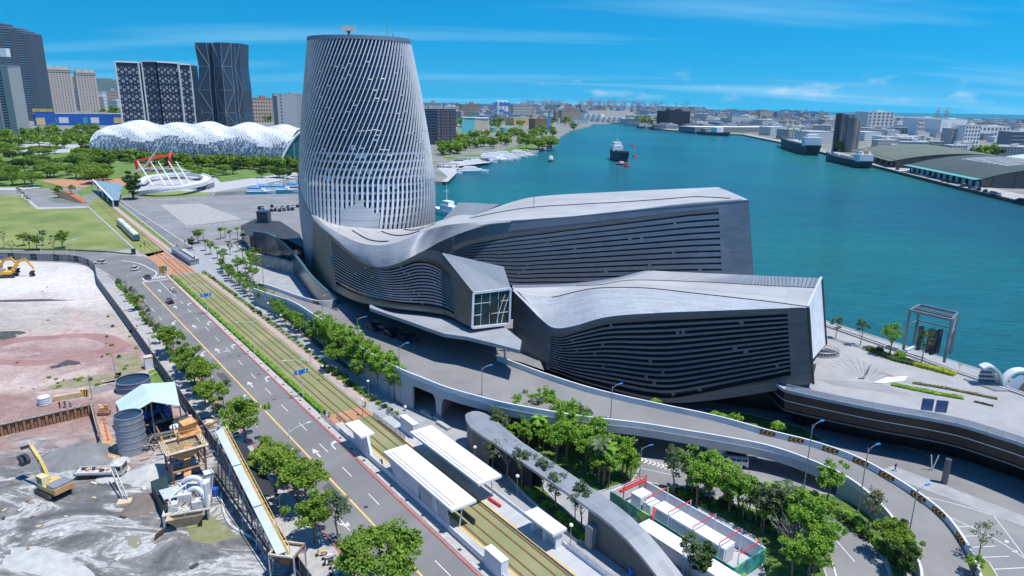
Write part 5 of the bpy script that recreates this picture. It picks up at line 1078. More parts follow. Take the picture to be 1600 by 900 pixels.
# ================================================= STREET FURNITURE, STATION, VEHICLES
M_wht = mat('white_panel', (.74, .74, .74), .5, var=.05, scale=.4)
M_wht2 = mat('white_wall', (.62, .64, .68), .6, var=.08, scale=.4)
M_steel = mat('galvanised_steel', (.34, .36, .38), .45, .5, var=.1)
M_polew = mat('pole_white', (.60, .61, .62), .5)
M_blue = mat('lamp_blue', (.02, .22, .62), .4)
M_tact = mat('yellow_tactile', (.60, .42, .12), .85)
M_plat = mat('platform_paving', (.40, .41, .42), .85, var=.12, scale=.5, stretch=(STREET, (6, 1, 1)))
M_black = mat('rubber_black', (.02, .02, .02), .7)
M_redp = mat('red_paint', (.62, .05, .04), .5)
def slab(mb, s0, s1, n0, n1, z0, z1): mb.prism([sn(s0, n0), sn(s0, n1), sn(s1, n1), sn(s1, n0)], z0, z1)
for (s0, s1, n0, n1, lab, tn) in ((-60, 30, 4.95, 7.1, 'raised tram platform strip on the road side of the tracks', 6.9), (-60, 27, 13.3, 16.6, 'raised tram platform strip on the far side of the tracks', 13.5)):
 t = thing('tram_platform', lab, 'platform')
 mb = MB(); slab(mb, s0, s1, n0, n1, 0, .34); mb.build('deck', M_plat, t)
 mb = MB(); slab(mb, s0, s1, tn-.17, tn+.17, .345, .352); mb.build('tactile_strip', M_tact, t)
 if n0 < 6:
  mb = MB(); slab(mb, -60, 26.5, 4.98, 5.1, .34, 1.25); mb.build('back_wall', M_wht2, t)
 else:
  mb = MB(); slab(mb, -60, 26, 16.45, 16.6, .34, .9); mb.build('back_wall', M_wht2, t)
def roof(name, label, s0, s1, n0, n1, z, wall_n, ww, wall_s, cat='shelter', groove=True, group=None):
 t = thing(name, label, cat, (0, 0, 0), 0, group)
 mb = MB(); slab(mb, s0, s1, n0, n1, z-.42, z); mb.build('roof', M_wht, t)
 if groove:
  for n in (n0+.45, n0+1.15):
   mb = MB(); slab(mb, s0+.8, s1-.8, n-.06, n+.06, z, z+.012); mb.build('roof_groove', M_trim, t)
 return t
t = roof('platform_canopy', 'long white roof over the near tram platform beside the road', -13.9, 7.6, 4.85, 9.3, 4.4, 0, 0, 0)
mb = MB(); mb.mesh([sn(7.0, 5.1, 4), sn(2.6, 5.1, .3), sn(-3.6, 5.1, .3), sn(-3.6, 5.1, 4), sn(7.0, 5.35, 4), sn(2.6, 5.35, .3), sn(-3.6, 5.35, .3), sn(-3.6, 5.35, 4)], [(0, 1, 2, 3), (7, 6, 5, 4), (0, 4, 5, 1), (3, 2, 6, 7)]); mb.build('side_wall', M_wht2, t)
mb = MB(); mb.mesh([sn(7.35, 5.1, 4), sn(3.0, 5.1, .3), sn(2.7, 5.1, .3), sn(7.05, 5.1, 4), sn(7.35, 6.3, 4), sn(3.0, 6.3, .3), sn(2.7, 6.3, .3), sn(7.05, 6.3, 4)], [(0, 1, 2, 3), (7, 6, 5, 4), (0, 4, 5, 1), (3, 2, 6, 7)]); mb.build('end_leg', M_wht, t)
for i in range(9): mb = MB(); mb.beam(sn(-3.9-.42*i, 5.15, 4), sn(-4.9-.42*i, 5.15, .4), .1, .14); mb.build('louvre', M_wht, t)
mb = MB(); mb.mesh([sn(-7.6, 5.1, 4), sn(-8.6, 5.1, .3), sn(-10.2, 5.1, .3), sn(-9.2, 5.1, 4)], [(0, 1, 2, 3)]); mb.build('wall_panel', M_wht2, t)
for i in range(7): mb = MB(); mb.beam(sn(-9.5-.42*i, 5.15, 4), sn(-10.5-.42*i, 5.15, .4), .1, .14); mb.build('louvre', M_wht, t)
mb = MB(); slab(mb, -13.6, -8, 9.1, 9.3, .3, 1.0); mb.build('screen', M_trim, t)
for s in (5, -1, -7, -13): mb = MB(); mb.beam(sn(s, 6.8, .34), sn(s-.4, 7.1, 4), .18); mb.build('post', M_wht, t)
t = roof('platform_canopy', 'long white roof over the far tram platform with black slot lines', -10.4, 11.4, 12.1, 16.6, 4.4, 0, 0, 0)
for s in (9, 3, -3, -9): mb = MB(); mb.beam(sn(s, 15.8, .34), sn(s-.4, 15.2, 4), .2); mb.build('post', M_wht, t)
mb = MB(); mb.beam(sn(-9.6, 14.6, .6), sn(-12.6, 14.8, .6), .3, .5); mb.build('bench', M_redp, t)
mb = MB(); slab(mb, -2, 10.6, 16.3, 16.45, .34, 3.2); mb.build('side_wall', M_wht2, t)
t = roof('wedge_shelter', 'small white slanting entrance shelter at the far end of the near platform', 14.6, 21.3, 4.0, 6.7, 4.4, 0, 0, 0, groove=False)
mb = MB(); mb.mesh([sn(20.9, 4.9, 4), sn(18.5, 4.9, .3), sn(13.6, 4.9, .3), sn(15.0, 4.9, 4), sn(20.9, 5.2, 4), sn(18.5, 5.2, .3), sn(13.6, 5.2, .3), sn(15.0, 5.2, 4)], [(0, 1, 2, 3), (7, 6, 5, 4), (0, 4, 5, 1), (3, 2, 6, 7)]); mb.build('side_wall', M_wht2, t)
mb = MB(); mb.beam(sn(14.9, 5.3, 4.1), sn(13.4, 5.3, .34), .45, .8); mb.build('end_leg', M_wht, t)
t = roof('platform_shelter', 'small white flat-roofed shelter on the far platform near the canopy planter', -26.1, -19.4, 14.0, 16.6, 3.4, 0, 0, 0, groove=False)
mb = MB(); slab(mb, -25.2, -20, 15.6, 16.0, .34, 3); mb.build('back_wall', M_wht2, t)
for s in (-20.3, -23, -25.6): mb = MB(); slab(mb, s-.15, s+.15, 14.9, 16.0, .34, 3.0); mb.build('post', M_wht, t)
mb = MB(); slab(mb, -22.6, -21.2, 15.45, 15.6, .8, 2.2); mb.build('notice_board', M_steel, t)
for (s0, s1, n0, n1, h, lab) in ((15.4, 20.4, 14.95, 16.1, 3.1, 'white equipment block at the far end of the far platform roof'), (-26.3, -22.4, 4.75, 5.95, 3.0, 'white equipment block on the near platform at the bottom of the picture')):
 t = thing('equipment_block', lab, 'equipment box'); mb = MB(); slab(mb, s0, s1, n0, n1, .02, h); mb.build('cabinet', M_wht2, t); mb = MB(); slab(mb, s0-.05, s1+.05, n0-.05, n1+.05, h, h+.14); mb.build('lid', M_wht, t)
def rail(pts, h, label, cat='railing', step=2.0, m=M_steel, name='railing', pane=False, group=None):
 t = thing(name, label, cat, (0, 0, 0), 0, group); P = resample(pts, step); mb = MB()
 for p in P:
  q = MB(); q.beam(p, p+Vector((0, 0, h)), .07); q.build('post', m, t)
 for zz in (h, h*.5): mb.tube([p+Vector((0, 0, zz)) for p in P], .04, 4) if zz == h else None
 mb.build('handrail', m, t)
 mb = MB(); wallrun(mb, P, .04, .12, h*.85); mb.build('infill', M_bg, t)
rail([sn(35, 4.95, .1), sn(22, 4.95, .1)], 1.0, 'low railing beside the ramp up to the near tram platform')
rail([sn(33, 7.3, .05), sn(22, 7.3, .34)], 1.1, 'railing on the track side of the near platform ramp')
rail([sn(29, 13.4, .05), sn(16, 13.5, .34)], 1.1, 'railing on the track side of the far platform ramp')
rail([sn(29, 16.4, .05), sn(21, 16.4, .34)], 1.1, 'railing behind the far platform ramp')
rail([sn(-26.5, 16.5, .34), sn(-48, 16.5, .34)], 1.1, 'glazed railing behind the far platform beyond the small shelter')
for i, (x, y) in enumerate(((668, 649), (683, 656), (693, 667))):
 p = g(x, y); mb = MB(); mb.box((p.x, p.y, .3), (4.0, .9, .6), STREET+.05); tag(mb.build('stone_bench', M_conc), f'{ORD[i]} long grey stone bench from the ramp pier across the paving', 'bench', 'stone benches on the plaza paving')
for i, (x, y) in enumerate(((571, 636), (595, 640), (609, 646), (633, 642), (508, 648), (515, 652))):
 p = g(x, y); mb = MB(); mb.box((p.x, p.y, .55), (.3, .3, 1.1), STREET); mb.box((p.x, p.y, 1.16), (.4, .4, .12), STREET); tag(mb.build('bollard', M_steel), 'short grey post near the tram crossing', 'bollard', 'posts near the tram crossing')
for i in range(26):
 s = -28+i*5.2; mb = MB(); slab(mb, s, s+.55, 3.75+.005*max(0, s), 4.25+.005*max(0, s), .124, .14); tag(mb.build('drain_grate', M_trim), 'small dark drain grate in the kerb walk', 'grate', 'drain grates along the kerb walk')
def lamp_proto(h, arm, head_m, pole_m, name, label, double=False):
 t = thing(name, label, 'street lamp')
 mb = MB(); mb.tube([Vector((0, 0, 0)), Vector((0, 0, h*.97))], [.10, .065], 8); mb.cyl(0, 0, 0, .3, .22, .2, 8); mb.build('pole', pole_m, t)
 mb = MB(); mb.tube([Vector((0, 0, h*.9)), Vector((arm*.35, 0, h*.965)), Vector((arm, 0, h))], [.055, .045, .04], 6); mb.build('arm', pole_m, t)
 if double: mb = MB(); mb.tube([Vector((0, 0, h*.93)), Vector((-arm*.35, 0, h*.95))], .045, 5); mb.build('short_arm', pole_m, t)
 mb = MB(); mb.box((arm+.35, 0, h+.0), (.8, .28, .13), 0); mb.build('lamp_head', head_m, t); return t
L1 = lamp_proto(9.4, 3.2, M_polew, M_polew, 'street_lamp', 'white street lamp on the tram side of the road, nearest the camera', True)
AR = STREET+PI/2     # towards -n : rotate x axis onto -n
rn = math.atan2(-DN.y, -DN.x); rp_ = math.atan2(DN.y, DN.x)
right_l = [(473.7, 622.5), (398, 555), (325, 491), (272, 441)]
for i, (x, y) in enumerate(right_l):
 p = g(x, y)
 if i == 0: L1.location = p; L1.rotation_euler = (0, 0, rn); L1['group'] = 'white street lamps between road and tracks'
 else: dup(L1, p, rn, f'white street lamp on the tram side of the road, {ORD[i]} from the station', 'white street lamps between road and tracks')
LB_ = lamp_proto(8.6, 3.2, M_polew, M_polew, 'street_lamp', 'x')
for i, (x, y) in enumerate(((456, 740), (332, 612), (258, 516), (204, 468), (107, 409), (64, 392), (118, 405))):
 p = g(x, y); a = rp_ if i < 4 else (rp_-.5, 2.6, .4)[i-4]; lab = f'white street lamp on the dirt lot side of the road, {ORD[i]} from the camera' if i < 4 else f'white street lamp beside the cross street, {ORD[i-4]} from the junction'
 if i == 0: LB_.location = p; LB_.rotation_euler = (0, 0, a); LB_['label'] = lab
 else: dup(LB_, p, a, lab)
def sign_board(name, label, p, rz, w, h, z, m, cat='road sign'):
 t = thing(name, label, cat, p, rz); mb = MB(); mb.box((0, 0, z), (w, .08, h)); mb.build('board', m, t); return t
for k, (x, y, zz, lab) in enumerate(((473.7, 622.5, 6.2, 'blue lane direction sign on the nearest tram side lamp post'), (325, 491, 6.0, 'blue lane direction sign on the third tram side lamp post'))):
 p = g(x, y)-DN*.1; t = sign_board('direction_sign', lab, p-DS*.18, rn, 3.0, .95, zz, mat('sign_blue', (.01, .16, .52), .45))
 t.rotation_euler = (0, 0, STREET+PI/2)
 for dx, ln in ((-.9, 1), (.75, 1)):
  for f in (1, -1):
   mb = MB(); mb.mesh([(dx-.08, -.05*f, zz-.32), (dx+.08, -.05*f, zz-.32), (dx+.08, -.05*f, zz+.05), (dx-.08, -.05*f, zz+.05), (dx-.24, -.05*f, zz+.05), (dx+.24, -.05*f, zz+.05), (dx, -.05*f, zz+.36)], [(0, 1, 2, 3) if f > 0 else (3, 2, 1, 0), (4, 5, 6) if f > 0 else (6, 5, 4)]); mb.build('arrow', M_wht, t)
LR = lamp_proto(8.3, 1.5, M_blue, M_steel, 'ramp_lamp', 'x')
rl = [(414, 468, 4.9, 424, 416), (504, 492, 6.6, 520, 470), (560, 531, 7.3, 574, 501), (626, 631, 0, 638, 538), (753, 619, 7.3, 766, 573), (954, 655, 6.8, 960, 602), (1256, 762, 0, 1274, 660), (1340, 802, 0, 1372, 697), (1415, 862, 0, 1457, 761), (999, 748, 0, 1007, 698), (1196, 852, 0, 1276, 797), (1280, 905, 0, 1280, 877)]
for i, (x, y, z, hx, hy) in enumerate(rl[:10]):
 p = g(x, y, z); q = gy(hx, hy, p.y); a = math.atan2(.35 if i > 5 else .5, .95); h = max(5.5, (hz(hx, hy, p)-z)); sc_ = h/8.3
 lab = f'slim lamp with a blue head, {ORD[i]} from the left along the elevated ramp'
 if i == 0: LR.location = p; LR.rotation_euler = (0, 0, a); LR.scale = (1, 1, sc_); LR['label'] = lab; LR['group'] = 'blue-headed lamps along the ramp'
 else: dup(LR, p, a, lab, 'blue-headed lamps along the ramp', (1, 1, sc_))
LS = thing('path_lamp', 'x', 'lamp'); mb = MB(); mb.tube([Vector((0, 0, 0)), Vector((0, 0, 3.6))], [.07, .05], 6); mb.build('pole', M_steel, LS); mb = MB(); mb.cyl(0, 0, 3.6, 3.85, .32, .24, 10); mb.build('lamp_head', M_wht, LS)
sl = [(576, 620), (567, 650), (808, 775), (891, 855), (742, 728), (1066, 905), (505, 595), (485, 568), (440, 512), (420, 492), (634, 662)]
for i, (x, y) in enumerate(sl):
 lab = f'small path lamp with a round white head, number {ORD[i]} counted from the station paving' if False else ['small path lamp by the grove right of the tram crossing', 'small path lamp at the edge of the station paving', 'small path lamp in the canopy planter above the small shelter', 'small path lamp right of the small white shelter', 'small path lamp between far platform roof and canopy', 'small path lamp at the foot of the canopy end', 'small path lamp on the shrub strip left of the grove', 'second path lamp left of the grove', 'third path lamp left of the grove', 'fourth path lamp left of the grove', 'small path lamp beside the stone benches'][i]
 if i == 0: LS.location = g(x, y); LS['label'] = lab
 else: dup(LS, g(x, y), 0, lab)
M_can = panelmat('canopy_panel', (.29, .31, .33), (.40, .42, .45), w=2.6, h=1.3, rough=.5, metal=.3, mortar=.03, off=0)
M_canw = panelmat('canopy_wall', (.12, .125, .13), (.07, .07, .075), w=2.6, h=1.2, rough=.6, metal=.3, mortar=.02, off=0)
mc = thing('long_canopy', 'long grey metal canopy building that curves down to the ground at its near end', 'canopy')
sec = [(9.2, 23.0, 24.3, 5.9), (8.6, 22.2, 25.2, 5.9), (7.0, 21.3, 25.7, 5.9), (4, 20.3, 25.7, 5.95), (0, 20.1, 25.0, 6), (-6, 20.1, 24.2, 6), (-12, 20.1, 24.1, 6), (-18, 20.0, 24.0, 6), (-24, 19.9, 23.8, 6), (-29, 19.8, 23.6, 5.95), (-32, 19.7, 23.4, 5.75), (-35, 19.6, 23.2, 5.2), (-38, 19.5, 23.0, 4.2), (-41, 19.4, 22.9, 2.9), (-44, 19.3, 22.8, 1.4), (-46.5, 19.2, 22.7, .1)]
mb = MB(); A = [sn(s, a, z) for s, a, b, z in sec]; B = [sn(s, b, z) for s, a, b, z in sec]
mb.grid(lambda u, v: along(A, u).lerp(along(B, u), v), 60, 4, flip=True); mb.build('roof', M_can, mc, smooth=False)
mb = MB(); mb.grid(lambda u, v: along(A, u)*1.0-Vector((0, 0, .45*v)), 60, 1); mb.build('roof_edge', M_steel, mc)
def wseg(P, s0, s1, n_, ztop, zb=.0, m=M_canw, name='wall', inset=.35):
 pts = [q for q in sec if min(s0, s1) <= q[0] <= max(s0, s1)]; mb = MB()
 ss = sorted(set([q[0] for q in pts]+[s0, s1]))
 def zt(s):
  for (a, _, _, za), (b, _, _, zb_) in zip(sec, sec[1:]):
   if b <= s <= a: return lerp(za, zb_, (a-s)/(a-b))
  return sec[0][3]
 def nn(s):
  for (a, na, nb, _), (b, nc, nd, _) in zip(sec, sec[1:]):
   if b <= s <= a: t = (a-s)/(a-b); return (lerp(na, nc, t)+inset) if n_ == 0 else (lerp(nb, nd, t)-inset)
  return sec[0][1]
 for a, b in zip(ss, ss[1:]):
  mb.face([sn(a, nn(a), zb), sn(b, nn(b), zb), sn(b, nn(b), min(ztop, zt(b))), sn(a, nn(a), min(ztop, zt(a)))], [(a, 0), (b, 0), (b, zt(b)), (a, zt(a))])
 return mb.build(name, m, mc)
wseg(None, 9.2, -1.5, 0, 9, name='wall'); wseg(None, -26.6, -46.4, 0, 9, name='wall'); wseg(None, 9.2, -12, 1, 9, name='rear_wall'); wseg(None, -27, -46.4, 1, 9, name='rear_wall')
wseg(None, -1.5, -26.6, 0, 9, zb=5.2, name='fascia');
mb = MB(); slab(mb, -27.2, -28.6, 19.2, 20.1, 0, 3.6); mb.build('entrance_door_frame', M_steel, mc)
mb = MB(); slab(mb, -27.4, -28.4, 19.12, 19.2, 0.2, 3.3); mb.build('door', mat('bronze_door', (.28, .27, .25), .5), mc)
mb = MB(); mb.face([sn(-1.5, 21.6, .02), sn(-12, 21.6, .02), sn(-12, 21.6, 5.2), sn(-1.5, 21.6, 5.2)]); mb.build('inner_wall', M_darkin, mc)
cone_b = MB(); cone_b.box((0, 0, .03), (.5, .5, .06)); d_cb = cone_b.data('base', M_black); cone_c = MB(); cone_c.cyl(0, 0, .06, .8, .2, .03, 10); d_cc = cone_c.data('cone', mat('cone_orange', (.75, .12, .03), .6)); cone_s = MB(); cone_s.cyl(0, 0, .35, .52, .135, .088, 10, cap=False); d_cs = cone_s.data('stripe', M_wht)
def cone(p, lab, group, s=1.2):
 t = thing('traffic_cone', lab, 'cone', p, 0, group, s); link('base', d_cb, t); link('cone', d_cc, t); link('stripe', d_cs, t)
for i, (x, y) in enumerate(((932, 808), (940, 814), (952, 825), (965, 836))): cone(g(x, y), f'{ORD[i]} orange cone from the left under the grey canopy', 'cones under the canopy', 1.5)
mb = MB(); mb.prism([g(925, 803), g(967, 838), g(972, 833), g(930, 799)], .02, .5); tag(mb.build('pale_plinth', M_conc), 'low pale plinth under the open middle of the grey canopy', 'plinth')
b_ = g(989, 898); mb = MB(); mb.box((b_.x, b_.y, .5), (1.0, .8, 1.0), .3); mb.box((b_.x, b_.y, 1.04), (1.1, .9, .08), .3); tag(mb.build('blue_box', mat('bright_blue', (.02, .22, .65), .5)), 'small bright blue box near the bottom edge beside the canopy', 'box')
bc = thing('fenced_compound', 'green walled equipment compound with a red and white steel frame', 'enclosure')
def artmat():
 m = bpy.data.materials.new('painted_fence'); m.use_nodes = True; nt = m.node_tree; N = nt.nodes; L = nt.links; b = N['Principled BSDF']; ge = N.new('ShaderNodeNewGeometry')
 nz = N.new('ShaderNodeTexNoise'); nz.inputs['Scale'].default_value = .35; nz.inputs['Detail'].default_value = 2; nz.inputs['Distortion'].default_value = 1.5; L.new(ge.outputs['Position'], nz.inputs[0])
 r = rampnode(N, [(.3, (.02, .10, .09)), (.45, (.03, .16, .10)), (.55, (.02, .28, .30)), (.62, (.06, .30, .10)), (.7, (.35, .55, .12))]); L.new(nz.outputs['Fac'], r.inputs[0]); L.new(r.outputs[0], b.inputs['Base Color']); b.inputs['Roughness'].default_value = .6; return m
M_art = artmat()
cs = [(-21.9, 29.7), (-21.9, 36.6), (-45.0, 36.9), (-45.0, 29.6)]
for i, (a, b) in enumerate(((0, 1), (1, 2), (2, 3), (3, 0))):
 P = [sn(cs[a][0], cs[a][1]), sn(cs[b][0], cs[b][1])]; mb = MB(); wallrun(mb, P, .2, 0, 2.5); mb.build('fence_wall', M_art if i in (2, 3) else M_wht2, bc)
mb = MB(); slab(mb, -44.8, -22.1, 29.9, 36.7, .0, .08); mb.build('floor_slab', M_conc, bc)
for s in (-23.5, -28, -32.5, -37, -41.5, -44.6):
 for n in (31.0, 36.2): mb = MB(); mb.beam(sn(s, n, 0), sn(s, n, 3.9), .14); mb.build('frame_post', M_redp if s > -26 else M_wht2, bc)
 mb = MB(); mb.beam(sn(s, 31.0, 3.85), sn(s, 36.2, 3.85), .12); mb.build('frame_beam', M_redp, bc)
mb = MB(); mb.beam(sn(-23.4, 30.3, 3.0), sn(-23.4, 36.2, 3.0), .5, .3); mb.build('frame_beam', M_redp, bc)
mb = MB(); mb.tube([sn(-31, 29.2, 1.4), sn(-31, 29.3, 3.0), sn(-30.6, 30.0, 3.3), sn(-30, 31, 3.2)], .2, 6); mb.build('vent_pipe', M_redp, bc)
bt_ = thing('battery_container', 'long white battery container row inside the green compound', 'container')
mb = MB(); slab(mb, -41.9, -29, 31.7, 34.2, .15, 2.75); mb.build('body', M_wht, bt_)
for i in range(24): mb = MB(); s = -29.25-i*.525; slab(mb, s-.46, s, 31.63, 31.7, .35, 2.55); mb.build('door', M_wht2, bt_)
mb = MB(); slab(mb, -41.96, -41.9, 32.0, 33.9, .4, 2.5); mb.build('end_door', M_wht2, bt_)
for (s0, s1, n0, n1, h, lab) in ((-26.2, -24.2, 32.0, 34.6, 2.6, 'white equipment cabinet at the far end of the green compound'), (-28.3, -26.8, 31.9, 34.2, 2.3, 'white transformer cabinet in front of the long battery container')):
 t = thing('equipment_cabinet', lab, 'cabinet'); mb = MB(); slab(mb, s0, s1, n0, n1, .1, h); mb.build('body', M_wht, t)
 for k in range(3): mb = MB(); slab(mb, s0-.04, s0, n0+.1+k*(n1-n0)/3, n0+(k+1)*(n1-n0)/3, .3, h-.3); mb.build('door', M_wht2, t)
mb = MB(); slab(mb, -26.8, -26.2, 32.2, 33.4, .1, 1.4); tag(mb.build('transformer', mat('teal_box', (.05, .25, .30), .5)), 'small teal transformer between the two white cabinets', 'transformer')
lw = thing('service_building', 'long low white-roofed service building between canopy and green compound', 'building')
mb = MB(); slab(mb, -48, -30.6, 26.6, 29.0, 0, 2.2); mb.build('wall', M_wht2, lw); mb = MB(); slab(mb, -48.1, -30.5, 26.4, 29.15, 2.2, 2.4); mb.build('roof', M_wht, lw)
def carpaint(n, c): return mat(n, c, .28, .1, var=.03)
PAINTS = {'white': carpaint('paint_white', (.68, .68, .68)), 'black': carpaint('paint_black', (.012, .013, .018)), 'silver': carpaint('paint_silver', (.38, .39, .40)), 'blue': carpaint('paint_blue', (.03, .07, .2)), 'grey': carpaint('paint_grey', (.10, .105, .11)), 'red': carpaint('paint_red', (.3, .02, .02))}
def loft(prof, wfun, m, name, n=9):      # prof: list of (x, zlow, zhigh); cross-section rounded
 mb = MB(); rings = []
 for x, zl, zh in prof:
  w_ = wfun(x); ring = []
  for k in range(n):
   t = k/(n-1)*PI; y = w_*math.cos(t); z = zl+(zh-zl)*(math.sin(t)**.45 if 0 < t < PI else 0); ring.append((x, y, z))
  rings.append(ring)
 vs = [p for r in rings for p in r]; fs = []
 for i in range(len(rings)-1):
  for k in range(n-1): fs.append((i*n+k, (i+1)*n+k, (i+1)*n+k+1, i*n+k+1))
  fs.append((i*n+n-1, (i+1)*n+n-1, (i+1)*n, i*n))
 fs += [tuple(range(n)), tuple(reversed(range((len(rings)-1)*n, len(rings)*n)))]
 mb.mesh(vs, fs); return mb.data(name, m, smooth=False)
def car_body(m): return loft([(-2.2, .45, .7), (-2.15, .3, .92), (-1.6, .25, 1.0), (-.5, .25, 1.0), (.7, .25, .98), (1.4, .25, .92), (2.05, .28, .78), (2.2, .4, .62)], lambda x: .9-.10*abs(x/2.2)**4, m, 'body')
d_cabin = loft([(-1.95, .9, 1.0), (-1.3, .9, 1.38), (-.5, .9, 1.45), (.2, .9, 1.42), (1.05, .9, .97)], lambda x: .76, M_glass, 'window')
def roof_d(m): mb = MB(); mb.box((-.5, 0, 1.44), (1.35, 1.05, .05)); return mb.data('roof', m)
mb = MB()
mb.mesh([(.32*math.cos(2*PI*k/14), y, .32+.32*math.sin(2*PI*k/14)) for y in (-.1, .1) for k in range(14)], [tuple(range(14)), tuple(reversed(range(14, 28)))]+[(k, 14+k, 14+(k+1) % 14, (k+1) % 14) for k in range(14)]); d_wheel = mb.data('wheel', M_black)
mb = MB(); mb.box((0, 0, 0), (.1, .34, .14)); d_hl = mb.data('headlight', M_wht); mb = MB(); mb.box((0, 0, 0), (.08, .34, .14)); d_tl = mb.data('tail_light', M_redp)
BD = {k: (car_body(m), roof_d(m)) for k, m in PAINTS.items()}
def car(p, rz, col, label, group=None, detail=True, s=1.05):
 o = thing('car', label, 'car', p, rz, group, s); link('body', BD[col][0], o); link('window', d_cabin, o); link('roof', BD[col][1], o)
 for x in (-1.35, 1.4):
  for y in (-.8, .8): link('wheel', d_wheel, o, (x, y, 0))
 if detail:
  for y in (-.6, .6): link('headlight', d_hl, o, (2.12, y, .66)); link('tail_light', d_tl, o, (-2.14, y, .78))
 return o
car(g(265, 473), STREET, 'black', 'black saloon car driving away in the inner lane of the road')
car(g(230.5, 435), STREET+.05, 'grey', 'dark grey car waiting at the crosswalk of the junction')
car(g(211.5, 421.5), STREET-.5, 'white', 'white car turning through the middle of the junction')
car(g(157, 412), PI*.97, 'white', 'white car entering the cross street at the left of the junction')
pk = [(405, 326, 'black'), (410, 325.5, 'silver'), (406, 331, 'black'), (412, 331, 'black'), (418, 331, 'white'), (424, 330, 'black'), (430, 329.5, 'black'), (437, 330, 'black'), (444, 329, 'grey'), (451, 328.5, 'blue'), (457, 328, 'black'), (425, 323.5, 'black'), (433, 326, 'white'), (441, 325, 'silver'), (450, 324.5, 'grey'), (458, 324, 'white'), (465, 323.5, 'black')]
for i, (x, y, c) in enumerate(pk): car(g(x, y), PI/2+.35, c, f'{c} car in the parking field, {ordn(i)} counted from the left', 'cars in the parking field', False, 1.1)
for i, (x, y, c) in enumerate(((583, 514, 'black'), (590, 512, 'silver'), (610, 524, 'black'), (617, 521, 'grey'), (633, 533, 'black'), (642, 530, 'blue'))): car(g(x, y, 6.9), STREET+PI, c, f'{c} car parked in the shade of the drop-off, {ORD[i]} from the left', 'cars in the drop-off shade', False)
vp = g(1146, 727); vn = thing('van', 'old white van with side windows parked under the ramp', 'van', vp, PI-.15)
me = loft([(-2.4, .35, 1.2), (-2.35, .3, 2.1), (-1, .3, 2.15), (1.2, .3, 2.15), (1.9, .3, 1.5), (2.45, .35, 1.2), (2.5, .45, .8)], lambda x: .92, PAINTS['white'], 'body'); link('body', me, vn)
for x in (-1.6, 1.6):
 for y in (-.82, .82): link('wheel', d_wheel, vn, (x, y, 0))
for x in (-1.7, -.7, .3):
 for y in (-.9, .9): mb = MB(); mb.box((x, y, 1.55), (.85, .06, .55)); mb.build('window', M_glass, vn)
mb = MB(); mb.box((1.55, 0, 1.75), (.06, 1.5, .65), tilt=('Y', -.8)); mb.build('windscreen', M_glass, vn)
mb = MB(); mb.box((-.3, 0, 2.28), (3.2, 1.5, .12)); mb.build('roof_rack', M_trim, vn)
tp = g(200, 362); dr = (g(214, 377)-g(186, 350)).normalized(); tr = thing('tram', 'grey-roofed tram with a dark front running on the grassed track', 'tram', g(200, 363.5), math.atan2(dr.y, dr.x))
Lc = (g(214, 377)-g(186, 351)).length/3
M_tw = mat('tram_white', (.30, .32, .33), .4); M_tg = mat('tram_dark', (.03, .05, .055), .25)
for k in (-1, 0, 1):
 mb = MB(); mb.box((k*Lc, 0, 1.25), (Lc-.8, 2.65, 1.5)); c_ = mb.build('carriage', M_tw if k else M_tw, tr)
 mb = MB(); mb.box((k*Lc, 0, 2.35), (Lc-.9, 2.55, .9)); mb.build('window_band', M_tg, c_)
 mb = MB(); mb.box((k*Lc, 0, 2.95), (Lc-.8, 2.6, .35)); mb.build('roof', M_tw, tr)
 for q in (-.28, .05, .3): mb = MB(); mb.box((k*Lc+q*Lc, 0, 3.3), (Lc*.2, 1.9, .45)); mb.build('roof_unit', M_wht, tr)
 if k < 1: mb = MB(); mb.box((k*Lc+Lc/2, 0, 1.8), (1.0, 2.3, 2.2)); mb.build('gangway', M_black, tr)
mb = MB(); mb.box((1.5*Lc-.3, 0, 1.9), (.5, 2.4, 2.0), tilt=('Y', -.2)); mb.build('cab_front', mat('tram_green', (.03, .10, .10), .3), tr)
for i in range(10):
 x, y = lerp(187, 284, i/9), lerp(322, 396, i/9); p = g(x, y); mb = MB(); mb.tube([p, p+Vector((0, 0, 5.2))], [.09, .06], 5); mb.box((p.x, p.y, 5.25), (.4, .2, .12)); tag(mb.build('white_post', M_polew), f'{ORD[i]} thin white post from the far end along the side road', 'post', 'white posts along the side road')
p = g(253, 427); mb = MB(); mb.box((p.x, p.y, 1.4), (1.9, .12, 2.4), STREET+.7); mb.box((p.x, p.y, .15), (.3, .5, .3), STREET+.7); tag(mb.build('orange_board', mat('board_orange', (.75, .35, .03), .6)), 'orange warning board beside the tram crossing', 'sign')
p = g(259, 426); mb = MB(); mb.box((p.x, p.y, 1.6), (1.1, .12, 1.8), STREET+1.2); mb.beam(p, p+Vector((0, 0, 1)), .12); tag(mb.build('green_board', mat('board_green', (.05, .35, .25), .6)), 'green sign board beside the tram crossing', 'sign')
for i, (x, y) in enumerate(((221, 396), (227, 392), (290, 388), (278, 395), (305, 414), (256, 431))):
 p = g(x, y); mb = MB(); mb.cyl(p.x, p.y, 0, 3.4, .09, .07, 6); mb.box((p.x, p.y, 3.2), (.4, .35, .95), .5); tag(mb.build('signal_post', M_trim), ['signal post at the far left corner of the tram crossing', 'second signal post at the far left corner of the tram crossing', 'signal post at the far right corner of the crossing', 'signal post right of the crossing by the dark kiosk', 'signal post at the head of the shrub strip', 'signal post behind the orange board'][i], 'signal')
p = g(209, 397.5); mb = MB(); mb.box((p.x, p.y, 1.1), (1.6, 1.2, 2.2), .5); mb.box((p.x, p.y, 2.25), (1.8, 1.4, .12), .5); tag(mb.build('dark_cabinet', M_trim), 'dark green utility cabinet at the near corner of the lawn', 'cabinet')
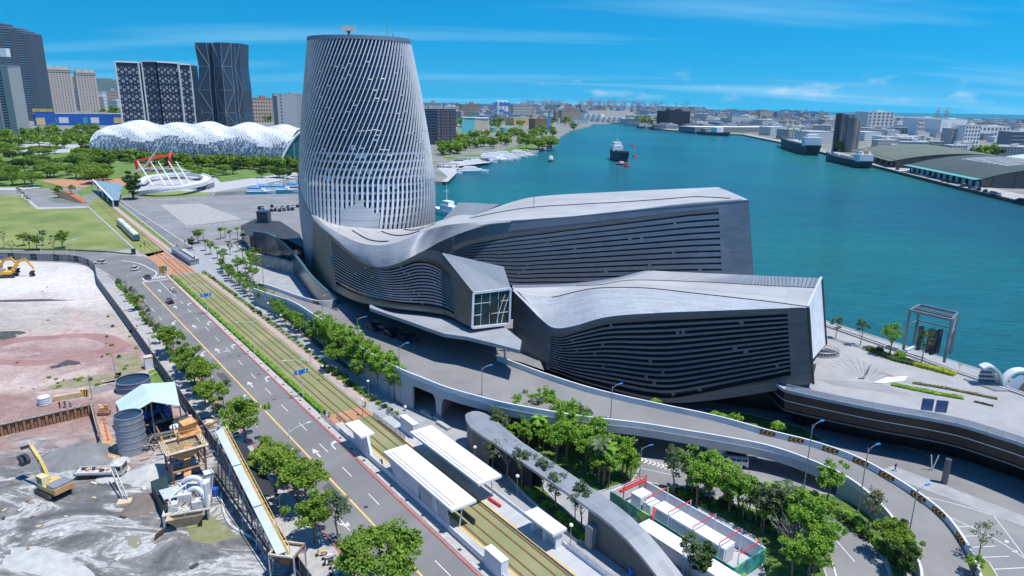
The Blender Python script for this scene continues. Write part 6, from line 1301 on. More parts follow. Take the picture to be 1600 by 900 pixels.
for k, (x0, y0, x1, y1, lab) in enumerate(((272, 395, 302, 415, 'long grey station block beside the side road end'), (285, 398, 308, 413, 'second long grey kiosk right of the tram crossing'))):
 a, b = g(x0, y0), g(x1, y1); c = (a+b)/2; d = b-a; t = thing('kiosk', lab, 'kiosk', (c.x, c.y, 0), math.atan2(d.y, d.x)); mb = MB(); mb.box((0, 0, 1.1), (d.length, 1.6, 2.2)); mb.build('wall', M_steel, t); mb = MB(); mb.box((0, 0, 2.3), (d.length+.6, 2.4, .16)); mb.build('roof', M_steel if k == 0 else M_conc, t)
ZP = PZ
M_lf = mat('frame_steel', (.20, .22, .24), .5, .4)
lf = thing('steel_lift_frame', 'tall open grey steel box frame standing at the waterfront edge of the plaza', 'steel frame')
b4 = [g(1411, 548, ZP), g(1427, 538, ZP), g(1484, 553, ZP), g(1475, 566, ZP)]; h = 9.6
t4 = [Vector((p.x, p.y, ZP+h)) for p in b4]
for p, q in zip(b4, t4): mb = MB(); mb.beam(p, q, .42); mb.build('column', M_lf, lf)
for k in range(4):
 for zz in (h, h*.62) if k != 3 else (h,): mb = MB(); mb.beam(b4[k]+Vector((0, 0, zz)), b4[(k+1) % 4]+Vector((0, 0, zz)), .5 if zz == h else .25); mb.build('beam', M_lf, lf)
mb = MB(); mb.beam((t4[0]+t4[1])/2, (t4[2]+t4[3])/2, .35); mb.build('beam', M_lf, lf)
for a, b in ((t4[0].lerp(t4[1], .33), t4[3].lerp(t4[2], .33)),): mb = MB(); mb.beam(a, b, .35); mb.build('beam', M_lf, lf)
for a, b in ((b4[2], t4[3]), (b4[3], t4[2])): mb = MB(); mb.beam(a, b, .22); mb.build('brace', M_steel, lf)
for u, v in ((.25, .5), (.5, .5), (.62, .4), (.7, .7)):
 p = b4[0].lerp(b4[3], u).lerp(b4[1].lerp(b4[2], u), v); mb = MB(); mb.box((p.x, p.y, ZP+2.9), (1.1, .4, 5.8), .3); mb.build('counterweight', M_trim, lf)
mb = MB(); p = g(1420, 552, ZP); mb.beam(p+Vector((-1.5, -.4, .4)), p+Vector((1.6, .6, 1.5)), .5); mb.build('ramp_arm', M_wht, lf)
scu = thing('white_sculpture', 'white sculpture of two curling shell forms on the plaza waterfront', 'sculpture')
c0 = g(1563, 606, ZP)
def shell(pts2, w_, thick, off):
 ax = Vector((1, -.12, 0)).normalized(); mb = MB(); P = [c0+off+ax*x+Vector((0, 0, z)) for x, z in pts2]; dp = Vector((.15, 1, 0)).normalized()*w_
 Q = catmull(P, 5)
 for a, b in zip(Q, Q[1:]):
  n_ = (b-a).cross(dp).normalized()*thick
  mb.mesh([a, b, b+dp, a+dp, a+n_, b+n_, b+n_+dp, a+n_+dp], [(0, 1, 2, 3), (7, 6, 5, 4), (0, 4, 5, 1), (3, 2, 6, 7)])
 return mb
shell([(-3.6, 3.6), (-2.6, 4.1), (-1.2, 3.5), (-.1, 2.0), (.6, .2)], 2.0, .35, Vector((0, 0, 0))).build('left_shell', M_wht, scu)
shell([(1.3, .0), (1.2, 1.6), (2.2, 3.0), (3.8, 3.5), (5.2, 3.2)], 2.0, .35, Vector((0, 0, 0))).build('right_shell', M_wht, scu)
mb = MB(); ax = Vector((1, -.12, 0)).normalized(); P = [(-3.0, 0), (.8, 0), (.2, 1.8), (-1.0, 3.0), (-2.8, 3.4), (-3.2, 1.6)]; mb.face([c0+ax*x+Vector((0, 1.9, z)) for x, z in P]); mb.build('back_panel', M_wht2, scu)
mb = MB(); P = [(-2.6, 0), (1.3, 0), (3.3, 0), (4.6, 2.8), (3.0, 2.9), (1.7, 1.8), (.7, .4), (-.6, .9)]; mb.face([c0+ax*x+Vector((0, -.05, z)) for x, z in P[1:7]]); mb.build('side_panel', M_wht, scu)
for k in range(3): mb = MB(); mb.beam(c0+ax*-3.1+Vector((0, 1.6, .7+k*.9)), c0+ax*(-.2-.4*k)+Vector((0, 1.6, .7+k*.9)), .3, .25); mb.build('slat', M_trim, scu)
mb = MB(); mb.prism([g(1505, 593, ZP), g(1560, 603, ZP), g(1575, 612, ZP), g(1556, 612, ZP)], ZP, ZP+.25); mb.build('plinth', M_steel, scu)
for k, (x0, x1) in enumerate(((1437, 1457), (1459, 1479))):
 a, b = g(x0, 643+k*3, ZP), g(x1, 645+k*3, ZP); mb = MB(); mb.beam((a+b)/2-(b-a)*.46+Vector((0, 0, 1.5)), (a+b)/2+(b-a)*.46+Vector((0, 0, 1.5)), .1, 2.3); tag(mb.build('glass_screen', mat('panel_blue', (.04, .09, .22), .15, spec=.7)), ('left', 'right')[k]+' tilted dark blue glass panel behind the plaza balustrade', 'panel')
rg = thing('stair_opening', 'dark oval stair opening with a curved railing at the foot of the white end wall', 'stairwell')
oc = g(1283, 552, ZP); E_ = [oc+Vector((3.2*math.cos(a), 2.6*math.sin(a), .02)) for a in [2*PI*k/28 for k in range(28)]]
mb = MB(); mb.mesh([oc+Vector((0, 0, .02))]+E_, [(0, 1+k, 1+(k+1) % 28) for k in range(28)]); mb.build('opening', M_darkin, rg)
for k in range(18):
 p = oc+Vector((3.7*math.cos(-2.2+k*.19), 3.0*math.sin(-2.2+k*.19), 0)); mb = MB(); mb.beam(p, p+Vector((0, 0, 1.1)), .07); mb.build('post', M_steel, rg)
mb = MB(); mb.tube([oc+Vector((3.7*math.cos(-2.2+k*.19), 3.0*math.sin(-2.2+k*.19), 1.1)) for k in range(18)], .06, 4); mb.build('handrail', M_steel, rg)
mb = MB()
for k in range(17): a, b = [oc+Vector((3.75*math.cos(-2.2+q*.19), 3.05*math.sin(-2.2+q*.19), .15)) for q in (k, k+1)]; mb.beam(a, b, .3, .3)
mb.build('kerb', M_steel, rg)
jn = MB(); fo = g(1352, 598, ZP+.012)
for k in range(13):
 a = g(lerp(1284, 1415, k/12), lerp(572, 558, min(1, k/5)) if k < 5 else lerp(558, 596, (k-5)/7), ZP+.012); b = fo.lerp(a, .25+.02*(k % 3)); d = (a-b).normalized(); p_ = Vector((-d.y, d.x, 0))*.07; jn.face([b-p_, a-p_, a+p_, b+p_])
for k in range(6):
 a, b = g(1278+k*4, 593+k*1.6, ZP+.012), g(1380+k*9, 600+k*3.6, ZP+.012); d = (b-a).normalized(); p_ = Vector((-d.y, d.x, 0))*.09; jn.face([a-p_, b-p_, b+p_, a+p_])
for k in range(4):
 a, b = g(1290+k*10, 565-k*3, ZP+.013), g(1405+k*8, 590+k*4, ZP+.013); d = (b-a).normalized(); p_ = Vector((-d.y, d.x, 0))*.06; jn.face([a-p_, b-p_, b+p_, a+p_])
struct(jn.build('paving_joints', mat('joint_grey', (.16, .16, .17), .9)))
mb = MB(); p = g(1352, 592, ZP); mb.tube([p+Vector((-1.4, 0, .1)), p+Vector((-.3, 0, .4)), p+Vector((.1, 0, 1.4)), p+Vector((.35, 0, 2.9))], [.18, .3, .2, .05], 6); tag(mb.build('wood_sculpture', mat('driftwood', (.3, .27, .24), .9)), 'small twisted driftwood-like sculpture on the plaza joints', 'sculpture')
mb = MB(); P = [g(1365, 600, ZP), g(1385, 592, ZP), g(1418, 590, ZP), g(1412, 597, ZP), g(1380, 601, ZP)]; mb.prism(P, ZP, ZP+.35); tag(mb.build('white_stone', M_wht), 'flat white leaf-shaped stone on the plaza paving', 'stone')
mb = MB(); wallrun(mb, [g(1290, 510, ZP), g(1350, 531, ZP), g(1410, 552.5, ZP), g(1480, 577.5, ZP), g(1600, 619, ZP), g(1700, 654, ZP)], .5, 0, .35); struct(mb.build('seawall_coping', M_conc))
rail([g(1300, 531, ZP), g(1345, 545, ZP), g(1352, 548, ZP)], .5, 'dark low wall segment along the waterfront planting', 'low wall', 3)
kp = g(415, 372); mb = MB()
kk = thing('blue_kiosk', 'dark blue lift shaft standing left of the tower', 'lift shaft', kp); me = MB(); me.box((0, 0, 6.2), (5.0, 4.5, 12.4)); me.build('shaft', mat('navy_glass', (.01, .035, .07), .2, spec=.6), kk); me = MB(); me.box((0, 0, 12.5), (5.3, 4.8, .3)); me.build('cap', mat('navy_trim', (.02, .06, .12), .4), kk)
arc = thing('glass_arc', 'long dark blue-green glazed arc wall sweeping down left of the terminal', 'glazed wall')
Pa = catmull([g(396, 362, 9), g(420, 366, 9), g(440, 378, 8), g(462, 400, 8), g(485, 430, 7.4), g(505, 450, 7), g(528, 468, 7)], 5)
mb = MB(); wallrun(mb, Pa, .5, lambda i: .05, lambda i: Pa[i].z); mb.build('glass', mat('arc_glass', (.01, .045, .07), .2, spec=.6), arc)
mb = MB(); wallrun(mb, Pa, .8, lambda i: Pa[i].z, lambda i: Pa[i].z+.35); mb.build('coping', mat('arc_coping', (.05, .13, .15), .5), arc)
gh = thing('hillside_pavilion', 'dark glazed pavilion under planting left of the tower base', 'pavilion')
P = [g(378, 378), g(400, 366), g(440, 370), g(470, 392), g(482, 420), g(452, 402), g(420, 396), g(392, 396)]
mb = MB(); mb.prism(P, 0, 7.0); mb.build('glass', M_glass, gh); mb = MB(); mb.prism(P, 7.0, 7.3); mb.build('dark_roof', mat('roof_shade', (.03, .04, .045), .7, var=.3, scale=.3), gh)  # roof near-black: the bluish shade over this spot put into its colour
rk = random.Random(8)
for i in range(26):
 t = rk.random(); p = g(lerp(388, 470, t), lerp(404, 424, t)+rk.uniform(-7, 4), 0); shrub(rk.choice([0, 2, 4]), (p.x, p.y, rk.uniform(0, 4)), 2.2, 'hanging greenery on the stone screen left of the tower base', 'greenery left of the tower base')
mb = MB(); wallrun(mb, [g(392, 412), g(430, 420), g(478, 432)], 1.2, 0, 4.5); tag(mb.build('stone_screen', mat('rough_stone', (.22, .20, .18), .95, scale=.5, c2=(.45, .42, .38), bump=1)), 'rough stone screen wall hung with greenery left of the terminal', 'wall')
def person(p, rz, shirt, trousers, label, pose='stand', s=1.0, hat=None):
 j = {'stand': [(0, 0, .95), (0, 0, 1.2), (0, 0, 1.42), (0, 0, 1.52), (0, 0, 1.66), (.2, 0, 1.4), (.26, .03, 1.12), (.25, .12, .88), (-.2, 0, 1.4), (-.26, .03, 1.12), (-.24, .1, .88), (.1, 0, .9), (.12, .03, .5), (.12, 0, .06), (.12, .16, .04), (-.1, 0, .9), (-.12, -.02, .5), (-.12, -.06, .06), (-.12, .1, .04)]}['stand']
 if pose == 'walk': j = list(j); j[12] = (.1, .16, .52); j[13] = (.1, .2, .08); j[14] = (.1, .36, .05); j[16] = (-.1, -.06, .5); j[17] = (-.1, -.3, .12); j[18] = (-.1, -.2, .04)
 if pose == 'bend': j = list(j); j[2] = (0, .22, 1.34); j[3] = (0, .3, 1.42); j[4] = (0, .38, 1.52); j[5] = (.2, .22, 1.32); j[8] = (-.2, .22, 1.32); j[6] = (.24, .34, 1.08); j[9] = (-.24, .34, 1.08); j[7] = (.16, .46, .92); j[10] = (-.16, .46, .92)
 rad_ = [.14, .14, .15, .06, .105, .07, .05, .035, .07, .05, .035, .1, .07, .05, .035, .1, .07, .05, .035]
 ed = [(0, 1), (1, 2), (2, 3), (3, 4), (2, 5), (5, 6), (6, 7), (2, 8), (8, 9), (9, 10), (0, 11), (11, 12), (12, 13), (13, 14), (0, 15), (15, 16), (16, 17), (17, 18)]
 me = bpy.data.meshes.new('person'); me.from_pydata(j, ed, [])
 m = bpy.data.materials.new('clothes_'+shirt[0]); m.use_nodes = True; nt = m.node_tree; N = nt.nodes; L = nt.links; tcn = N.new('ShaderNodeTexCoord'); sx = N.new('ShaderNodeSeparateXYZ'); L.new(tcn.outputs['Object'], sx.inputs[0])
 dv = N.new('ShaderNodeMath'); dv.operation = 'DIVIDE'; dv.inputs[1].default_value = 2; L.new(sx.outputs['Z'], dv.inputs[0])
 r = rampnode(N, [(0, (.02, .02, .02)), (.05, trousers), (.47, shirt[1]), (.74, (.42, .25, .17)), (.845, hat or (.02, .015, .012))], 'CONSTANT'); L.new(dv.outputs[0], r.inputs[0]); L.new(r.outputs[0], N['Principled BSDF'].inputs['Base Color']); N['Principled BSDF'].inputs['Roughness'].default_value = .8
 me.materials.append(m); o = bpy.data.objects.new('person', me); COL.objects.link(o); o.location = p; o.rotation_euler = (0, 0, rz); o.scale = (s, s, s)
 o.modifiers.new('skin', 'SKIN')
 for v, r_ in zip(me.skin_vertices[0].data, rad_): v.radius = (r_, r_)
 me.skin_vertices[0].data[0].use_root = True; sd_ = o.modifiers.new('sub', 'SUBSURF'); sd_.levels = 1; sd_.render_levels = 1
 return tag(o, label, 'person')
person(g(94, 638), 2.6, ('navy', (.02, .04, .15)), (.05, .05, .06), 'worker in a dark blue top, leftmost of the three by the pit', hat=(.7, .7, .7))
person(g(102, 637.5), .4, ('dark', (.05, .06, .07)), (.04, .05, .08), 'worker in dark clothes, middle of the three by the pit', 'bend', hat=(.7, .7, .7))
person(g(110.5, 636), 3.0, ('white', (.55, .55, .55)), (.05, .08, .16), 'worker in a white top, rightmost of the three by the pit', hat=(.75, .75, .7))
person(g(597, 728, .34), 2.3, ('black', (.015, .015, .02)), (.02, .02, .025), 'person in black standing at the end of the near tram platform', 'bend')
person(g(1398.5, 736), .5, ('purple', (.08, .04, .3)), (.05, .08, .25), 'person in blue and purple walking under the plaza edge', 'walk')
person(g(508, 651), 1.0, ('grey', (.06, .07, .08)), (.03, .03, .03), 'person in dark grey by the head of the near platform ramp')
# ================================================= DIRT LOT
M_cat = mat('excavator_yellow', (.52, .33, .08), .6, scale=1.6, c2=(.68, .48, .16)); M_cab = mat('pale_yellow', (.72, .62, .34), .5)
M_orange = mat('rust_orange', (.50, .22, .06), .75, .1, scale=1.3, c2=(.62, .38, .20)); M_tan = mat('tan_paint', (.55, .45, .32), .7, var=.2, scale=1)
M_grime = mat('grimy_white', (.50, .49, .46), .7, var=.25, scale=1.2)
def excavator(label, p, rz, s=1., arm=None, ymat=M_cat, cabm=M_cab, dipper=None):
 t = thing('excavator', label, 'excavator', p, rz, None, s)
 for y in (-1.25, 1.25):
  mb = MB(); prof = [(-2.1, .45), (-1.8, .08), (1.8, .08), (2.1, .45), (1.8, .85), (-1.8, .85)]; n = len(prof)
  vs = [(x, y+d, z) for d in (-.3, .3) for x, z in prof]; mb.mesh(vs, [tuple(range(n)), tuple(reversed(range(n, 2*n)))]+[(k, n+k, n+(k+1) % n, (k+1) % n) for k in range(n)]); mb.build('track', M_trim, t)
 mb = MB(); mb.cyl(0, 0, .7, 1.05, .9, n=14); mb.build('turntable', M_black, t)
 mb = MB(); mb.prism([(-2.6, -1.3), (-2.9, -.8), (-2.9, .8), (-2.6, 1.3), (1.2, 1.3), (1.2, -1.3)], 1.05, 1.75); mb.build('body', ymat, t)
 mb = MB(); mb.box((-1.9, 0, 2.0), (1.9, 2.5, .55)); mb.build('engine_cover', M_steel, t)
 mb = MB(); mb.box((-2.7, 0, 1.5), (.5, 2.7, .85)); mb.build('counterweight', M_orange, t)
 mb = MB(); mb.box((.55, .85, 2.3), (1.5, .95, 1.5)); c_ = mb.build('cab', cabm, t)
 for bx in ((1.31, .85, 2.45, .03, .8, 1.0), (.55, 1.335, 2.45, 1.2, .03, .9), (.55, .365, 2.45, 1.2, .03, .9)): mb = MB(); mb.box(bx[:3], bx[3:]); mb.build('window', M_glass, c_)
 A = arm or [(1.0, 1.7), (3.2, 4.9), (5.2, 5.6), (7.6, 3.4), (7.9, 1.6)]
 B = [Vector((x, -.15, z)) for x, z in A]
 mb = MB(); mb.beam(B[0], B[1], .42, .7); mb.build('boom', ymat, t)
 mb = MB(); mb.beam(B[1]+(B[0]-B[1]).normalized()*.2, B[2], .42, .6); mb.build('boom', ymat, t)
 mb = MB(); mb.beam(B[2]+(B[1]-B[2]).normalized()*.2+Vector((0, 0, .2)), B[3], .34, .45); mb.build('dipper_arm', dipper or ymat, t)
 mb = MB(); mb.beam(B[0]+Vector((.9, .3, .1)), B[1]+Vector((-.4, .3, -.3)), .14); mb.build('hydraulic_ram', M_steel, t)
 mb = MB(); mb.beam(B[1]+Vector((.5, 0, .7)), B[2]+Vector((.3, 0, .5)), .14); mb.build('hydraulic_ram', M_steel, t)
 b = B[4]; mb = MB(); pr = [(.5, .7), (-.5, .7), (-.9, .0), (-.5, -.7), (.4, -.6), (.0, -.1)]; n = len(pr); vs = [(b.x+x, b.y+d, b.z+z) for d in (-.6, .6) for x, z in pr]
 mb.mesh(vs, [(0, 1, 5), (1, 2, 5), (2, 3, 5), (3, 4, 5), (n+5, n+1, n), (n+5, n+2, n+1), (n+5, n+3, n+2), (n+5, n+4, n+3)]+[(k, n+k, n+(k+1) % n, (k+1) % n) for k in range(4)]); mb.build('bucket', M_trim, t)
 return t
e1, e2 = g(86, 768), g(34, 744)
d = e2-e1; excavator('large yellow excavator with raised arm working beside the dark spoil heap', g(84, 770), math.atan2(d.y, d.x), 1.12, [(1.0, 1.7), (2.6, 4.6), (4.4, 6.3), (7.0, 5.2), (7.2, 3.2)], dipper=M_trim)
excavator('orange-yellow excavator with folded arm at the top left of the dirt lot', g(14, 433), .25, 1.25, [(1.0, 1.7), (3.2, 4.7), (5.0, 5.0), (6.6, 2.2), (6.2, .9)], mat('cat_orange', (.72, .38, .03), .55, var=.15))
excavator('second orange-yellow excavator half out of the picture at the top left', g(-6, 429), .1, 1.2, [(1.0, 1.7), (3.0, 4.5), (5.2, 5.0), (6.8, 2.6), (6.4, 1.2)], mat('cat_orange'))
tk = thing('crane_truck', 'white flatbed crane truck with its boom lowered over rubble', 'truck', g(160, 744), .12)
mb = MB(); mb.box((2.9, 0, 1.5), (1.7, 2.2, 1.7)); c_ = mb.build('cab', M_grime, tk); mb = MB(); mb.box((3.78, 0, 1.85), (.04, 1.8, .7)); mb.build('windscreen', M_glass, c_)
mb = MB(); mb.box((3.1, -1.12, 1.85), (.9, .04, .6)); mb.build('window', M_glass, c_)
mb = MB(); mb.box((-1.0, 0, .95), (6.0, 2.2, .25)); mb.build('flatbed', M_grime, tk)
for y in (-1.1, 1.1): mb = MB(); mb.box((-1.0, y, 1.2), (6.0, .08, .35)); mb.build('side_board', M_wht2, tk)
for x in (-3.0, -2.0, 2.7):
 for y in (-.95, .95): link('wheel', d_wheel, tk, (x, y, .1), 0, 1.4)
for i in range(6): mb = MB(); mb.box((-3+i*.8, random.uniform(-.6, .6), 1.25), (.7, .5, .3), i); mb.build('load', M_orange if i % 2 else M_trim, tk)
bm = thing('crane_boom', 'long grimy lattice boom lying down from the crane truck to the rubble', 'boom')
a, b = g(177, 737, 2.2), g(196, 780, .7)
for o_ in (-.35, .35):
 for zz in (0, .55): mb = MB(); mb.beam(a+Vector((o_, 0, zz)), b+Vector((o_, 0, zz)), .12); mb.build('chord', M_grime, bm)
for k in range(9): mb = MB(); p = a.lerp(b, k/9); q = a.lerp(b, (k+1)/9); mb.beam(p+Vector((-.35, 0, 0)), q+Vector((.35, 0, .55)), .08); mb.build('lacing', M_grime, bm)
mb = MB(); mb.box((b.x, b.y-.3, .35), (2.0, 1.6, .5), .3); mb.build('foot_plate', M_tan, bm)
def silo(px, py, r, h, label, m, name='silo', wall=None):
 o = g(px, py); t = thing(name, label, 'tank', (o.x, o.y, 0))
 mb = MB(); mb.cyl(0, 0, 0, h, r, n=40, cap=False); vs = []; mb.build('shell', m, t, smooth=False)
 mb = MB(); mb.cyl(0, 0, h-.5, h-.45, r*.99, n=40); mb.build('water', mat('tank_water', (.03, .05, .08), .1), t)
 for k in range(int(h/1.15)+1): mb = MB(); z = min(h-.1, .1+k*1.2); mb.cyl(0, 0, z, z+.12, r+.07, n=40, cap=False); mb.cyl(0, 0, z+.12, z+.121, r+.07, r, 40, cap=False); mb.build('hoop', M_steel, t)
 mb = MB(); mb.cyl(0, 0, h, h+.05, r+.06, r+.06, 40, cap=False); n = 40
 vs = [((r+.06)*math.cos(2*PI*k/n), (r+.06)*math.sin(2*PI*k/n), h+.05) for k in range(n)]+[((r-.14)*math.cos(2*PI*k/n), (r-.14)*math.sin(2*PI*k/n), h+.05) for k in range(n)]; mb.mesh(vs, [(k, (k+1) % n, n+(k+1) % n, n+k) for k in range(n)]); mb.build('rim', M_steel, t); return t
silo(208, 704, 2.35, 7.2, 'tall grey ribbed steel silo beside the green-roofed shed', mat('silo_grey', (.30, .33, .38), .5, .4, var=.15, scale=.8))
silo(210, 608, 3.4, 2.4, 'wide open round water tank behind the green-roofed shed', mat('tank_blue', (.12, .17, .26), .6, .2, var=.2))
sh = thing('open_shed', 'open shed with a pale mint gable roof over blue machinery', 'shed')
zr_, ze = 7.6, 5.4
rA, rB = g(222, 600, zr_), g(237, 627, zr_)           # ridge far, near
q1, q2 = g(180, 628, ze), g(193, 653, ze)             # left eave
q3, q4 = g(273, 596.5, ze), g(281, 634, ze)           # right eave
M_mint = panelmat('mint_roof', (.56, .68, .62), (.46, .58, .52), w=.9, h=60, rough=.5, metal=.1, mortar=.03, off=0)
mb = MB(); mb.face([q1, q2, rB, rA], [(0, 0), (6, 0), (6, 6), (0, 6)]); mb.face([q1-Vector((0, 0, .15)), rA-Vector((0, 0, .15)), rB-Vector((0, 0, .15)), q2-Vector((0, 0, .15))]); mb.face([q2, q2-Vector((0, 0, .15)), rB-Vector((0, 0, .15)), rB]); mb.build('roof', M_mint, sh)
mb = MB(); mb.face([rA, rB, q4, q3], [(0, 0), (6, 0), (6, 6), (0, 6)]); mb.face([rA-Vector((0, 0, .15)), q3-Vector((0, 0, .15)), q4-Vector((0, 0, .15)), rB-Vector((0, 0, .15))]); mb.face([rB, rB-Vector((0, 0, .15)), q4-Vector((0, 0, .15)), q4]); mb.build('roof', M_mint, sh)
for p in (q1.lerp(q2, .15), q2.lerp(q1, .1), q3.lerp(q4, .1), q4.lerp(q3, .1), rB.lerp(rA, .15), rA.lerp(rB, .1)): mb = MB(); mb.beam(Vector((p.x, p.y, 0)), p-Vector((0, 0, .2)), .22); mb.build('post', M_steel, sh)
mb = MB(); a, b = rA.lerp(q1, .3), rA.lerp(q3, .6); mb.face([Vector((a.x, a.y, 0)), Vector((b.x, b.y, 0)), Vector((b.x, b.y, 5.2)), Vector((a.x, a.y, 5.2))]); mb.build('back_sheet', mat('dark_sheet', (.03, .04, .05), .8), sh)
M_mach = mat('machine_blue', (.03, .12, .45), .5, var=.2)
for i, (x, y) in enumerate(((228, 664), (238, 660), (248, 655), (258, 650), (264, 660))):
 o = g(x, y); t = thing('pump', f'{ORD[i]} blue pump unit from the left under the mint shed roof', 'machine', (o.x, o.y, 0), .4*i, 'blue pumps under the shed'); mb = MB(); mb.box((0, 0, .9), (1.6, .9, .5)); mb.build('base', M_trim, t)
 mb = MB(); mb.tube([Vector((-.7, 0, 1.7)), Vector((.6, 0, 1.7))], .5, 10); mb.build('motor', M_mach, t); mb = MB(); mb.box((.1, 0, 2.5), (.5, .6, .8)); mb.build('housing', M_mach, t)
 for q in (-.6, .6): mb = MB(); mb.beam(Vector((q, -.3, 0)), Vector((q, -.3, 1)), .12); mb.build('leg', M_trim, t)
mt = thing('machine_pit', 'dark tangle of pipes and frames under and right of the mint shed', 'machinery'); rr = random.Random(6)
for i in range(90):
 a = g(rr.uniform(225, 345), rr.uniform(652, 712), rr.uniform(.2, 2.6)); ang = rr.choice([STREET, STREET+PI/2, rr.uniform(0, 3)]); l_ = rr.uniform(1, 3.4); mb = MB(); mb.beam(a, a+Vector((math.cos(ang)*l_, math.sin(ang)*l_, rr.uniform(-.3, .5))), rr.uniform(.1, .3)); mb.build('pipe', rr.choice([M_steel, M_trim, M_grime, M_rust, M_steel]), mt)
o = g(262, 668); mb = MB(); mb.prism([g(222, 690), g(232, 668), g(300, 645), g(330, 660), g(322, 678), g(262, 700)], .03, .12); struct(mb.build('machinery_floor', mat('floor_black', (.03, .03, .032), .6)))  # near-black floor sheet under and right of the mint shed
for i, (x, y, r_, h, m) in enumerate(((276, 682, .95, 2.2, M_wht2), (325, 668, 1.1, 1.3, M_tan), (300, 668, .8, 1.5, M_grime), (70, 632, 1.1, 1.8, M_wht2))):
 o = g(x, y); t = thing('water_drum', ['ribbed white drum right of the grey silo', 'tan round mixing drum at the fence behind the shed', 'small grimy drum behind the orange tower', 'stacked white tyre-like drum beside the three workers'][i], 'drum', (o.x, o.y, 0)); mb = MB(); mb.cyl(0, 0, .02, h, r_, n=18); mb.build('drum', m, t)
 for k in range(4): mb = MB(); mb.cyl(0, 0, h*(k+.5)/4, h*(k+.5)/4+.12, r_+.08, n=18); mb.build('hoop', m, t)
ot = thing('screening_tower', 'rusty orange screening hopper tower with stairs and catwalks', 'machine')
c_ = g(292, 740); rzT = STREET-PI/2
def T3(x, y, z): v = Matrix.Rotation(rzT, 3, 'Z') @ Vector((x, y, 0)); return Vector((c_.x+v.x, c_.y+v.y, z))
def tb(name, pts, w, m): mb = MB(); mb.beam(T3(*pts[0]), T3(*pts[1]), w); mb.build(name, m, ot)
for x in (-2.6, 2.6):
 for y in (-2.6, 2.2): tb('column', ((x, y, 0), (x, y, 5.8)), .26, M_rust)
for z in (2.2, 5.6):
 for a, b in (((-2.6, -2.6), (2.6, -2.6)), ((2.6, -2.6), (2.6, 2.2)), ((2.6, 2.2), (-2.6, 2.2)), ((-2.6, 2.2), (-2.6, -2.6))): tb('beam', ((*a, z), (*b, z)), .22, M_orange)
mb = MB(); top = [T3(x, y, 5.7) for x, y in ((-2.9, -2.9), (2.9, -2.9), (2.9, 2.3), (-2.9, 2.3))]; bot = [T3(x, y, 3.2) for x, y in ((-.8, -.8), (.8, -.8), (.8, .6), (-.8, .6))]
for k in range(4): mb.face([bot[k], bot[(k+1) % 4], top[(k+1) % 4], top[k]]); mb.face([top[k], top[(k+1) % 4], bot[(k+1) % 4], bot[k]])
mb.build('hopper', M_tan, ot)
mb = MB();
for k in range(4): a, b = top[k], top[(k+1) % 4]; mb.beam(a+(a-b).normalized()*.35+Vector((0, 0, .1)), b+(b-a).normalized()*.35+Vector((0, 0, .12)), .8, .14)
mb.build('catwalk', M_tan, ot)
for k in range(4):
 for q in range(4): p = top[k].lerp(top[(k+1) % 4], q/4); mb = MB(); mb.beam(p, p+Vector((0, 0, 1.1)), .08); mb.build('rail_post', M_cat, ot)
 mb = MB(); mb.beam(top[k]+Vector((0, 0, 1.1)), top[(k+1) % 4]+Vector((0, 0, 1.1)), .08); mb.build('handrail', M_cat, ot)
mb = MB(); mb.beam(T3(-.5, -3.2, 1.2), T3(1.8, 4.4, 6.4), 1.1, .2); mb.build('stair', M_orange, ot)
for k in range(10): mb = MB(); p = T3(-.5, -3.2, 1.2).lerp(T3(1.8, 4.4, 6.4), k/10); mb.beam(p+Vector((-.5, 0, .2)), p+Vector((.5, .2, .2)), .25, .06); mb.build('tread', M_cat, ot)
mb = MB(); P = [T3(-.4, 1.8, 5.9), T3(3.6, 1.8, 5.9), T3(3.6, 5.4, 5.9), T3(-.4, 5.4, 5.9)]; mb.prism(P, 5.75, 5.95); mb.build('upper_deck', M_orange, ot)
for p in P: mb = MB(); mb.beam(Vector((p.x, p.y, 0)), p+Vector((0, 0, 1.1)), .18); mb.build('column', M_rust, ot)
mb = MB(); c2 = T3(1.6, 3.6, 0); mb.box((c2.x, c2.y, 7.0), (2.4, 1.6, 2.0), rzT+.3, tilt=('X', .3)); mb.build('screen_box', M_orange, ot)
mb = MB(); c2 = T3(2.4, 4.6, 0); mb.cyl(c2.x, c2.y, 6, 8.4, .5, .3, 12); mb.build('cyclone', M_tan, ot)
cv_ = thing('conveyor', 'long covered conveyor with a pale blue roof leaning down along the fence', 'conveyor')
hA, hB = g(342, 672, 9.2), g(440, 866, 3.6); dirc = (hB-hA).normalized(); sdc = Vector((dirc.y, -dirc.x, 0)).normalized()
M_cvb = mat('pale_blue_sheet', (.46, .51, .55), .5, var=.08, scale=.6)
for k in range(3):
 a, b = hA.lerp(hB, k/3+.004), hA.lerp(hB, (k+1)/3-.004); mb = MB(); mb.beam(a, b, 1.25, .2); mb.build('cover', M_cvb, cv_)
mb = MB(); mb.beam(hA-Vector((0, 0, .45)), hB-Vector((0, 0, .45)), 1.0, .5); mb.build('belt_frame', M_trim, cv_)
for sg in (1, -1):
 mb = MB(); mb.beam(hA+sdc*-.95*sg-Vector((0, 0, .3)), hB+sdc*-.95*sg-Vector((0, 0, .3)), .35 if sg > 0 else .12, .12); mb.build('walkway', M_cat if sg > 0 else M_trim, cv_)
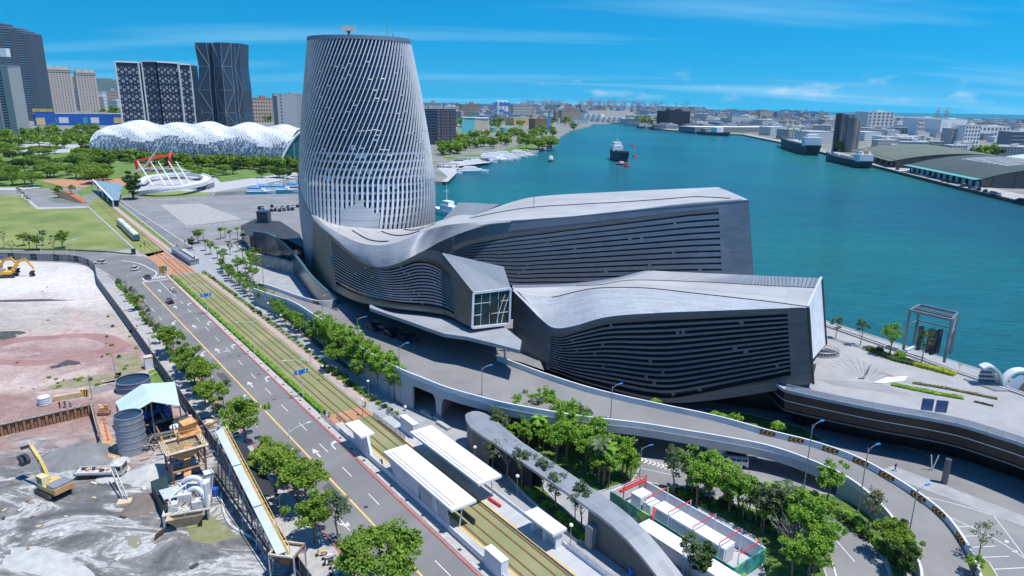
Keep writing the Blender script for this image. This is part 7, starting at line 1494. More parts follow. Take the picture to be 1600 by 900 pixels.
for k in range(13):
 p = hA.lerp(hB, (k+.5)/13); q = Vector((p.x, p.y, 0))
 for sg in (-1, 1): mb = MB(); mb.beam(p+sdc*sg*.6-Vector((0, 0, .5)), q+sdc*sg*(1.2), .14); mb.build('leg', M_rust if k % 3 else M_steel, cv_)
 if k < 12:
  r_ = hA.lerp(hB, (k+1.5)/13); mb = MB(); mb.beam(p+sdc*.6-Vector((0, 0, 1.2)), Vector((r_.x, r_.y, r_.z*.35))+sdc*.9, .1); mb.build('brace', M_steel, cv_); mb = MB(); mb.beam(p-sdc*.6-Vector((0, 0, 1.2)), Vector((r_.x, r_.y, r_.z*.35))-sdc*.9, .1); mb.build('brace', M_steel, cv_)
for k in range(24):
 p = hA.lerp(hB, k/23)-sdc*1.1; mb = MB(); mb.beam(p, p+Vector((0, 0, .8)), .06); mb.build('rail_post', M_cat, cv_)
mb = MB(); mb.beam(hA-sdc*1.1+Vector((0, 0, .8)), hB-sdc*1.1+Vector((0, 0, .8)), .07); mb.build('handrail', M_cat, cv_)
mb = MB(); q = [g(356, 682, 5), g(384, 694, 3.2), g(436, 775, 3.2), (g(404, 772, 5))]; mb.face(q); mb.face(q[::-1]); nt_ = thing('dark_netting', 'dark shade netting stretched between conveyor and fence', 'netting'); mb.build('net', mat('net_black', (.025, .03, .035), .9), nt_)
for p in q: mb = MB(); mb.beam(Vector((p.x, p.y, 0)), p, .1); mb.build('pole', M_steel, nt_)
fh = thing('feed_hopper', 'rusty grey feed hopper at the bottom end of the conveyor', 'hopper'); c_ = g(450, 893, 0)
top = [Vector((c_.x+x, c_.y+y, 3.6)) for x, y in ((-1.9, -1.3), (1.6, -1.9), (2.2, 1.0), (-1.3, 1.6))]; bot = [Vector((c_.x+x*.4, c_.y+y*.4, 1.4)) for x, y in ((-1.9, -1.3), (1.6, -1.9), (2.2, 1.0), (-1.3, 1.6))]
mb = MB()
for k in range(4): mb.face([bot[k], bot[(k+1) % 4], top[(k+1) % 4], top[k]]); mb.face([top[k], top[(k+1) % 4], bot[(k+1) % 4], bot[k]])
mb.build('hopper', M_rust, fh); mb = MB(); mb.face([p-Vector((0, 0, .4)) for p in top]); mb.build('gravel_load', M_gs2, fh)
for p in top: mb = MB(); mb.beam(Vector((p.x, p.y, 0)), p, .18); mb.build('leg', M_grime, fh)
for k in range(4): mb = MB(); mb.beam(top[k], top[(k+1) % 4], .25); mb.build('rim', M_tan if k != 1 else M_rust, fh)
pm_ = thing('crushing_plant', 'grimy white crushing plant with ducts and a yellow hopper at its foot', 'machine'); o = g(297, 818); R_ = rad(20)
def Q3(x, y, z): v = Matrix.Rotation(R_, 3, 'Z') @ Vector((x, y, 0)); return Vector((o.x+v.x, o.y+v.y, z))
mb = MB(); mb.prism([Q3(-3.6, -.2, 0), Q3(2.9, -.2, 0), Q3(2.9, 5.5, 0), Q3(-3.6, 5.5, 0)], 1.9, 2.1); mb.build('deck', M_grime, pm_)
for x in (-3.4, -.5, 2.7):
 for y in (0, 5.2): mb = MB(); mb.beam(Q3(x, y, 0), Q3(x, y, 2), .3); mb.build('leg', M_grime, pm_)
mb = MB(); tp_ = [Q3(x, y, 2.2) for x, y in ((-3, -1.9), (2.4, -1.9), (2.2, .1), (-2.8, .1))]; bt2 = [Q3(x, y, .5) for x, y in ((-1.6, -1.4), (1.2, -1.4), (1.2, -.3), (-1.6, -.3))]
for k in range(4): mb.face([bt2[k], bt2[(k+1) % 4], tp_[(k+1) % 4], tp_[k]]); mb.face([tp_[k], tp_[(k+1) % 4], bt2[(k+1) % 4], bt2[k]])
mb.build('hopper', M_tan, pm_)
for pts, r_ in (([(-1.2, 4.6, 2.2), (-1.0, 4.4, 4.4), (.2, 4, 5.4), (1.6, 3.6, 5.0), (1.8, 3.4, 2.2)], .42), ([(-.2, 3.2, 2.2), (0, 3.0, 3.8), (1.3, 2.2, 4.4), (2.2, 1.6, 3.2), (2.3, 1.4, 2.2)], .36), ([(-3, 1.0, 2.2), (-2.6, 2.2, 3.4), (-1.4, 3.2, 4.2), (-.4, 4, 4.4)], .16)):
 mb = MB(); mb.tube(catmull([Q3(*p) for p in pts], 4), r_, 10); mb.build('duct', M_wht2, pm_)
for x, y, z, dx, dy, dz, m in ((-.6, 2.6, 3.0, 2.0, 1.6, 1.7, M_grime), (-2.2, 1.2, 2.7, 1.4, 1.2, 1.1, M_grime), (1.2, .9, 2.7, 1.5, 1.3, 1.1, M_grime), (.3, 4.6, 3.1, 1.6, 1.2, 1.9, M_grime), (-2.4, 4.0, 2.8, 1.2, 1.4, 1.3, mat('machine_teal', (.1, .25, .25), .6)), (2.3, 4.4, 3.2, 1.1, 1.2, 2.2, M_wht2)):
 mb = MB(); q = Q3(x, y, z); mb.box(q, (dx, dy, dz), R_); mb.build('housing', m, pm_)
for k in range(18):
 x = rr.uniform(-3.2, 2.6); y = rr.uniform(.2, 5); mb = MB(); mb.beam(Q3(x, y, 2.1), Q3(x+rr.uniform(-1.4, 1.4), y+rr.uniform(-1, 1), rr.uniform(3, 4.6)), .12); mb.build('pipe', rr.choice([M_grime, M_wht2, M_rust, M_trim]), pm_)
mb = MB(); mb.cyl(Q3(2.6, .2, 0).x, Q3(2.6, .2, 0).y, 2, 6.2, .28, .28, 10); mb.build('standpipe', M_wht2, pm_)
mb = MB(); mb.mesh([Q3(-3.4, -1.8, .0), Q3(-4.6, -3.0, .0), Q3(-4.2, -3.3, 1.2), Q3(-3.1, -2.2, 1.5)], [(0, 1, 2, 3), (3, 2, 1, 0)]); mb.build('rusty_flap', M_rust, pm_)
ct = thing('dark_container', 'dark green container with a pale blue roof sheet beside the plant', 'container'); o2 = g(270, 800)
mb = MB(); mb.prism([g(238, 775, 0), g(262, 822, 0), g(272, 800, 0), g(262, 765, 0)], 0, 2.6); mb.build('body', mat('container_green', (.02, .045, .04), .6), ct)
mb = MB(); P = [g(248, 766, 3.6), g(256, 780, 3.6), g(291, 773, 3.6), g(283, 757, 3.6)]; mb.prism(P, 3.45, 3.6); mb.build('roof_sheet', M_cvb, ct)
for p in P: mb = MB(); mb.beam(Vector((p.x, p.y, 0)), p-Vector((0, 0, .15)), .12); mb.build('post', M_trim, ct)
o = g(337, 774); mb = MB(); mb.cyl(o.x, o.y, .02, 1.3, .55, n=14); mb.cyl(o.x, o.y, 1.3, 1.4, .3, n=10); tag(mb.build('blue_drum', M_mach), 'small blue drum right of the white crushing plant', 'drum')
for (x, y, w_, h, lab) in ((233, 575, 1.7, 2.9, 'white cabin box by the fence beyond the round tank'), (328, 760, 1.3, 2.6, 'white control cabinet behind the crushing plant')):
 o = g(x, y); t = thing('control_cabin', lab, 'cabin', (o.x, o.y, 0), STREET); mb = MB(); mb.box((0, 0, h/2), (w_, w_, h)); mb.build('body', M_wht2, t); mb = MB(); mb.box((0, 0, h+.06), (w_+.2, w_+.2, .12)); mb.build('roof', M_tan if h > 2.8 else M_wht, t)
 mb = MB(); mb.box((0, -w_/2-.02, h*.45), (w_*.6, .04, h*.75)); mb.build('door', M_steel, t)
for (x, y, h, lab, lean) in ((185, 604, 8.0, 'thin leaning pole on the dirt lot', -.5), (144, 625, 6.0, 'thin wooden pole at the pit corner', 0), (238, 568, 6.5, 'pole beside the white cabin box', -.1)):
 o = g(x, y); mb = MB(); mb.tube([o, o+Vector((lean, 0, h))], [.09, .06], 6); tag(mb.build('pole', M_steel), lab, 'pole')
mb = MB(); a, b = g(84, 627), g(137, 618); d = (b-a); wallrun(mb, [a, b], .8, 0, 1.1); tag(mb.build('sand_bin', mat('sand_tan', (.48, .38, .22), .9, var=.2, scale=.8)), 'long tan bin behind the three workers', 'bin')
mb = MB(); o = g(133, 620); mb.box((o.x, o.y, 1.0), (1.6, .15, 1.4), .1); t = tag(mb.build('striped_board', mat('board_yellow', (.65, .42, .05), .6)), 'black and yellow striped board at the end of the tan bin', 'sign')
for k in (-.5, 0, .5): mb = MB(); mb.mesh([(o.x+k-.22, o.y-.09, .35), (o.x+k, o.y-.09, .35), (o.x+k+.22, o.y-.09, 1.65), (o.x+k, o.y-.09, 1.65)], [(0, 1, 2, 3)]); mb.build('stripe', M_black, t)
om = thing('orange_rig', 'small orange drilling rig at the corner of the pit', 'machine', g(163, 648))
for (x, y, z, a, b, c, m) in ((0, 0, .5, 2.2, 1.3, .5, M_rust), (0, .1, 1.2, 1.4, 1, .9, M_orange), (.6, 0, 1.9, .6, .6, .7, M_orange), (-.7, .2, 1.4, .5, .8, 1.2, M_tan)): mb = MB(); mb.box((x, y, z), (a, b, c), .2); mb.build('block', m, om)
for i in range(6): cone(g(161+i*1.6, 656+i*6.4), f'{ORD[i]} red cone from the pit corner along the orange walkway', 'red cones along the pit walkway', 1.2)
mb = MB(); mb.prism([g(152, 680), g(160, 655), g(185, 700), g(190, 732), g(175, 725)], .03, .08); struct(mb.build('rusty_walkway', mat('rusty_sand', (.45, .27, .15), .95, var=.2, scale=.6)))
mb = MB(); a, b = g(158, 636), g(176, 712); wallrun(mb, resample([g(146, 634), g(160, 700)], 2), .25, 0, .6); tag(mb.build('pit_guard_rail', M_rust), 'low rusty guard rail down the right side of the pit', 'railing')
for i in range(150):
 x, y = rr.choice([(rr.uniform(5, 330), rr.uniform(700, 890)), (rr.uniform(180, 340), rr.uniform(690, 780)), (rr.uniform(180, 330), rr.uniform(640, 760)), (rr.uniform(10, 220), rr.uniform(440, 620))]); o = g(x, y); s_ = rr.uniform(.15, .5); mb = MB(); mb.box((o.x, o.y, s_*.3), (s_*rr.uniform(1, 3), s_, s_*.6), rr.uniform(0, 3)); tag(mb.build('debris', rr.choice([M_dk, M_gs2, M_rust, M_grime, M_tan])), 'small piece of debris lying on the dirt lot', 'debris', 'debris scattered over the dirt lot')
for pts, lab in (([g(345, 770, .2), g(350, 800, .15), g(362, 822, .15), g(400, 845, .15), g(420, 880, .15)], 'thick grey hose curving along the conveyor foot'), ([g(262, 575, .1), g(222, 590, .1), g(190, 596, .1), g(120, 610, .1), g(90, 614, .1)], 'thin pipe running across the weeds to the round tank')):
 mb = MB(); mb.tube(catmull(pts, 5), .22 if 'thick' in lab else .1, 6); tag(mb.build('hose', M_grime), lab, 'hose')
fn_ = thing('site_fence', 'long dark sheet metal fence round the dirt lot with steel posts and rails', 'fence')
M_fen = mat('fence_sheet', (.035, .035, .04), .7, .1, var=.3, scale=.6); M_fen2 = mat('fence_sheet_light', (.16, .165, .17), .7, var=.3, scale=.5)
FP = [sn(-40, -16.3), sn(60, -16.3), sn(120, -16.5), sn(176, -17.0), g(150, 425), g(140, 416.5), g(122, 411), g(100, 409), g(0, 406), g(-120, 404)]
FPr = resample(FP, 3.05)
for i in range(len(FPr)-1):
 a, b = FPr[i], FPr[i+1]; mb = MB(); d = (b-a).normalized(); light = i > 74
 mb.beam(a+d*.06+Vector((0, 0, 1.5)), b-d*.06+Vector((0, 0, 1.5)), .06, 2.7); mb.build('sheet', M_fen2 if light and i % 3 else M_fen, fn_)
 mb = MB(); n_ = Vector((-d.y, d.x, 0)); mb.beam(a, a+Vector((0, 0, 3.0)), .14); mb.build('post', M_steel, fn_)
for zz in (2.9, 1.7, .6):
 mb = MB(); P = [p+Vector((0, 0, zz)) for p in FPr]; mb.tube(P[::2], .05, 4); mb.build('rail', M_steel, fn_)
mb = MB(); wallrun(mb, [g(-120, 388.5), g(0, 389.6), g(100, 390.8), g(165, 394.2), g(206, 398)], .5, 0, .5); tag(mb.build('low_hedge_wall', M_under), 'low dark hedge between the lawn and the cross street', 'hedge')
for i in range(7):
 o = sn(-7-i*1.25, -12.4+(i % 2)*.4, .1); t = thing('scooter', f'{ORD[i]} parked motor scooter from the far end on the near sidewalk', 'scooter', o, STREET+1.2, 'scooters parked on the sidewalk')
 for x in (-.6, .6): mb = MB(); mb.tube([Vector((x, -.05, .25)), Vector((x, .05, .25))], .25, 10); mb.build('wheel', M_black, t)
 c = (M_cat, M_wht, M_trim, M_cat, M_wht, M_blue, M_trim)[i]; mb = MB(); mb.prism([(-.7, -.14), (.1, -.16), (.1, .16), (-.7, .14)], .4, .78); mb.build('body', c, t); mb = MB(); mb.beam(Vector((.5, 0, .4)), Vector((.38, 0, 1.05)), .22, .12); mb.build('leg_shield', c, t); mb = MB(); mb.beam(Vector((.38, -.3, 1.05)), Vector((.38, .3, 1.05)), .05); mb.build('handlebar', M_trim, t)
# ================================================= CITY, HARBOUR AND SHIPS
def winmat(name, wall, win, w, h, fw=.55, fh=.5, rough=.6, off=0):   # only for blocks too far away to tell windows apart
 if name in MATS: return MATS[name]
 m = bpy.data.materials.new(name); m.use_nodes = True; nt = m.node_tree; N = nt.nodes; L = nt.links; b = N['Principled BSDF']; uv = N.new('ShaderNodeUVMap'); sp = N.new('ShaderNodeSeparateXYZ'); L.new(uv.outputs[0], sp.inputs[0])
 def cell(o, size, frac):
  d = N.new('ShaderNodeMath'); d.operation = 'DIVIDE'; d.inputs[1].default_value = size; L.new(sp.outputs[o], d.inputs[0]); f = N.new('ShaderNodeMath'); f.operation = 'FRACT'; L.new(d.outputs[0], f.inputs[0]); c = N.new('ShaderNodeMath'); c.operation = 'LESS_THAN'; c.inputs[1].default_value = frac; L.new(f.outputs[0], c.inputs[0]); return c
 a, c = cell('X', w, fw), cell('Y', h, fh); mu = N.new('ShaderNodeMath'); mu.operation = 'MULTIPLY'; L.new(a.outputs[0], mu.inputs[0]); L.new(c.outputs[0], mu.inputs[1])
 oi = N.new('ShaderNodeObjectInfo'); vr = N.new('ShaderNodeMapRange'); vr.inputs['To Min'].default_value = .7; vr.inputs['To Max'].default_value = 1.15; L.new(oi.outputs['Random'], vr.inputs['Value'])
 sc2 = N.new('ShaderNodeVectorMath'); sc2.operation = 'SCALE'; sc2.inputs[0].default_value = wall; L.new(vr.outputs[0], sc2.inputs['Scale'])
 mx = N.new('ShaderNodeMix'); mx.data_type = 'RGBA'; mx.inputs[7].default_value = (*win, 1); L.new(sc2.outputs[0], mx.inputs[6]); L.new(mu.outputs[0], mx.inputs[0]); L.new(mx.outputs[2], b.inputs['Base Color']); b.inputs['Roughness'].default_value = rough; MATS[name] = m; return m
W1 = winmat('block_pale', (.52, .50, .47), (.10, .12, .14), 3.6, 3.4); W2 = winmat('block_grey', (.34, .35, .36), (.06, .08, .10), 4, 3.4); W3 = winmat('block_beige', (.46, .36, .28), (.08, .08, .09), 3.4, 3.3); W4 = winmat('block_white', (.66, .67, .67), (.14, .18, .22), 4.2, 3.6, .5, .4); W5 = winmat('block_blue', (.12, .22, .38), (.05, .08, .12), 5, 4)
RF = [mat('roof_grey', (.36, .36, .36), .8), mat('roof_pale', (.56, .56, .54), .8), mat('roof_green', (.22, .36, .30), .7), mat('roof_blue', (.10, .24, .42), .7), mat('roof_rust', (.34, .20, .14), .8)]
def basis(px, pyb, ang=0): return g(px, pyb)
def block(name, label, px0, px1, pyt, pyb, depth, m, cat='building', roofm=None, ang=None, parts=True, group=None, top='box'):
 """a building whose near face spans two picture columns and whose height reaches a picture row"""
 a, b = g(px0, pyb), g(px1, pyb); c = (a+b)/2; w_ = (b-a).length; h = hz((px0+px1)/2, pyt, c); rz = math.atan2((b-a).y, (b-a).x) if ang is None else ang
 t = thing(name, label, cat, c, rz, group); mb = MB(); mb.prism([(-w_/2, 0), (w_/2, 0), (w_/2, depth), (-w_/2, depth)], 0, h, top=False, bottom=False); mb.build('wall', m, t)
 mb = MB(); mb.box((0, depth/2, h+.4), (w_+.4, depth+.4, .8)); r = mb.build('roof', roofm or RF[0], t)
 if top == 'box': mb = MB(); mb.box((w_*.1, depth*.5, h+2.2), (w_*.3, depth*.4, 3.0)); mb.build('roof_house', roofm or RF[0], r)
 return t, w_, h, depth
def windows(t, w_, h, nx, nz, fw, fh, m, z0=2, face='front', depth=0, name='window', frame=None, x0=0., x1=1., skip=None):
 cw = w_*(x1-x0)/nx; ch = (h-z0)/nz; mb = MB(); mb.box((0, 0, 0), (cw*fw, .5, ch*fh)); d = mb.data(name, m); cnt = 0
 for i in range(nx):
  for j in range(nz):
   if skip and skip(i, j): continue
   x = -w_/2+w_*x0+cw*(i+.5); z = z0+ch*(j+.5)
   if face == 'front': link(name, d, t, (x, -.05, z))
   elif face == 'right': link(name, d, t, (depth*0+w_/2+.05, 0, z), PI/2)
M_dt = mat('dark_tower_wall', (.06, .08, .105), .5, var=.1); M_dg = mat('dark_tower_glass', (.02, .04, .07), .15, spec=.7); M_dl = mat('tower_line', (.16, .20, .25), .5)
def slabtower(label, segs, pyb, depth, mw, mg, floors, line, dn=0):
 a, b = g(segs[0][0], pyb), g(segs[-1][1], pyb); t = thing('high_rise', label, 'tower', (a+b)/2, 0); o = (a+b)/2
 for k, (x0, x1, yt) in enumerate(segs):
  p, q = g(x0, pyb)-o, g(x1, pyb)-o; h = hz((x0+x1)/2, yt, (p+q)/2+o); d = Vector((.12*depth, depth, 0)); off = Vector((0, -1.5*(k % 2), 0))
  mb = MB(); mb.prism([p+off, q+off, q+d+off, p+d+off], 0, h); w0 = mb.build('wing', mw if k % 2 else mg, t)
  if k % 2 == 0 or line == 2:
   mb = MB()
   for f in range(floors): z = h*(f+.5)/floors; mb.beam(p+off+Vector((0, -.3, z)), q+off+Vector((0, -.3, z)), .6, h/floors*.32)
   stuff(mb.build('balcony_line', M_dl, w0))
  mb = MB(); mb.prism([p+off-Vector((.5, .5, 0)), q+off+Vector((.5, -.5, 0)), q+d+off, p+d+off], h, h+2.5); mb.build('parapet', M_dl, t)
 return t
slabtower('very tall dark blue stepped high-rise at the left edge', [(-14, 12, 36), (12, 25, 37), (25, 38, 43), (38, 48, 45), (48, 58, 49), (58, 68, 53)], 189, 40, M_dt, M_dg, 38, 1)
M_gt = mat('grey_tower_wall', (.30, .32, .34), .6);
slabtower('grey glass high-rise with balconies in front of the dark blue tower', [(-30, -6, 100), (-6, 10, 103), (10, 20, 105), (20, 31, 104)], 213, 24, M_gt, M_dg, 26, 2)
p = g(2, 205); mb = MB(); q = gy(4, 80, p.y); mb.box((q.x, q.y+5, q.z-2), (12, 10, 14)); tag(mb.build('sign_block', M_wht), 'white sign block on the grey high-rise at the left edge', 'sign')
M_be = mat('beige_wall', (.50, .42, .36), .8, var=.06); M_bw = mat('beige_window', (.10, .10, .11), .4)
for (x0, x1, yt, lab, nx) in ((80, 121, 107, 'wider beige apartment tower left of its twin', 8), (127, 158, 112, 'narrower beige apartment tower right of its twin', 6)):
 t, w_, h, d = block('apartment_tower', lab, x0, x1, yt, 179, 26, M_be, 'tower', RF[1]); windows(t, w_, h*.93, nx, 22, .45, .45, M_bw, 6, x0=.06, x1=.94)
 mb = MB(); mb.box((0, 12, h-4), (w_+1.5, 27, 2.0)); mb.build('cornice', M_be, t); mb = MB(); mb.box((0, 12, h-11), (w_+1.2, 26.5, 1.0)); mb.build('cornice', M_be, t)
 for k in range(3): mb = MB(); mb.box(((k-1)*w_*.3, 8, h+4), (w_*.22, 10, 7)); mb.build('roof_turret', M_be, t)
M_ib = mat('store_blue', (.01, .10, .42), .55, var=.06); M_iy = mat('store_yellow', (.80, .55, .02), .5)
t, w_, h, d = block('blue_store', 'long bright blue store building with yellow lettered signs', 54, 205, 178, 196, 60, M_ib, 'store', RF[0])
mb = MB(); mb.box((-w_*.38, -1.5, h*.55), (w_*.2, 3, h*1.1+3)); mb.build('entrance_block', M_ib, t); mb = MB(); mb.box((-w_*.43, -3.3, h*.35), (w_*.09, .6, h*.6)); mb.build('yellow_panel', mat('store_cream', (.62, .48, .22), .6), t)
for k, (x, z, s_) in enumerate(((-.445, 1.28, 1), (-.345, 1.28, 1))):
 mb = MB(); mb.box((w_*x, -3.4, h*z), (17, .4, 6.2)); sg = mb.build('sign_board', M_iy, t)
 cu = bpy.data.curves.new('lettering', 'FONT'); cu.body = 'IKEA'; cu.size = 6.6; cu.align_x = 'CENTER'; cu.align_y = 'CENTER'; cu.extrude = .1; fo_ = bpy.data.objects.new('lettering', cu); me = bpy.data.meshes.new_from_object(fo_); me.materials.clear(); me.materials.append(M_ib); bpy.data.objects.remove(fo_); o = bpy.data.objects.new('lettering', me); COL.objects.link(o); o.parent = t; o.location = (w_*x, -3.75, h*z); o.rotation_euler = (PI/2, 0, 0)
for x, w2, m in ((-.3, 10, mat('poster_green', (.1, .4, .3), .6)), (-.2, 18, M_wht2), (.02, 9, mat('poster_teal', (.05, .3, .45), .6)), (.12, 16, M_wht2), (.38, 22, mat('store_cream')), (.46, 10, M_wht2)): mb = MB(); mb.box((w_*x, -.3, h*.45), (w2, .5, h*.5)); mb.build('poster', m, t)
M_nv = mat('navy_wall', (.015, .022, .05), .35, spec=.5); M_ring = mat('ring_white', (.55, .57, .6), .5)
pt_ = thing('patterned_tower', 'dark navy tower with white edges and white ring windows behind the wavy hall', 'tower', g(248, 200)); o0 = g(248, 200)
mb = MB(); mb.box((0, 0, 0), (1, .4, 1)); ringd = MB()
for k in range(8):
 a = 2*PI*k/8; b = 2*PI*(k+1)/8
 if k % 2: continue
ring_ = MB(); R1, R2 = 2.9, 1.8
for k in range(12):
 a, b = 2*PI*k/12, 2*PI*(k+1)/12; ring_.mesh([(R2*math.cos(a), 0, R2*math.sin(a)), (R1*math.cos(a), 0, R1*math.sin(a)), (R1*math.cos(b), 0, R1*math.sin(b)), (R2*math.cos(b), 0, R2*math.sin(b))], [(0, 1, 2, 3)])
d_ring = ring_.data('ring_window', M_ring)
for k, (x0, x1, yt0, yt1, dy0, dy1) in enumerate(((193, 224, 95, 100, 0, 12), (230, 258, 98, 95, 10, -6), (258, 280, 95, 101, -6, 26), (284, 298, 100, 101, 18, 30))):
 a = g(x0, 198)+Vector((0, dy0, 0))-o0; b = g(x1, 198)+Vector((0, dy1, 0))-o0; h0 = hz(x0, yt0, g(x0, 198)); h1 = hz(x1, yt1, g(x1, 198)); h = (h0+h1)/2; dd = Vector((0, 34, 0))
 mb = MB(); mb.prism([a, b, b+dd, a+dd], 0, h); w0 = mb.build('slab', M_nv, pt_); n_ = (b-a).normalized(); rz = math.atan2(n_.y, n_.x); L_ = (b-a).length; nc = max(2, int(L_/6.6))
 for i in range(nc):
  for j in range(13):
   if True: link('ring_window', d_ring, pt_, a+n_*(L_*(i+.5)/nc)+Vector((0, -.6, h*.06+j*h*.9/13+(h*.03 if i % 2 else 0))), rz, (.95 if (i+j) % 2 == 0 else .42))
 for q in (a, b): mb = MB(); mb.beam(q+Vector((0, -.8, 0)), q+Vector((0, -.8, h+2)), 2.4); mb.build('edge', M_wht, pt_)
 mb = MB(); mb.beam(a+Vector((0, -.8, h+1)), b+Vector((0, -.8, h+1)), 2.6); mb.build('edge', M_wht, pt_); mb = MB(); mb.prism([a, b, b+dd, a+dd], h, h+1.2); mb.build('roof', RF[1], pt_)
ft = thing('faceted_tower', 'dark slate faceted tower narrowing at the waist with pale diagonal lines', 'tower'); YF = g(340, 198).y
lv = [(198, 317, 383), (176, 316, 379), (141, 310.5, 378), (104, 310.5, 373), (67, 303.5, 373)]
M_sl = mat('slate_glass', (.035, .05, .075), .3, var=.15, scale=.02, spec=.6); M_ln = mat('pale_line', (.32, .35, .40), .5)
cols = [0, .28, .34, .40, .66, .84, .90, 1.0]; dep = [0, -2, 5, -2, -16, -2, 3, 6]
G_ = []
for py, xl, xr in lv:
 row_ = []
 for c, dz in zip(cols, dep):
  px = lerp(xl, xr, c); row_.append(gy(px, py, YF)+Vector((0, dz, 0)))
 z = sum(p.z for p in row_)/len(row_)
 for p in row_: p.z = z
 G_.append(row_)
for p in G_[0]: p.z = 0
for i in range(len(cols)-1):
 mb = MB()
 for j in range(4): a, b, c, d = G_[j][i], G_[j][i+1], G_[j+1][i+1], G_[j+1][i]; mb.face([a, b, c]); mb.face([a, c, d])
 mb.build('facet_column', M_dg if i in (1, 5) else M_sl, ft)
mb = MB(); bk_ = Vector((4, 42, 0)); mb.face([G_[4][k] for k in range(8)]+[G_[4][7]+bk_, G_[4][0]+bk_])
for j in range(4): a, b, c, d = G_[j][7], G_[j][7]+bk_, G_[j+1][7]+bk_, G_[j+1][7]; mb.face([a, b, c, d]); a, b, c, d = G_[j][0]+bk_, G_[j][0], G_[j+1][0], G_[j+1][0]+bk_; mb.face([a, b, c, d])
mb.build('side_wall', M_sl, ft)
def fl(a, b): mb = MB(); o_ = Vector((0, -.6, 0)); mb.beam(a+o_, b+o_, .7); mb.build('diagonal', M_ln, ft)
for j in range(4):
 up = j % 2 == 0
 for i0, i1 in ((0, 1), (3, 4), (4, 5), (6, 7)): fl(*( (G_[j][i0], G_[j+1][i1]) if (up ^ (i0 in (4, 6))) else (G_[j][i1], G_[j+1][i0])))
 for i in (1, 3, 4, 5, 6): fl(G_[j][i], G_[j+1][i])
 if j: fl(G_[j][0], G_[j][1]); fl(G_[j][3], G_[j][4]); fl(G_[j][4], G_[j][5])
t, w_, h, d = block('office_building', 'plain light grey building just left of the slatted tower', 431, 486, 147, 199, 40, mat('office_grey', (.36, .38, .40), .7), roofm=RF[0]); windows(t, w_, h, 4, 11, .3, .3, M_bw, 6, x0=.62, x1=.95); windows(t, w_, h, 1, 9, .5, .45, M_bw, 8, x0=.15, x1=.24)
mb = MB(); mb.box((-w_*.46, -.3, h*.47), (w_*.09, 1, h*.94)); mb.build('dark_corner', M_dt, t)
t, w_, h, d = block('glass_building', 'dark blue glass building right of the slatted tower', 664, 684, 170, 226, 40, M_dg, roofm=RF[0]); windows(t, w_, h, 3, 12, .8, .3, M_dt, 3, name='floor_band')
t, w_, h, d = block('framed_building', 'dark grid facade building with red framing right of the slatted tower', 684, 712, 170, 226, 44, M_dt, roofm=RF[0]); windows(t, w_, h, 6, 11, .55, .5, M_dl, 3)
for k in range(5): mb = MB(); mb.beam(Vector((-w_/2+w_*k/4, -.5, 0)), Vector((-w_/2+w_*k/4, -.5, h)), .9); mb.build('red_column', mat('brick_red', (.30, .07, .06), .7), t)
t = thing('harbour_factory', 'cream and teal factory halls with a teal painted end beyond the marina', 'factory', g(745, 208)); o = g(745, 208)
for (x0, x1, yt, m, dd) in ((722, 742, 184, mat('teal_paint', (.12, .50, .52), .6), 40), (742, 762, 185, mat('cream_paint', (.56, .48, .33), .7), 60), (715, 722, 196, mat('mint_paint', (.3, .5, .42), .7), 30)):
 a, b = g(x0, 208)-o, g(x1, 208)-o; h = hz(x0, yt, g(x0, 208)); mb = MB(); mb.prism([a, b, b+Vector((0, dd, 0)), a+Vector((0, dd, 0))], 0, h); w0 = mb.build('hall', m, t); mb = MB(); mb.prism([a-Vector((1, 1, 0)), b+Vector((1, -1, 0)), b+Vector((1, dd, 0)), a+Vector((-1, dd, 0))], h, h+1); mb.build('roof', RF[1], w0)
def tank(px, pyb, wpx, pyt, label, m, group=None, name='storage_tank', dome=True, roofm=None):
 a, b = g(px-wpx/2, pyb), g(px+wpx/2, pyb); c = (a+b)/2; r = (b-a).length/2; h = hz(px, pyt, c); t = thing(name, label, 'tank', c, 0, group); mb = MB(); mb.cyl(0, 0, 0, h, r, n=20, cap=False); mb.build('shell', m, t, smooth=False)
 mb = MB(); mb.cyl(0, 0, h, h+r*(.25 if dome else .03), r*1.01, r*.25 if dome else r, 20); mb.build('roof', roofm or m, t)
for i, x in enumerate((755, 770.5, 786.5)): tank(x, 207, 10.5, 199, f'{ORD[i]} green round tank from the left beyond the marina', mat('tank_green', (.12, .38, .28), .6), 'green tanks beyond the marina')
for i, x in enumerate((778, 784, 790)): tank(x, 189, 5.6, 158, f'{ORD[i]} tall white silo with blue bands from the left', M_wht, 'white and blue silos', 'silo')
mb = MB(); a = g(784, 189); q = gy(784, 163, a.y-12); mb.box((q.x, a.y-14, q.z), (62, 1, 12)); mb.box((q.x-8, a.y-14.1, q.z-22), (30, 1, 9)); mb.box((q.x+16, a.y-14.1, q.z-30), (24, 1, 12)); tag(mb.build('blue_mural', mat('mural_blue', (.05, .28, .58), .6)), 'blue painted panels across the white silos', 'mural')
for i, (x, yb, yt, w2, m, lab) in enumerate(((857, 206, 178, 4, mat('tower_cyan', (.04, .38, .62), .5), 'bright blue hoist tower on the left bank of the channel'), (873.5, 204, 185, 2, M_wht, 'thin white mast tower right of the blue hoist'), (834, 197, 179, 2, M_wht2, 'thin pale chimney left of the ochre sheds'))):
 c = g(x, yb); h = hz(x, yt, c); w3 = (g(x+w2/2, yb)-g(x-w2/2, yb)).length; t = thing('hoist_tower', lab, 'tower', c); mb = MB(); mb.box((0, 0, h/2), (w3, w3, h)); mb.build('shaft', m, t); mb = MB(); mb.box((w3*.8 if i == 0 else 0, 0, h), (w3*1.6 if i == 0 else w3, w3*.6, h*.05)); mb.build('head', m, t)
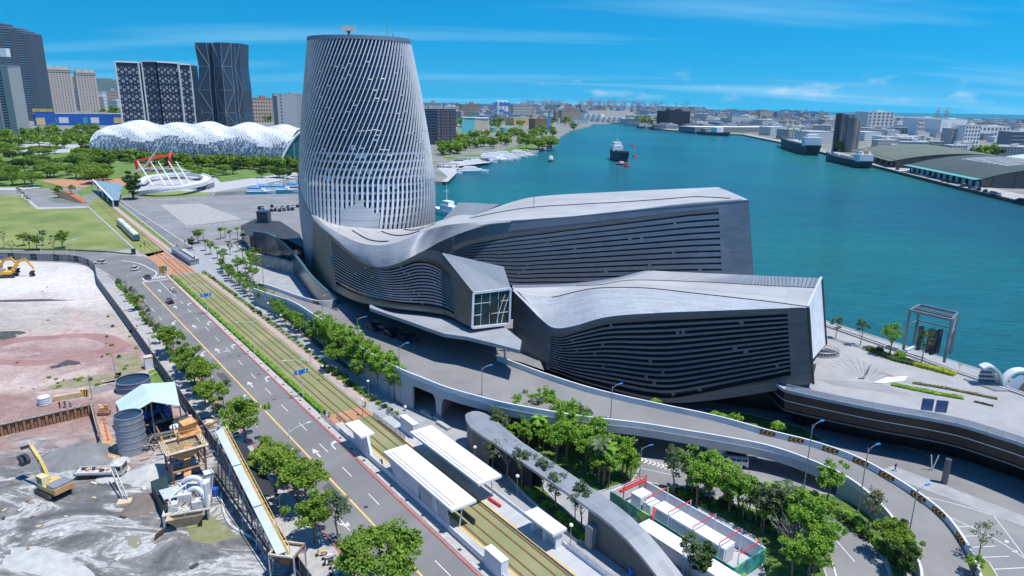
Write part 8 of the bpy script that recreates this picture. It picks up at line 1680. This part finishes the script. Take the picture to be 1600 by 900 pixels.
t, w_, h, d = block('ochre_shed', 'ochre industrial sheds beside the blue hoist tower', 803, 835, 184, 196, 60, mat('ochre', (.55, .40, .18), .7), 'shed', RF[0]); t, w_, h, d = block('rusty_plant', 'rusty brown process plant in front of the ochre sheds', 836, 858, 186, 203, 40, mat('plant_brown', (.22, .13, .08), .8), 'factory', RF[4])
for i in range(8): tank(913.5+i*8.2, 189.5+i*.25, 7.4, 178.5+(i > 3)*4.3, f'{ORD[i]} white storage tank from the left at the head of the channel', M_wht, 'white tanks at the head of the channel', dome=False)
t, w_, h, d = block('black_block', 'square black building on the far bank of the channel', 1044, 1077, 174, 199, 60, mat('black_cladding', (.012, .018, .03), .5), roofm=M_trim); mb = MB(); mb.box((-w_*.36, 20, h+4), (w_*.1, 10, 8)); mb.build('roof_unit', M_trim, t); mb = MB(); mb.box((w_*.12, 20, h+4), (w_*.2, 10, 7)); mb.build('roof_unit', M_trim, t)
t, w_, h, d = block('quay_warehouse', 'very long white-roofed warehouse along the far right bank', 1085, 1232, 199, 207, 70, mat('warehouse_grey', (.20, .22, .22), .8), 'warehouse', M_wht2, top='')
for i, (x, wd, yt, yb) in enumerate(((1305, 10, 177, 236), (1317, 9, 179, 237), (1327, 13, 184, 238), (1334, 9, 187, 238))): tank(x, yb, wd, yt, f'{ORD[i]} dark concrete grain silo from the left on the opposite quay', mat('silo_dark', (.06, .07, .09), .8) if i < 1 else mat('silo_conc', (.20, .20, .20), .85, var=.2, scale=.05), 'grain silos on the opposite quay', 'silo', False)
for (x0, x1, yt, yb, m, lab, nx, nz, mm) in ((1338, 1353, 179, 206, W2, 'dark grey stepped office block right of the grain silos', 0, 0, 0), (1353, 1393, 175, 207, mat('off_pale', (.50, .52, .54), .6), 'pale grey office building with dark window bands near the silos', 6, 6, M_bw), (1432, 1467, 185, 212, M_wht2, 'white multi-storey building with vertical windows', 9, 4, M_bw), (1467, 1507, 187, 214, M_wht, 'large plain white building on the opposite bank', 3, 2, M_wht2), (1484, 1503, 201, 232, mat('off_grey2', (.36, .37, .38), .7), 'grey block with rows of square windows, left half', 4, 5, M_bw), (1503, 1527, 196, 233, M_wht, 'white block with staggered dark windows, right half', 5, 6, M_bw), (1527, 1576, 198, 214, M_wht2, 'wide pale building near the right edge', 8, 2, M_bw), (1574, 1612, 206, 244, mat('off_dark', (.20, .22, .25), .6), 'grey banded office building at the right edge', 0, 0, 0), (1376, 1436, 214, 232, M_wht2, 'long low white building behind the curved warehouses', 14, 2, M_bw)):
 t, w_, h, d = block('harbour_building', lab, x0, x1, yt, yb, 45 if yb < 225 else 22, m, roofm=RF[1])
 if nx: windows(t, w_, h, nx, nz, .5, .5, mm, 2)
 elif m is not W2: windows(t, w_, h, 1, 6, .98, .4, M_dg, 2, name='window_band')
def barrel(label, px0, px1, pyb, dirpx, pe, pr, mroof, mwall, nd=10, mdoor=None, skyl=0):
 """curved-roof quay warehouse: long side from px0 to px1 at row pyb; dirpx = far corner of its end wall"""
 a = g(*px0); b = g(*px1); e = g(*dirpx); dv_ = e-b; W_ = dv_.length; L_ = (b-a).length; n_ = (b-a).normalized(); q = dv_.normalized(); t = thing('warehouse', label, 'warehouse', a); he = hz(px1[0], pe, b)
 q = (q-n_*q.dot(n_)).normalized(); P = lambda u, v, z: n_*u*L_+q*v*W_+Vector((0, 0, z))
 hr = hz((px1[0]+dirpx[0])/2, pr, b+q*W_/2)
 def arch(v): return he+(hr-he)*math.sin(PI*v)**.85
 mb = MB(); mb.grid(lambda u, v: P(lerp(-.01, 1.01, u), v, arch(v)), 14, 12, flip=False); mb.grid(lambda u, v: P(lerp(-.01, 1.01, u), 1-v, arch(v)-.3), 4, 12); mb.build('roof', mroof, t)
 mb = MB(); mb.face([P(0, .01, 0), P(1, .01, 0), P(1, .01, he), P(0, .01, he)]); mb.build('side_wall', mwall, t)
 for uu in (0, 1): mb = MB(); V = [P(uu, k/12, arch(k/12)-.2) for k in range(13)]; mb.face([P(uu, 0, 0)]+V+[P(uu, 1, 0)]); mb.build('end_wall', mat('end_wall_brown', (.13, .12, .11), .8), t)
 mb = MB(); mb.mesh([P(-.01, -.05, he*.86), P(1.01, -.05, he*.86), P(1.01, .04, he+.2), P(-.01, .04, he+.2)], [(0, 1, 2, 3)]); mb.build('eave', mroof if not mdoor else mat('eave_teal', (.10, .34, .30), .6), t)
 dm = MB(); dm.box((0, 0, he*.32), (L_/nd*.5, .4, he*.62)); dd = dm.data('door', mdoor or M_dt)
 for k in range(nd): p = P((k+.5)/nd, .0, 0); link('door', dd, t, p, math.atan2(n_.y, n_.x))
 for k in range(8): mb = MB(); v = (k+.5)/8; mb.beam(P(1.004, v, 0), P(1.004, v, arch(v)*.96), .5); mb.build('pilaster', M_bw, t)
 if skyl:
  for k in range(skyl): mb = MB(); u = .2+.6*k/skyl; mb.grid(lambda a_, v: P(u+.018*a_, lerp(.25, .8, v), arch(lerp(.25, .8, v))+.12), 1, 6); mb.build('skylight', M_wht2, t)
M_rg = panelmat('green_barrel_roof', (.12, .14, .10), (.13, .17, .14), w=6, h=200, rough=.7, metal=0, mortar=.15, off=0); M_rg2 = panelmat('dark_barrel_roof', (.055, .075, .07), (.06, .09, .08), w=6, h=200, rough=.7, metal=0, mortar=.2, off=0)
barrel('curved olive-roofed warehouse on the opposite quay behind the moored coaster', (1338, 243), (1398, 262), 0, (1450, 252), 250, 239, M_rg, M_dt, 8)
barrel('curved dark green warehouse with skylights and teal eaves on the opposite quay', (1421, 268), (1532, 293), 0, (1640, 281), 279, 260, M_rg2, M_dt, 12, M_wht2, 9)
barrel('pale mint curved warehouse at the right edge behind the others', (1552, 262), (1640, 272), 0, (1660, 258), 256, 244, mat('mint_barrel', (.42, .54, .46), .7), M_gt, 8)
for i, (x0, x1, yt, yb, k) in enumerate(((1203, 1232, 199, 212, 1), (1232, 1262, 203, 218, 2), (1262, 1298, 206, 224, 1), (1238, 1290, 198, 207, 2), (1350, 1376, 207, 220, 1))): block('quay_shed', ['white arched shed left of the grain silos', 'pale green shed left of the grain silos', 'grey-roofed low shed beside the bulk ship', 'pale mint shed behind the ship cranes', 'small grey shed right of the grain silos'][i], x0, x1, yt, yb, 40, W4 if k == 1 else W1, 'shed', RF[k], top='')
hall = thing('wavy_hall', 'huge white undulating exhibition hall shell with triangular openings', 'hall')
def hallp(u, v):
 px = lerp(141, 457, u); yb = lerp(246, 262, u); base = g(px, yb); T_ = [(0, 207), (.03, 195), (.1, 190), (.22, 190), (.33, 195), (.42, 191), (.5, 190.5), (.6, 196), (.66, 195), (.76, 193), (.86, 196), (1, 199)]
 ph = sum(interp(T_, max(0, min(1, u+d)))*.2 for d in (-.03, -.015, 0, .015, .03)); h = hz(px, ph, base+Vector((0, 35, 0))); dpt = 78*(1-.5*max(0, 1-u/.04)**2)
 a = PI*v; return base+Vector((0, 38-38*math.cos(a)-6*math.sin(a)**2*(v < .5), h*math.sin(a)**.7*(1+.05*math.sin(u*34+v*4)*math.sin(a))))
M_hw = mat('shell_white', (.74, .75, .77), .45, var=.06, scale=.05); M_hg = mat('shell_glass', (.38, .43, .48), .35, .2, var=.3, scale=.05)
mb = MB(); tri = MB(); NU, NV = 150, 34; P = [[hallp(i/NU, j/NV*.82) for j in range(NV+1)] for i in range(NU+1)]; rr = random.Random(3); hi_ = MB()
for i in range(NU):
 for j in range(NV):
  a, b, c, d = P[i][j], P[i+1][j], P[i+1][j+1], P[i][j+1]; u = i/NU
  low = j < 6+1.5*math.sin(u*20); dens = .5+.5*math.sin(u*44+j*.75); open_ = (not low) and dens > .45 and (i+j) % 2 == 0 and 5 < j < 22
  if low: (tri if (i+j) % 2 and rr.random() < .6 else hi_ if rr.random() < .7 else mb).face([a, b, c]); (tri if rr.random() < .65 else hi_).face([a, c, d])
  else:
   mb.face([a, c, d]); (hi_ if open_ else mb).face([a, b, c]) if not (rr.random() < .08 and j < 14) else tri.face([a, b, c])
mb.build('white_shell', M_hw, hall, smooth=False); stuff(tri.build('grey_pane', M_hg, hall)); stuff(hi_.build('dark_opening', mat('shell_hole', (.12, .14, .17), .5), hall))
mb = MB(); c1 = g(455, 262); h1 = hz(458, 199, c1)
V = [Vector((c1.x-8+34*t, c1.y-4+14*t, h1*math.sin(PI*.5*min(1, .05+t*1.1))**.8)) for t in [k/10 for k in range(11)]]; mb.face([Vector((V[0].x, V[0].y, 0))]+V+[Vector((V[-1].x, V[-1].y, 0))]); mb.build('end_glass', mat('teal_glass', (.02, .14, .15), .15, spec=.6), hall)
for k in range(6): mb = MB(); mb.beam(Vector((V[0].x+2+k*6, c1.y-6.4, 0)), Vector((V[0].x+2+k*6, c1.y-6.4, V[min(10, int(k*1.6))].z*.97)), .6); mb.build('mullion', M_hg, hall)
mb = MB(); mb.tube([v+Vector((0, -.6, .8)) for v in V], 1.2, 6); mb.build('end_rim', M_hw, hall)
fb = thing('footbridge', 'white curved footbridge with a leaning mast and slanted struts over the inner basin', 'bridge'); A = catmull([g(215, 302, 1), g(250, 297, 4), g(290, 292, 5), g(320, 284, 5), (g(322, 277, 5)), g(300, 272, 4), g(240, 276, 3), g(220, 285, 3)], 6)
mb = MB(); L1_, R1_ = [p-side(A, i)*2.6 for i, p in enumerate(A)], [p+side(A, i)*2.6 for i, p in enumerate(A)]; wallrun(mb, A, 5.2, -1.4, 0); mb.build('deck', M_wht, fb); mb = MB(); wallrun(mb, L1_, .3, 0, 1.2); mb.build('parapet', M_wht, fb); mb = MB(); wallrun(mb, R1_, .3, 0, 1.2); mb.build('parapet', M_wht, fb)
m0, m1 = g(222, 268), gy(254, 222, g(222, 268).y); mb = MB(); mb.tube([m0, m0.lerp(m1, .5), m1], [1.0, .9, .4], 8); mb.build('mast', M_wht, fb)
for x in (230, 250, 262, 278, 290): a = g(x, 290, 0); mb = MB(); mb.tube([a+Vector((4, 0, 0)), a+Vector((-8, 6, 17))], [.7, .3], 6); mb.build('strut_or_reflection', M_wht, fb)
for k in range(5): a = g(228+k*13, 278, 0); mb = MB(); mb.mesh([a+Vector(v) for v in ((-11, 0, 4), (0, -6, 9), (11, 0, 4), (0, 10, 6))], [(0, 1, 3), (1, 2, 3), (3, 1, 0), (3, 2, 1)]); mb.build('sail_roof', M_wht, fb)
for i, (x0, yb, x1, yt) in enumerate(((216, 268, 212, 252), (234, 264, 233, 250), (268, 267, 265, 248))): p = g(x0, yb); q = gy(x1, yt, p.y); mb = MB(); mb.beam(p, q, 2.0); mb.beam(q, q+Vector((12 if i < 2 else -9, 22, 4)), 1.6, 1.2); tag(mb.build('red_gate', M_redp), f'{ORD[i]} bright red angular gate frame from the left behind the footbridge', 'gate')
gw = thing('glass_canopy', 'long blue-green glazed walkway roof sloping beside the tram bend', 'canopy'); a, b, c, d = g(145, 281, 7), g(192, 288, 7), g(186, 313, 4), g(176, 313, 4)
mb = MB(); mb.face([a, b, c, d][::-1]); mb.face([a, b, c, d]); mb.build('roof', mat('canopy_glass', (.24, .32, .35), .3, var=.2), gw)
for k in range(5): mb = MB(); mb.beam(a.lerp(d, k/4)*1.0, Vector((a.lerp(d, k/4).x, a.lerp(d, k/4).y, 0)), .5); mb.build('post', M_wht2, gw)
mb = MB(); mb.beam(a, d, .8, .6); mb.build('edge_beam', M_wht, gw)
block('basin_pavilion', 'low dark pavilion with pale roof by the inner basin', 298, 326, 288, 296, 14, W2, 'pavilion', RF[1], top='')
def boat(label, p, rz, L_, B_, H_, hull, sup, levels, group=None, cat='boat', name='yacht', mast=0, bow=.35, bottom=None, aft=0.):
 t = thing(name, label, cat, p, rz, group); n = 8; sec_ = [(-.5, .8), (-.3, 1), (0, 1), (.25, .85), (.4, .5), (.5, .03)]; vs = []; fs = []
 for x, w_ in sec_: up = H_*(1+bow*max(0, x)**1.5*2); vs += [(x*L_*.94, -w_*B_*.40, -.6), (x*L_, -w_*B_/2, up), (x*L_, w_*B_/2, up), (x*L_*.94, w_*B_*.40, -.6)]
 for i in range(5): fs += [(i*4+k, (i+1)*4+k, (i+1)*4+(k+1) % 4, i*4+(k+1) % 4) for k in range(4)]
 fs += [(3, 2, 1, 0), (20, 21, 22, 23)]; mb = MB(); mb.mesh(vs, [f[::-1] for f in fs]); mb.build('hull', hull, t)
 if bottom: mb = MB(); mb.mesh([(x*.945, y*1.01, -.3 if z < 0 else .5) for x, y, z in vs], fs); mb.build('boot_stripe', bottom, t)
 for k, (x0, x1, w_, z0, z1, m) in enumerate(levels): mb = MB(); mb.prism([(x0*L_, -w_*B_/2), (x1*L_-w_*B_*.1, -w_*B_/2), (x1*L_, 0), (x1*L_-w_*B_*.1, w_*B_/2), (x0*L_, w_*B_/2)], z0, z1); mb.build('superstructure', m or sup, t)
 if mast: mb = MB(); mb.tube([(aft*L_, 0, H_), (aft*L_, 0, mast)], [.25, .12], 6); mb.beam((aft*L_, -1.6, mast*.75), (aft*L_, 1.6, mast*.75), .2); mb.build('mast', sup, t)
 return t
WZ = Vector((0, 0, 0))
def gw_(x, y): return g(x, y, -2.5)
yacht_l = [(-.42, .28, .8, 1.8, 3.0, None), (-.40, .24, .78, 2.0, 2.7, M_dg), (-.35, .12, .66, 3.0, 4.2, None), (-.30, .05, .5, 4.2, 4.9, None)]
Y = boat('largest white motor yacht, nearest of the marina at the pontoon end', gw_(740, 270), .25, 24, 6, 1.8, M_wht, M_wht, yacht_l, 'yachts in the marina', mast=6.5, aft=-.1); Y.scale = (1.25,)*3
ys = [(708, 272, .3, .55), (722, 259, .4, .6), (733, 256, .3, .6), (748, 256, .2, .8), (760, 255, .2, .8), (771, 252.5, .2, 1.0), (783, 252, .15, .9), (792, 250.5, .1, .9), (776, 247.5, .2, 1.1), (790, 245.5, .1, 1.1), (800, 248.5, .1, .7), (811, 246.5, .1, .7), (821, 244.5, .1, .6), (828, 243.8, .1, .6), (812, 241.5, .2, .9), (765, 247, .3, .9), (697, 268, .3, .5), (714, 266, .3, .5)]
for i, (x, y, a, s_) in enumerate(sorted(ys)): dup(Y, gw_(x, y), a, f'white motor yacht moored in the marina, {ordn(i)} counted from the left', None, s_*1.35)
boat('small white harbour launch alone on the channel right of the marina', gw_(860.5, 252), -1.7, 17, 6, 1.6, M_dt, M_wht, [(-.4, .3, .8, 1.6, 4, None), (-.3, .1, .6, 4, 6, None)], cat='boat', name='launch', mast=8)
boat('white and dark coast guard ship heading away in the middle of the channel', gw_(964.5, 250), PI/2+.12, 58, 15, 11, mat('ship_navy', (.012, .03, .06), .5), M_wht, [(-.02, .26, .8, 11, 17, None), (.0, .2, .6, 17, 21, None), (.02, .2, .5, 17.6, 18.8, M_dg), (-.45, -.15, .85, 11, 12.5, M_dt)], cat='ship', name='patrol_ship', mast=32, aft=.05, bottom=M_redp)
boat('red workboat close behind the ship in the channel', gw_(971, 257.5), .3, 11, 6, 1.8, M_redp, M_redp, [(-.2, .2, .6, 1.8, 3.6, M_wht)], cat='boat', name='workboat')
for i, (x, y) in enumerate(((980, 260.5), (992, 245), (989, 228))): c = gw_(x, y); t = thing('buoy', ['dark red buoy nearest to the ship stern', 'orange buoy right of the ship', 'small red buoy farthest up the channel'][i], 'buoy', c); mb = MB(); mb.cyl(0, 0, -.5, 1.6, 3.4, 3.0, 12); mb.build('float', M_redp if i else mat('dark_red', (.25, .04, .05), .6), t); mb = MB(); mb.cyl(0, 0, 1.6, 5, .8, .3, 8); mb.build('tower', M_redp, t)
ship_l = [(-.46, -.36, .9, 12, 24, None), (-.45, -.38, .6, 24, 28, None), (-.30, .36, .7, 12, 15, mat('hatch_grey', (.35, .36, .36), .7))]
q = gw_(1222, 228); r = gw_(1273, 243); d = (r-q); S1 = boat('large dark bulk carrier moored at the opposite quay left of the silos', (q+r)/2+Vector((-4, -4, 0)), math.atan2(-d.y, -d.x), d.length, 24, 14, mat('hull_dark', (.02, .04, .06), .6), M_wht, ship_l, cat='ship', name='cargo_ship', mast=34, aft=.1, bottom=mat('hull_green', (.05, .12, .12), .6))
for k in (-.1, .12, .3): mb = MB(); mb.tube([(k*d.length, 0, 13), (k*d.length, 0, 34)], .9, 6); mb.beam((k*d.length, 0, 30), (k*d.length+14, 0, 42), .9); mb.build('deck_crane', mat('crane_tan', (.4, .3, .2), .7), S1)
q = gw_(1292, 249); r = gw_(1356, 263); d = (r-q); S2 = boat('smaller dark coaster with a white wheelhouse moored before the curved warehouse', (q+r)/2+Vector((-4, -4, 0)), math.atan2(-d.y, -d.x), d.length, 17, 8, mat('hull_dark'), M_wht, [(-.48, -.36, .9, 7, 15, None), (-.46, -.38, .6, 15, 18, None), (-.46, -.42, .3, 15, 20, mat('funnel_cream', (.6, .45, .25), .6)), (-.2, .05, .7, 5, 7.5, mat('cargo_white', (.5, .5, .5), .8))], cat='ship', name='coaster', mast=24, aft=.35, bottom=mat('hull_green'))
for k in (.1, .32): mb = MB(); mb.beam((k*d.length, 0, 5.5), (k*d.length+12, 0, 12), .5); mb.build('derrick', M_wht, S2)
q, r = gw_(1094, 209.5), gw_(1147, 213); d = r-q; boat('distant dark ship moored along the white-roofed warehouse', (q+r)/2+Vector((-8, -8, 0)), math.atan2(d.y, d.x), d.length*.9, 24, 7, M_dt, M_wht, [(.0, .2, .8, 6, 18, None), (-.4, -.2, .6, 6, 14, M_gt)], cat='ship', name='cargo_ship', mast=30, aft=.1)
q = gw_(694, 338); boat('white ship with a tall mast moored just behind the terminal', q+Vector((2, 4, 0)), 2.3, 26, 7, 3, M_wht, M_wht, [(-.3, .2, .8, 3, 6, None), (-.12, .15, .6, 6, 8.5, None)], cat='ship', name='moored_ship', mast=19, aft=.05)
for i, (x, y, s_, m) in enumerate(((418, 300, 1.5, M_wht), (441, 300, 1.2, M_wht), (462, 296, 1.0, M_dt), (404, 303, 1.1, M_wht2))): boat(f'{ORD[i]} covered boat with blue canopy in the inner basin', gw_(x, y), .1, 22*s_, 6, 2.0, m, M_wht, [(-.3, .2, .8, 2, 3.6, None), (-.28, .1, .7, 3.6, 4.6, mat('tarp_blue', (.02, .26, .60), .6)), (-.2, .0, .4, 4.6, 6.4, None)], 'covered boats in the inner basin', name='covered_boat', mast=12)
mb = MB(); a, b = g(681, 277, -1.8), g(728, 268, -1.8); mb.beam(a, b, 3, .6); struct(mb.build('pontoon', M_conc))
for i, (x0, y0, x1, y1) in enumerate(((683, 262, 716, 262), (715, 252, 762, 250))): pv_ = thing('marina_shelter', ('low dark-roofed marina shelter nearest the tower', 'long low marina terrace roof behind the yachts')[i], 'shelter', g((x0+x1)/2, y0)); L_ = (g(x1, y1)-g(x0, y0)).length; mb = MB(); mb.box((0, 6, 3.4), (L_, 12, .5)); mb.build('roof', M_gt, pv_); [link('post', mb.data('post', M_dt), pv_, (L_*k, 0, 0)) for mb in [MB().box((0, 0, 1.6), (.5, .5, 3.2))] for k in (-.45, -.2, .1, .42)]
def crane(p, h, m, label, group, rz=0):
 t = thing('quay_crane', label, 'crane', p, rz, group, h/60); return t
cp = crane(g(825, 166.5), 95, None, 'distant red and white container crane on the hazy port skyline', 'container cranes on the skyline'); Mc = mat('crane_red', (.45, .16, .16), .6); Mc2 = mat('crane_blue', (.12, .2, .38), .6)
fr = MB()
for x in (-9, 9):
 for y in (-8, 8): fr.beam((x, y, 0), (x, y, 45), 2.2)
fr.beam((-9, 0, 43), (9, 0, 43), 2.2); fr.beam((0, -8, 43), (0, 8, 43), 2); cp_d = fr.data('portal', Mc); link('portal', cp_d, cp)
fr = MB(); fr.beam((-30, 0, 46), (14, 0, 46), 2.4); fr.beam((14, 0, 46), (52, 0, 62), 2.2); d_b = fr.data('boom', Mc); link('boom', d_b, cp); fr = MB(); fr.beam((2, 0, 44), (2, 0, 70), 2); fr.beam((2, 0, 70), (30, 0, 52), 1.2); fr.beam((2, 0, 70), (-22, 0, 46), 1.2); link('mast', fr.data('mast', Mc), cp)
bl2 = {'portal': cp_d.copy(), 'boom': d_b.copy()}
for q in bl2.values(): q.materials[0] = Mc2
rr = random.Random(31)
for i in range(88):
 x = rr.choice([rr.uniform(822, 875), rr.uniform(905, 1000), rr.uniform(905, 1090)]); y = rr.uniform(166.8, 169)+(x-800)*.004; dup(cp, g(x, y), rr.uniform(-.6, .8)+(PI if rr.random() < .4 else 0), None, None, rr.uniform(.45, 1.0)*(g(x, y).y/5500), bl2 if rr.random() < .4 else None)
for i, (x, y, s_) in enumerate(((1464, 184, 1.1), (1478, 185, 1.1), (1394, 184, .6), (932, 173, .7))): dup(cp, g(x, y), .6, ['red and white crane with raised boom right of the cloud, left one', 'red and white crane with raised boom right of the cloud, right one', 'small red crane just right of the pale office block', 'tall crane at the head of the channel left of the white tanks'][i], None, s_)
COLS = [(W1, RF[1]), (W2, RF[0]), (W3, RF[4]), (W4, RF[1]), (W1, RF[0]), (W4, RF[2]), (W5, RF[3]), (W4, RF[1])]
PROT = []
for k, (wm, rm) in enumerate(COLS):
 for j, (a, b) in enumerate(((1, 1), (1.6, .9))): mb = MB(); mb.prism([(-12*a, 0), (12*a, 0), (12*a, 18*b), (-12*a, 18*b)], 0, 20, top=False, bottom=False); w0 = mb.data('wall', wm); mb = MB(); mb.box((0, 9*b, 20.4), (24*a+.5, 18*b+.5, .8)); mb.box((3, 9*b, 22.2), (7, 6, 3)); PROT.append((w0, mb.data('roof', rm)))
def city(n, xr, yr, sr, hr, lab, group, seed, kinds=range(16), name='city_block'):
 rr = random.Random(seed)
 for i in range(n):
  x = rr.uniform(*xr); y = rr.uniform(*yr)+(x-800)*.013; p = g(x, y); k = rr.choice(list(kinds)); s_ = rr.uniform(*sr); o = thing(name, lab, 'building', p, rr.uniform(-.5, .7), group, (s_, s_, s_*rr.uniform(*hr))); link('wall', PROT[k][0], o); link('roof', PROT[k][1], o)
city(40, (125, 200), (168, 183), (1.2, 2.6), (.7, 2.4), 'pale apartment block in the hazy city between the beige towers and the patterned tower', 'hazy blocks left of the patterned tower', 1, (0, 1, 2, 3, 4, 5, 6, 7))
city(46, (375, 478), (166, 196), (1.2, 2.4), (.7, 1.6), 'pale city block in the gap between the faceted tower and the slatted tower', 'hazy blocks right of the faceted tower', 2, (0, 1, 4, 5, 2, 3, 8, 9))
city(14, (290, 320), (172, 190), (1.2, 2.4), (.8, 1.6), 'pale city block seen between the patterned and the faceted tower', 'hazy blocks between the dark towers', 3, (0, 4, 8))
city(95, (665, 910), (167.5, 192), (.9, 2.2), (.4, 1.5), 'small hazy industrial building between the slatted tower and the channel head', 'industrial blocks left of the channel', 4)
city(70, (990, 1240), (170, 194), (1.0, 2.6), (.25, .8), 'low hazy harbour building behind the far bank of the channel', 'harbour blocks right of the channel', 5)
city(90, (1240, 1620), (181, 206), (.9, 1.9), (.25, .8), 'pale harbour town building behind the opposite quay', 'harbour town blocks on the right', 6, (0, 1, 2, 3, 6, 7, 8, 9, 14, 15, 10))
city(42, (1380, 1620), (206, 240), (.5, 1.0), (.4, 1.2), 'small white town building near the curved warehouses', 'town blocks by the curved warehouses', 7, (6, 7, 14, 15, 0, 1, 10))
def cityfar(name, label, spans, seed):          # beyond those, the skyline reads as one mass
 rr = random.Random(seed); mb = MB()
 for n, xr, yr, wr, hr in spans:
  for i in range(n):
   x = rr.uniform(*xr); p = g(x, rr.uniform(*yr)+(x-800)*.013); w_ = rr.uniform(*wr); mb.box((p.x, p.y, rr.uniform(*hr)/2), (w_, w_*rr.uniform(.6, 1.4), rr.uniform(*hr)), rr.uniform(-.5, .5), mi=rr.randrange(5))
 tag(mb.build(name, [W1, W2, W3, W4, RF[3]]), label, 'skyline', None, 'stuff')
cityfar('far_skyline', 'hazy mass of tiny buildings along the horizon', [(260, (120, 480), (160, 170), (30, 70), (25, 90)), (420, (665, 1100), (164.8, 171), (40, 110), (15, 55)), (200, (1000, 1290), (167, 178), (30, 90), (8, 30)), (120, (1290, 1640), (178, 184), (30, 60), (4, 10)), (700, (1000, 1640), (178, 198), (12, 36), (4, 14)), (600, (668, 915), (168, 188), (12, 34), (5, 22)), (160, (375, 480), (165, 185), (14, 34), (8, 34)), (120, (122, 200), (164, 182), (14, 30), (10, 36))], 12)
for i in range(22):
 x = rr.uniform(1290, 1600); o = g(x, rr.uniform(-2, 2)+239+(x-1290)*.262 if x < 1400 else 262+(x-1385)*.26); o += Vector((5, 5, 0)); car(o, rr.uniform(0, 3), rr.choice(['white', 'black', 'silver', 'blue']), 'tiny vehicle parked on the opposite quay', 'vehicles on the opposite quay', False, 1.6)
# ================================================= AIR
mb = MB(); mb.box((0, 6800, 228), (19000, 15500, 480))
hz_ = mb.build('haze', None); hz_.data.materials.clear()
mh = bpy.data.materials.new('haze_air'); mh.use_nodes = True; nt = mh.node_tree; nt.nodes.clear()
o_ = nt.nodes.new('ShaderNodeOutputMaterial'); pv = nt.nodes.new('ShaderNodeVolumePrincipled'); pv.inputs['Density'].default_value = .00002; pv.inputs['Color'].default_value = (.60, .82, 1, 1); pv.inputs['Anisotropy'].default_value = .2
nt.links.new(pv.outputs[0], o_.inputs['Volume']); hz_.data.materials.append(mh); stuff(hz_)
bpy.context.view_layer.update()
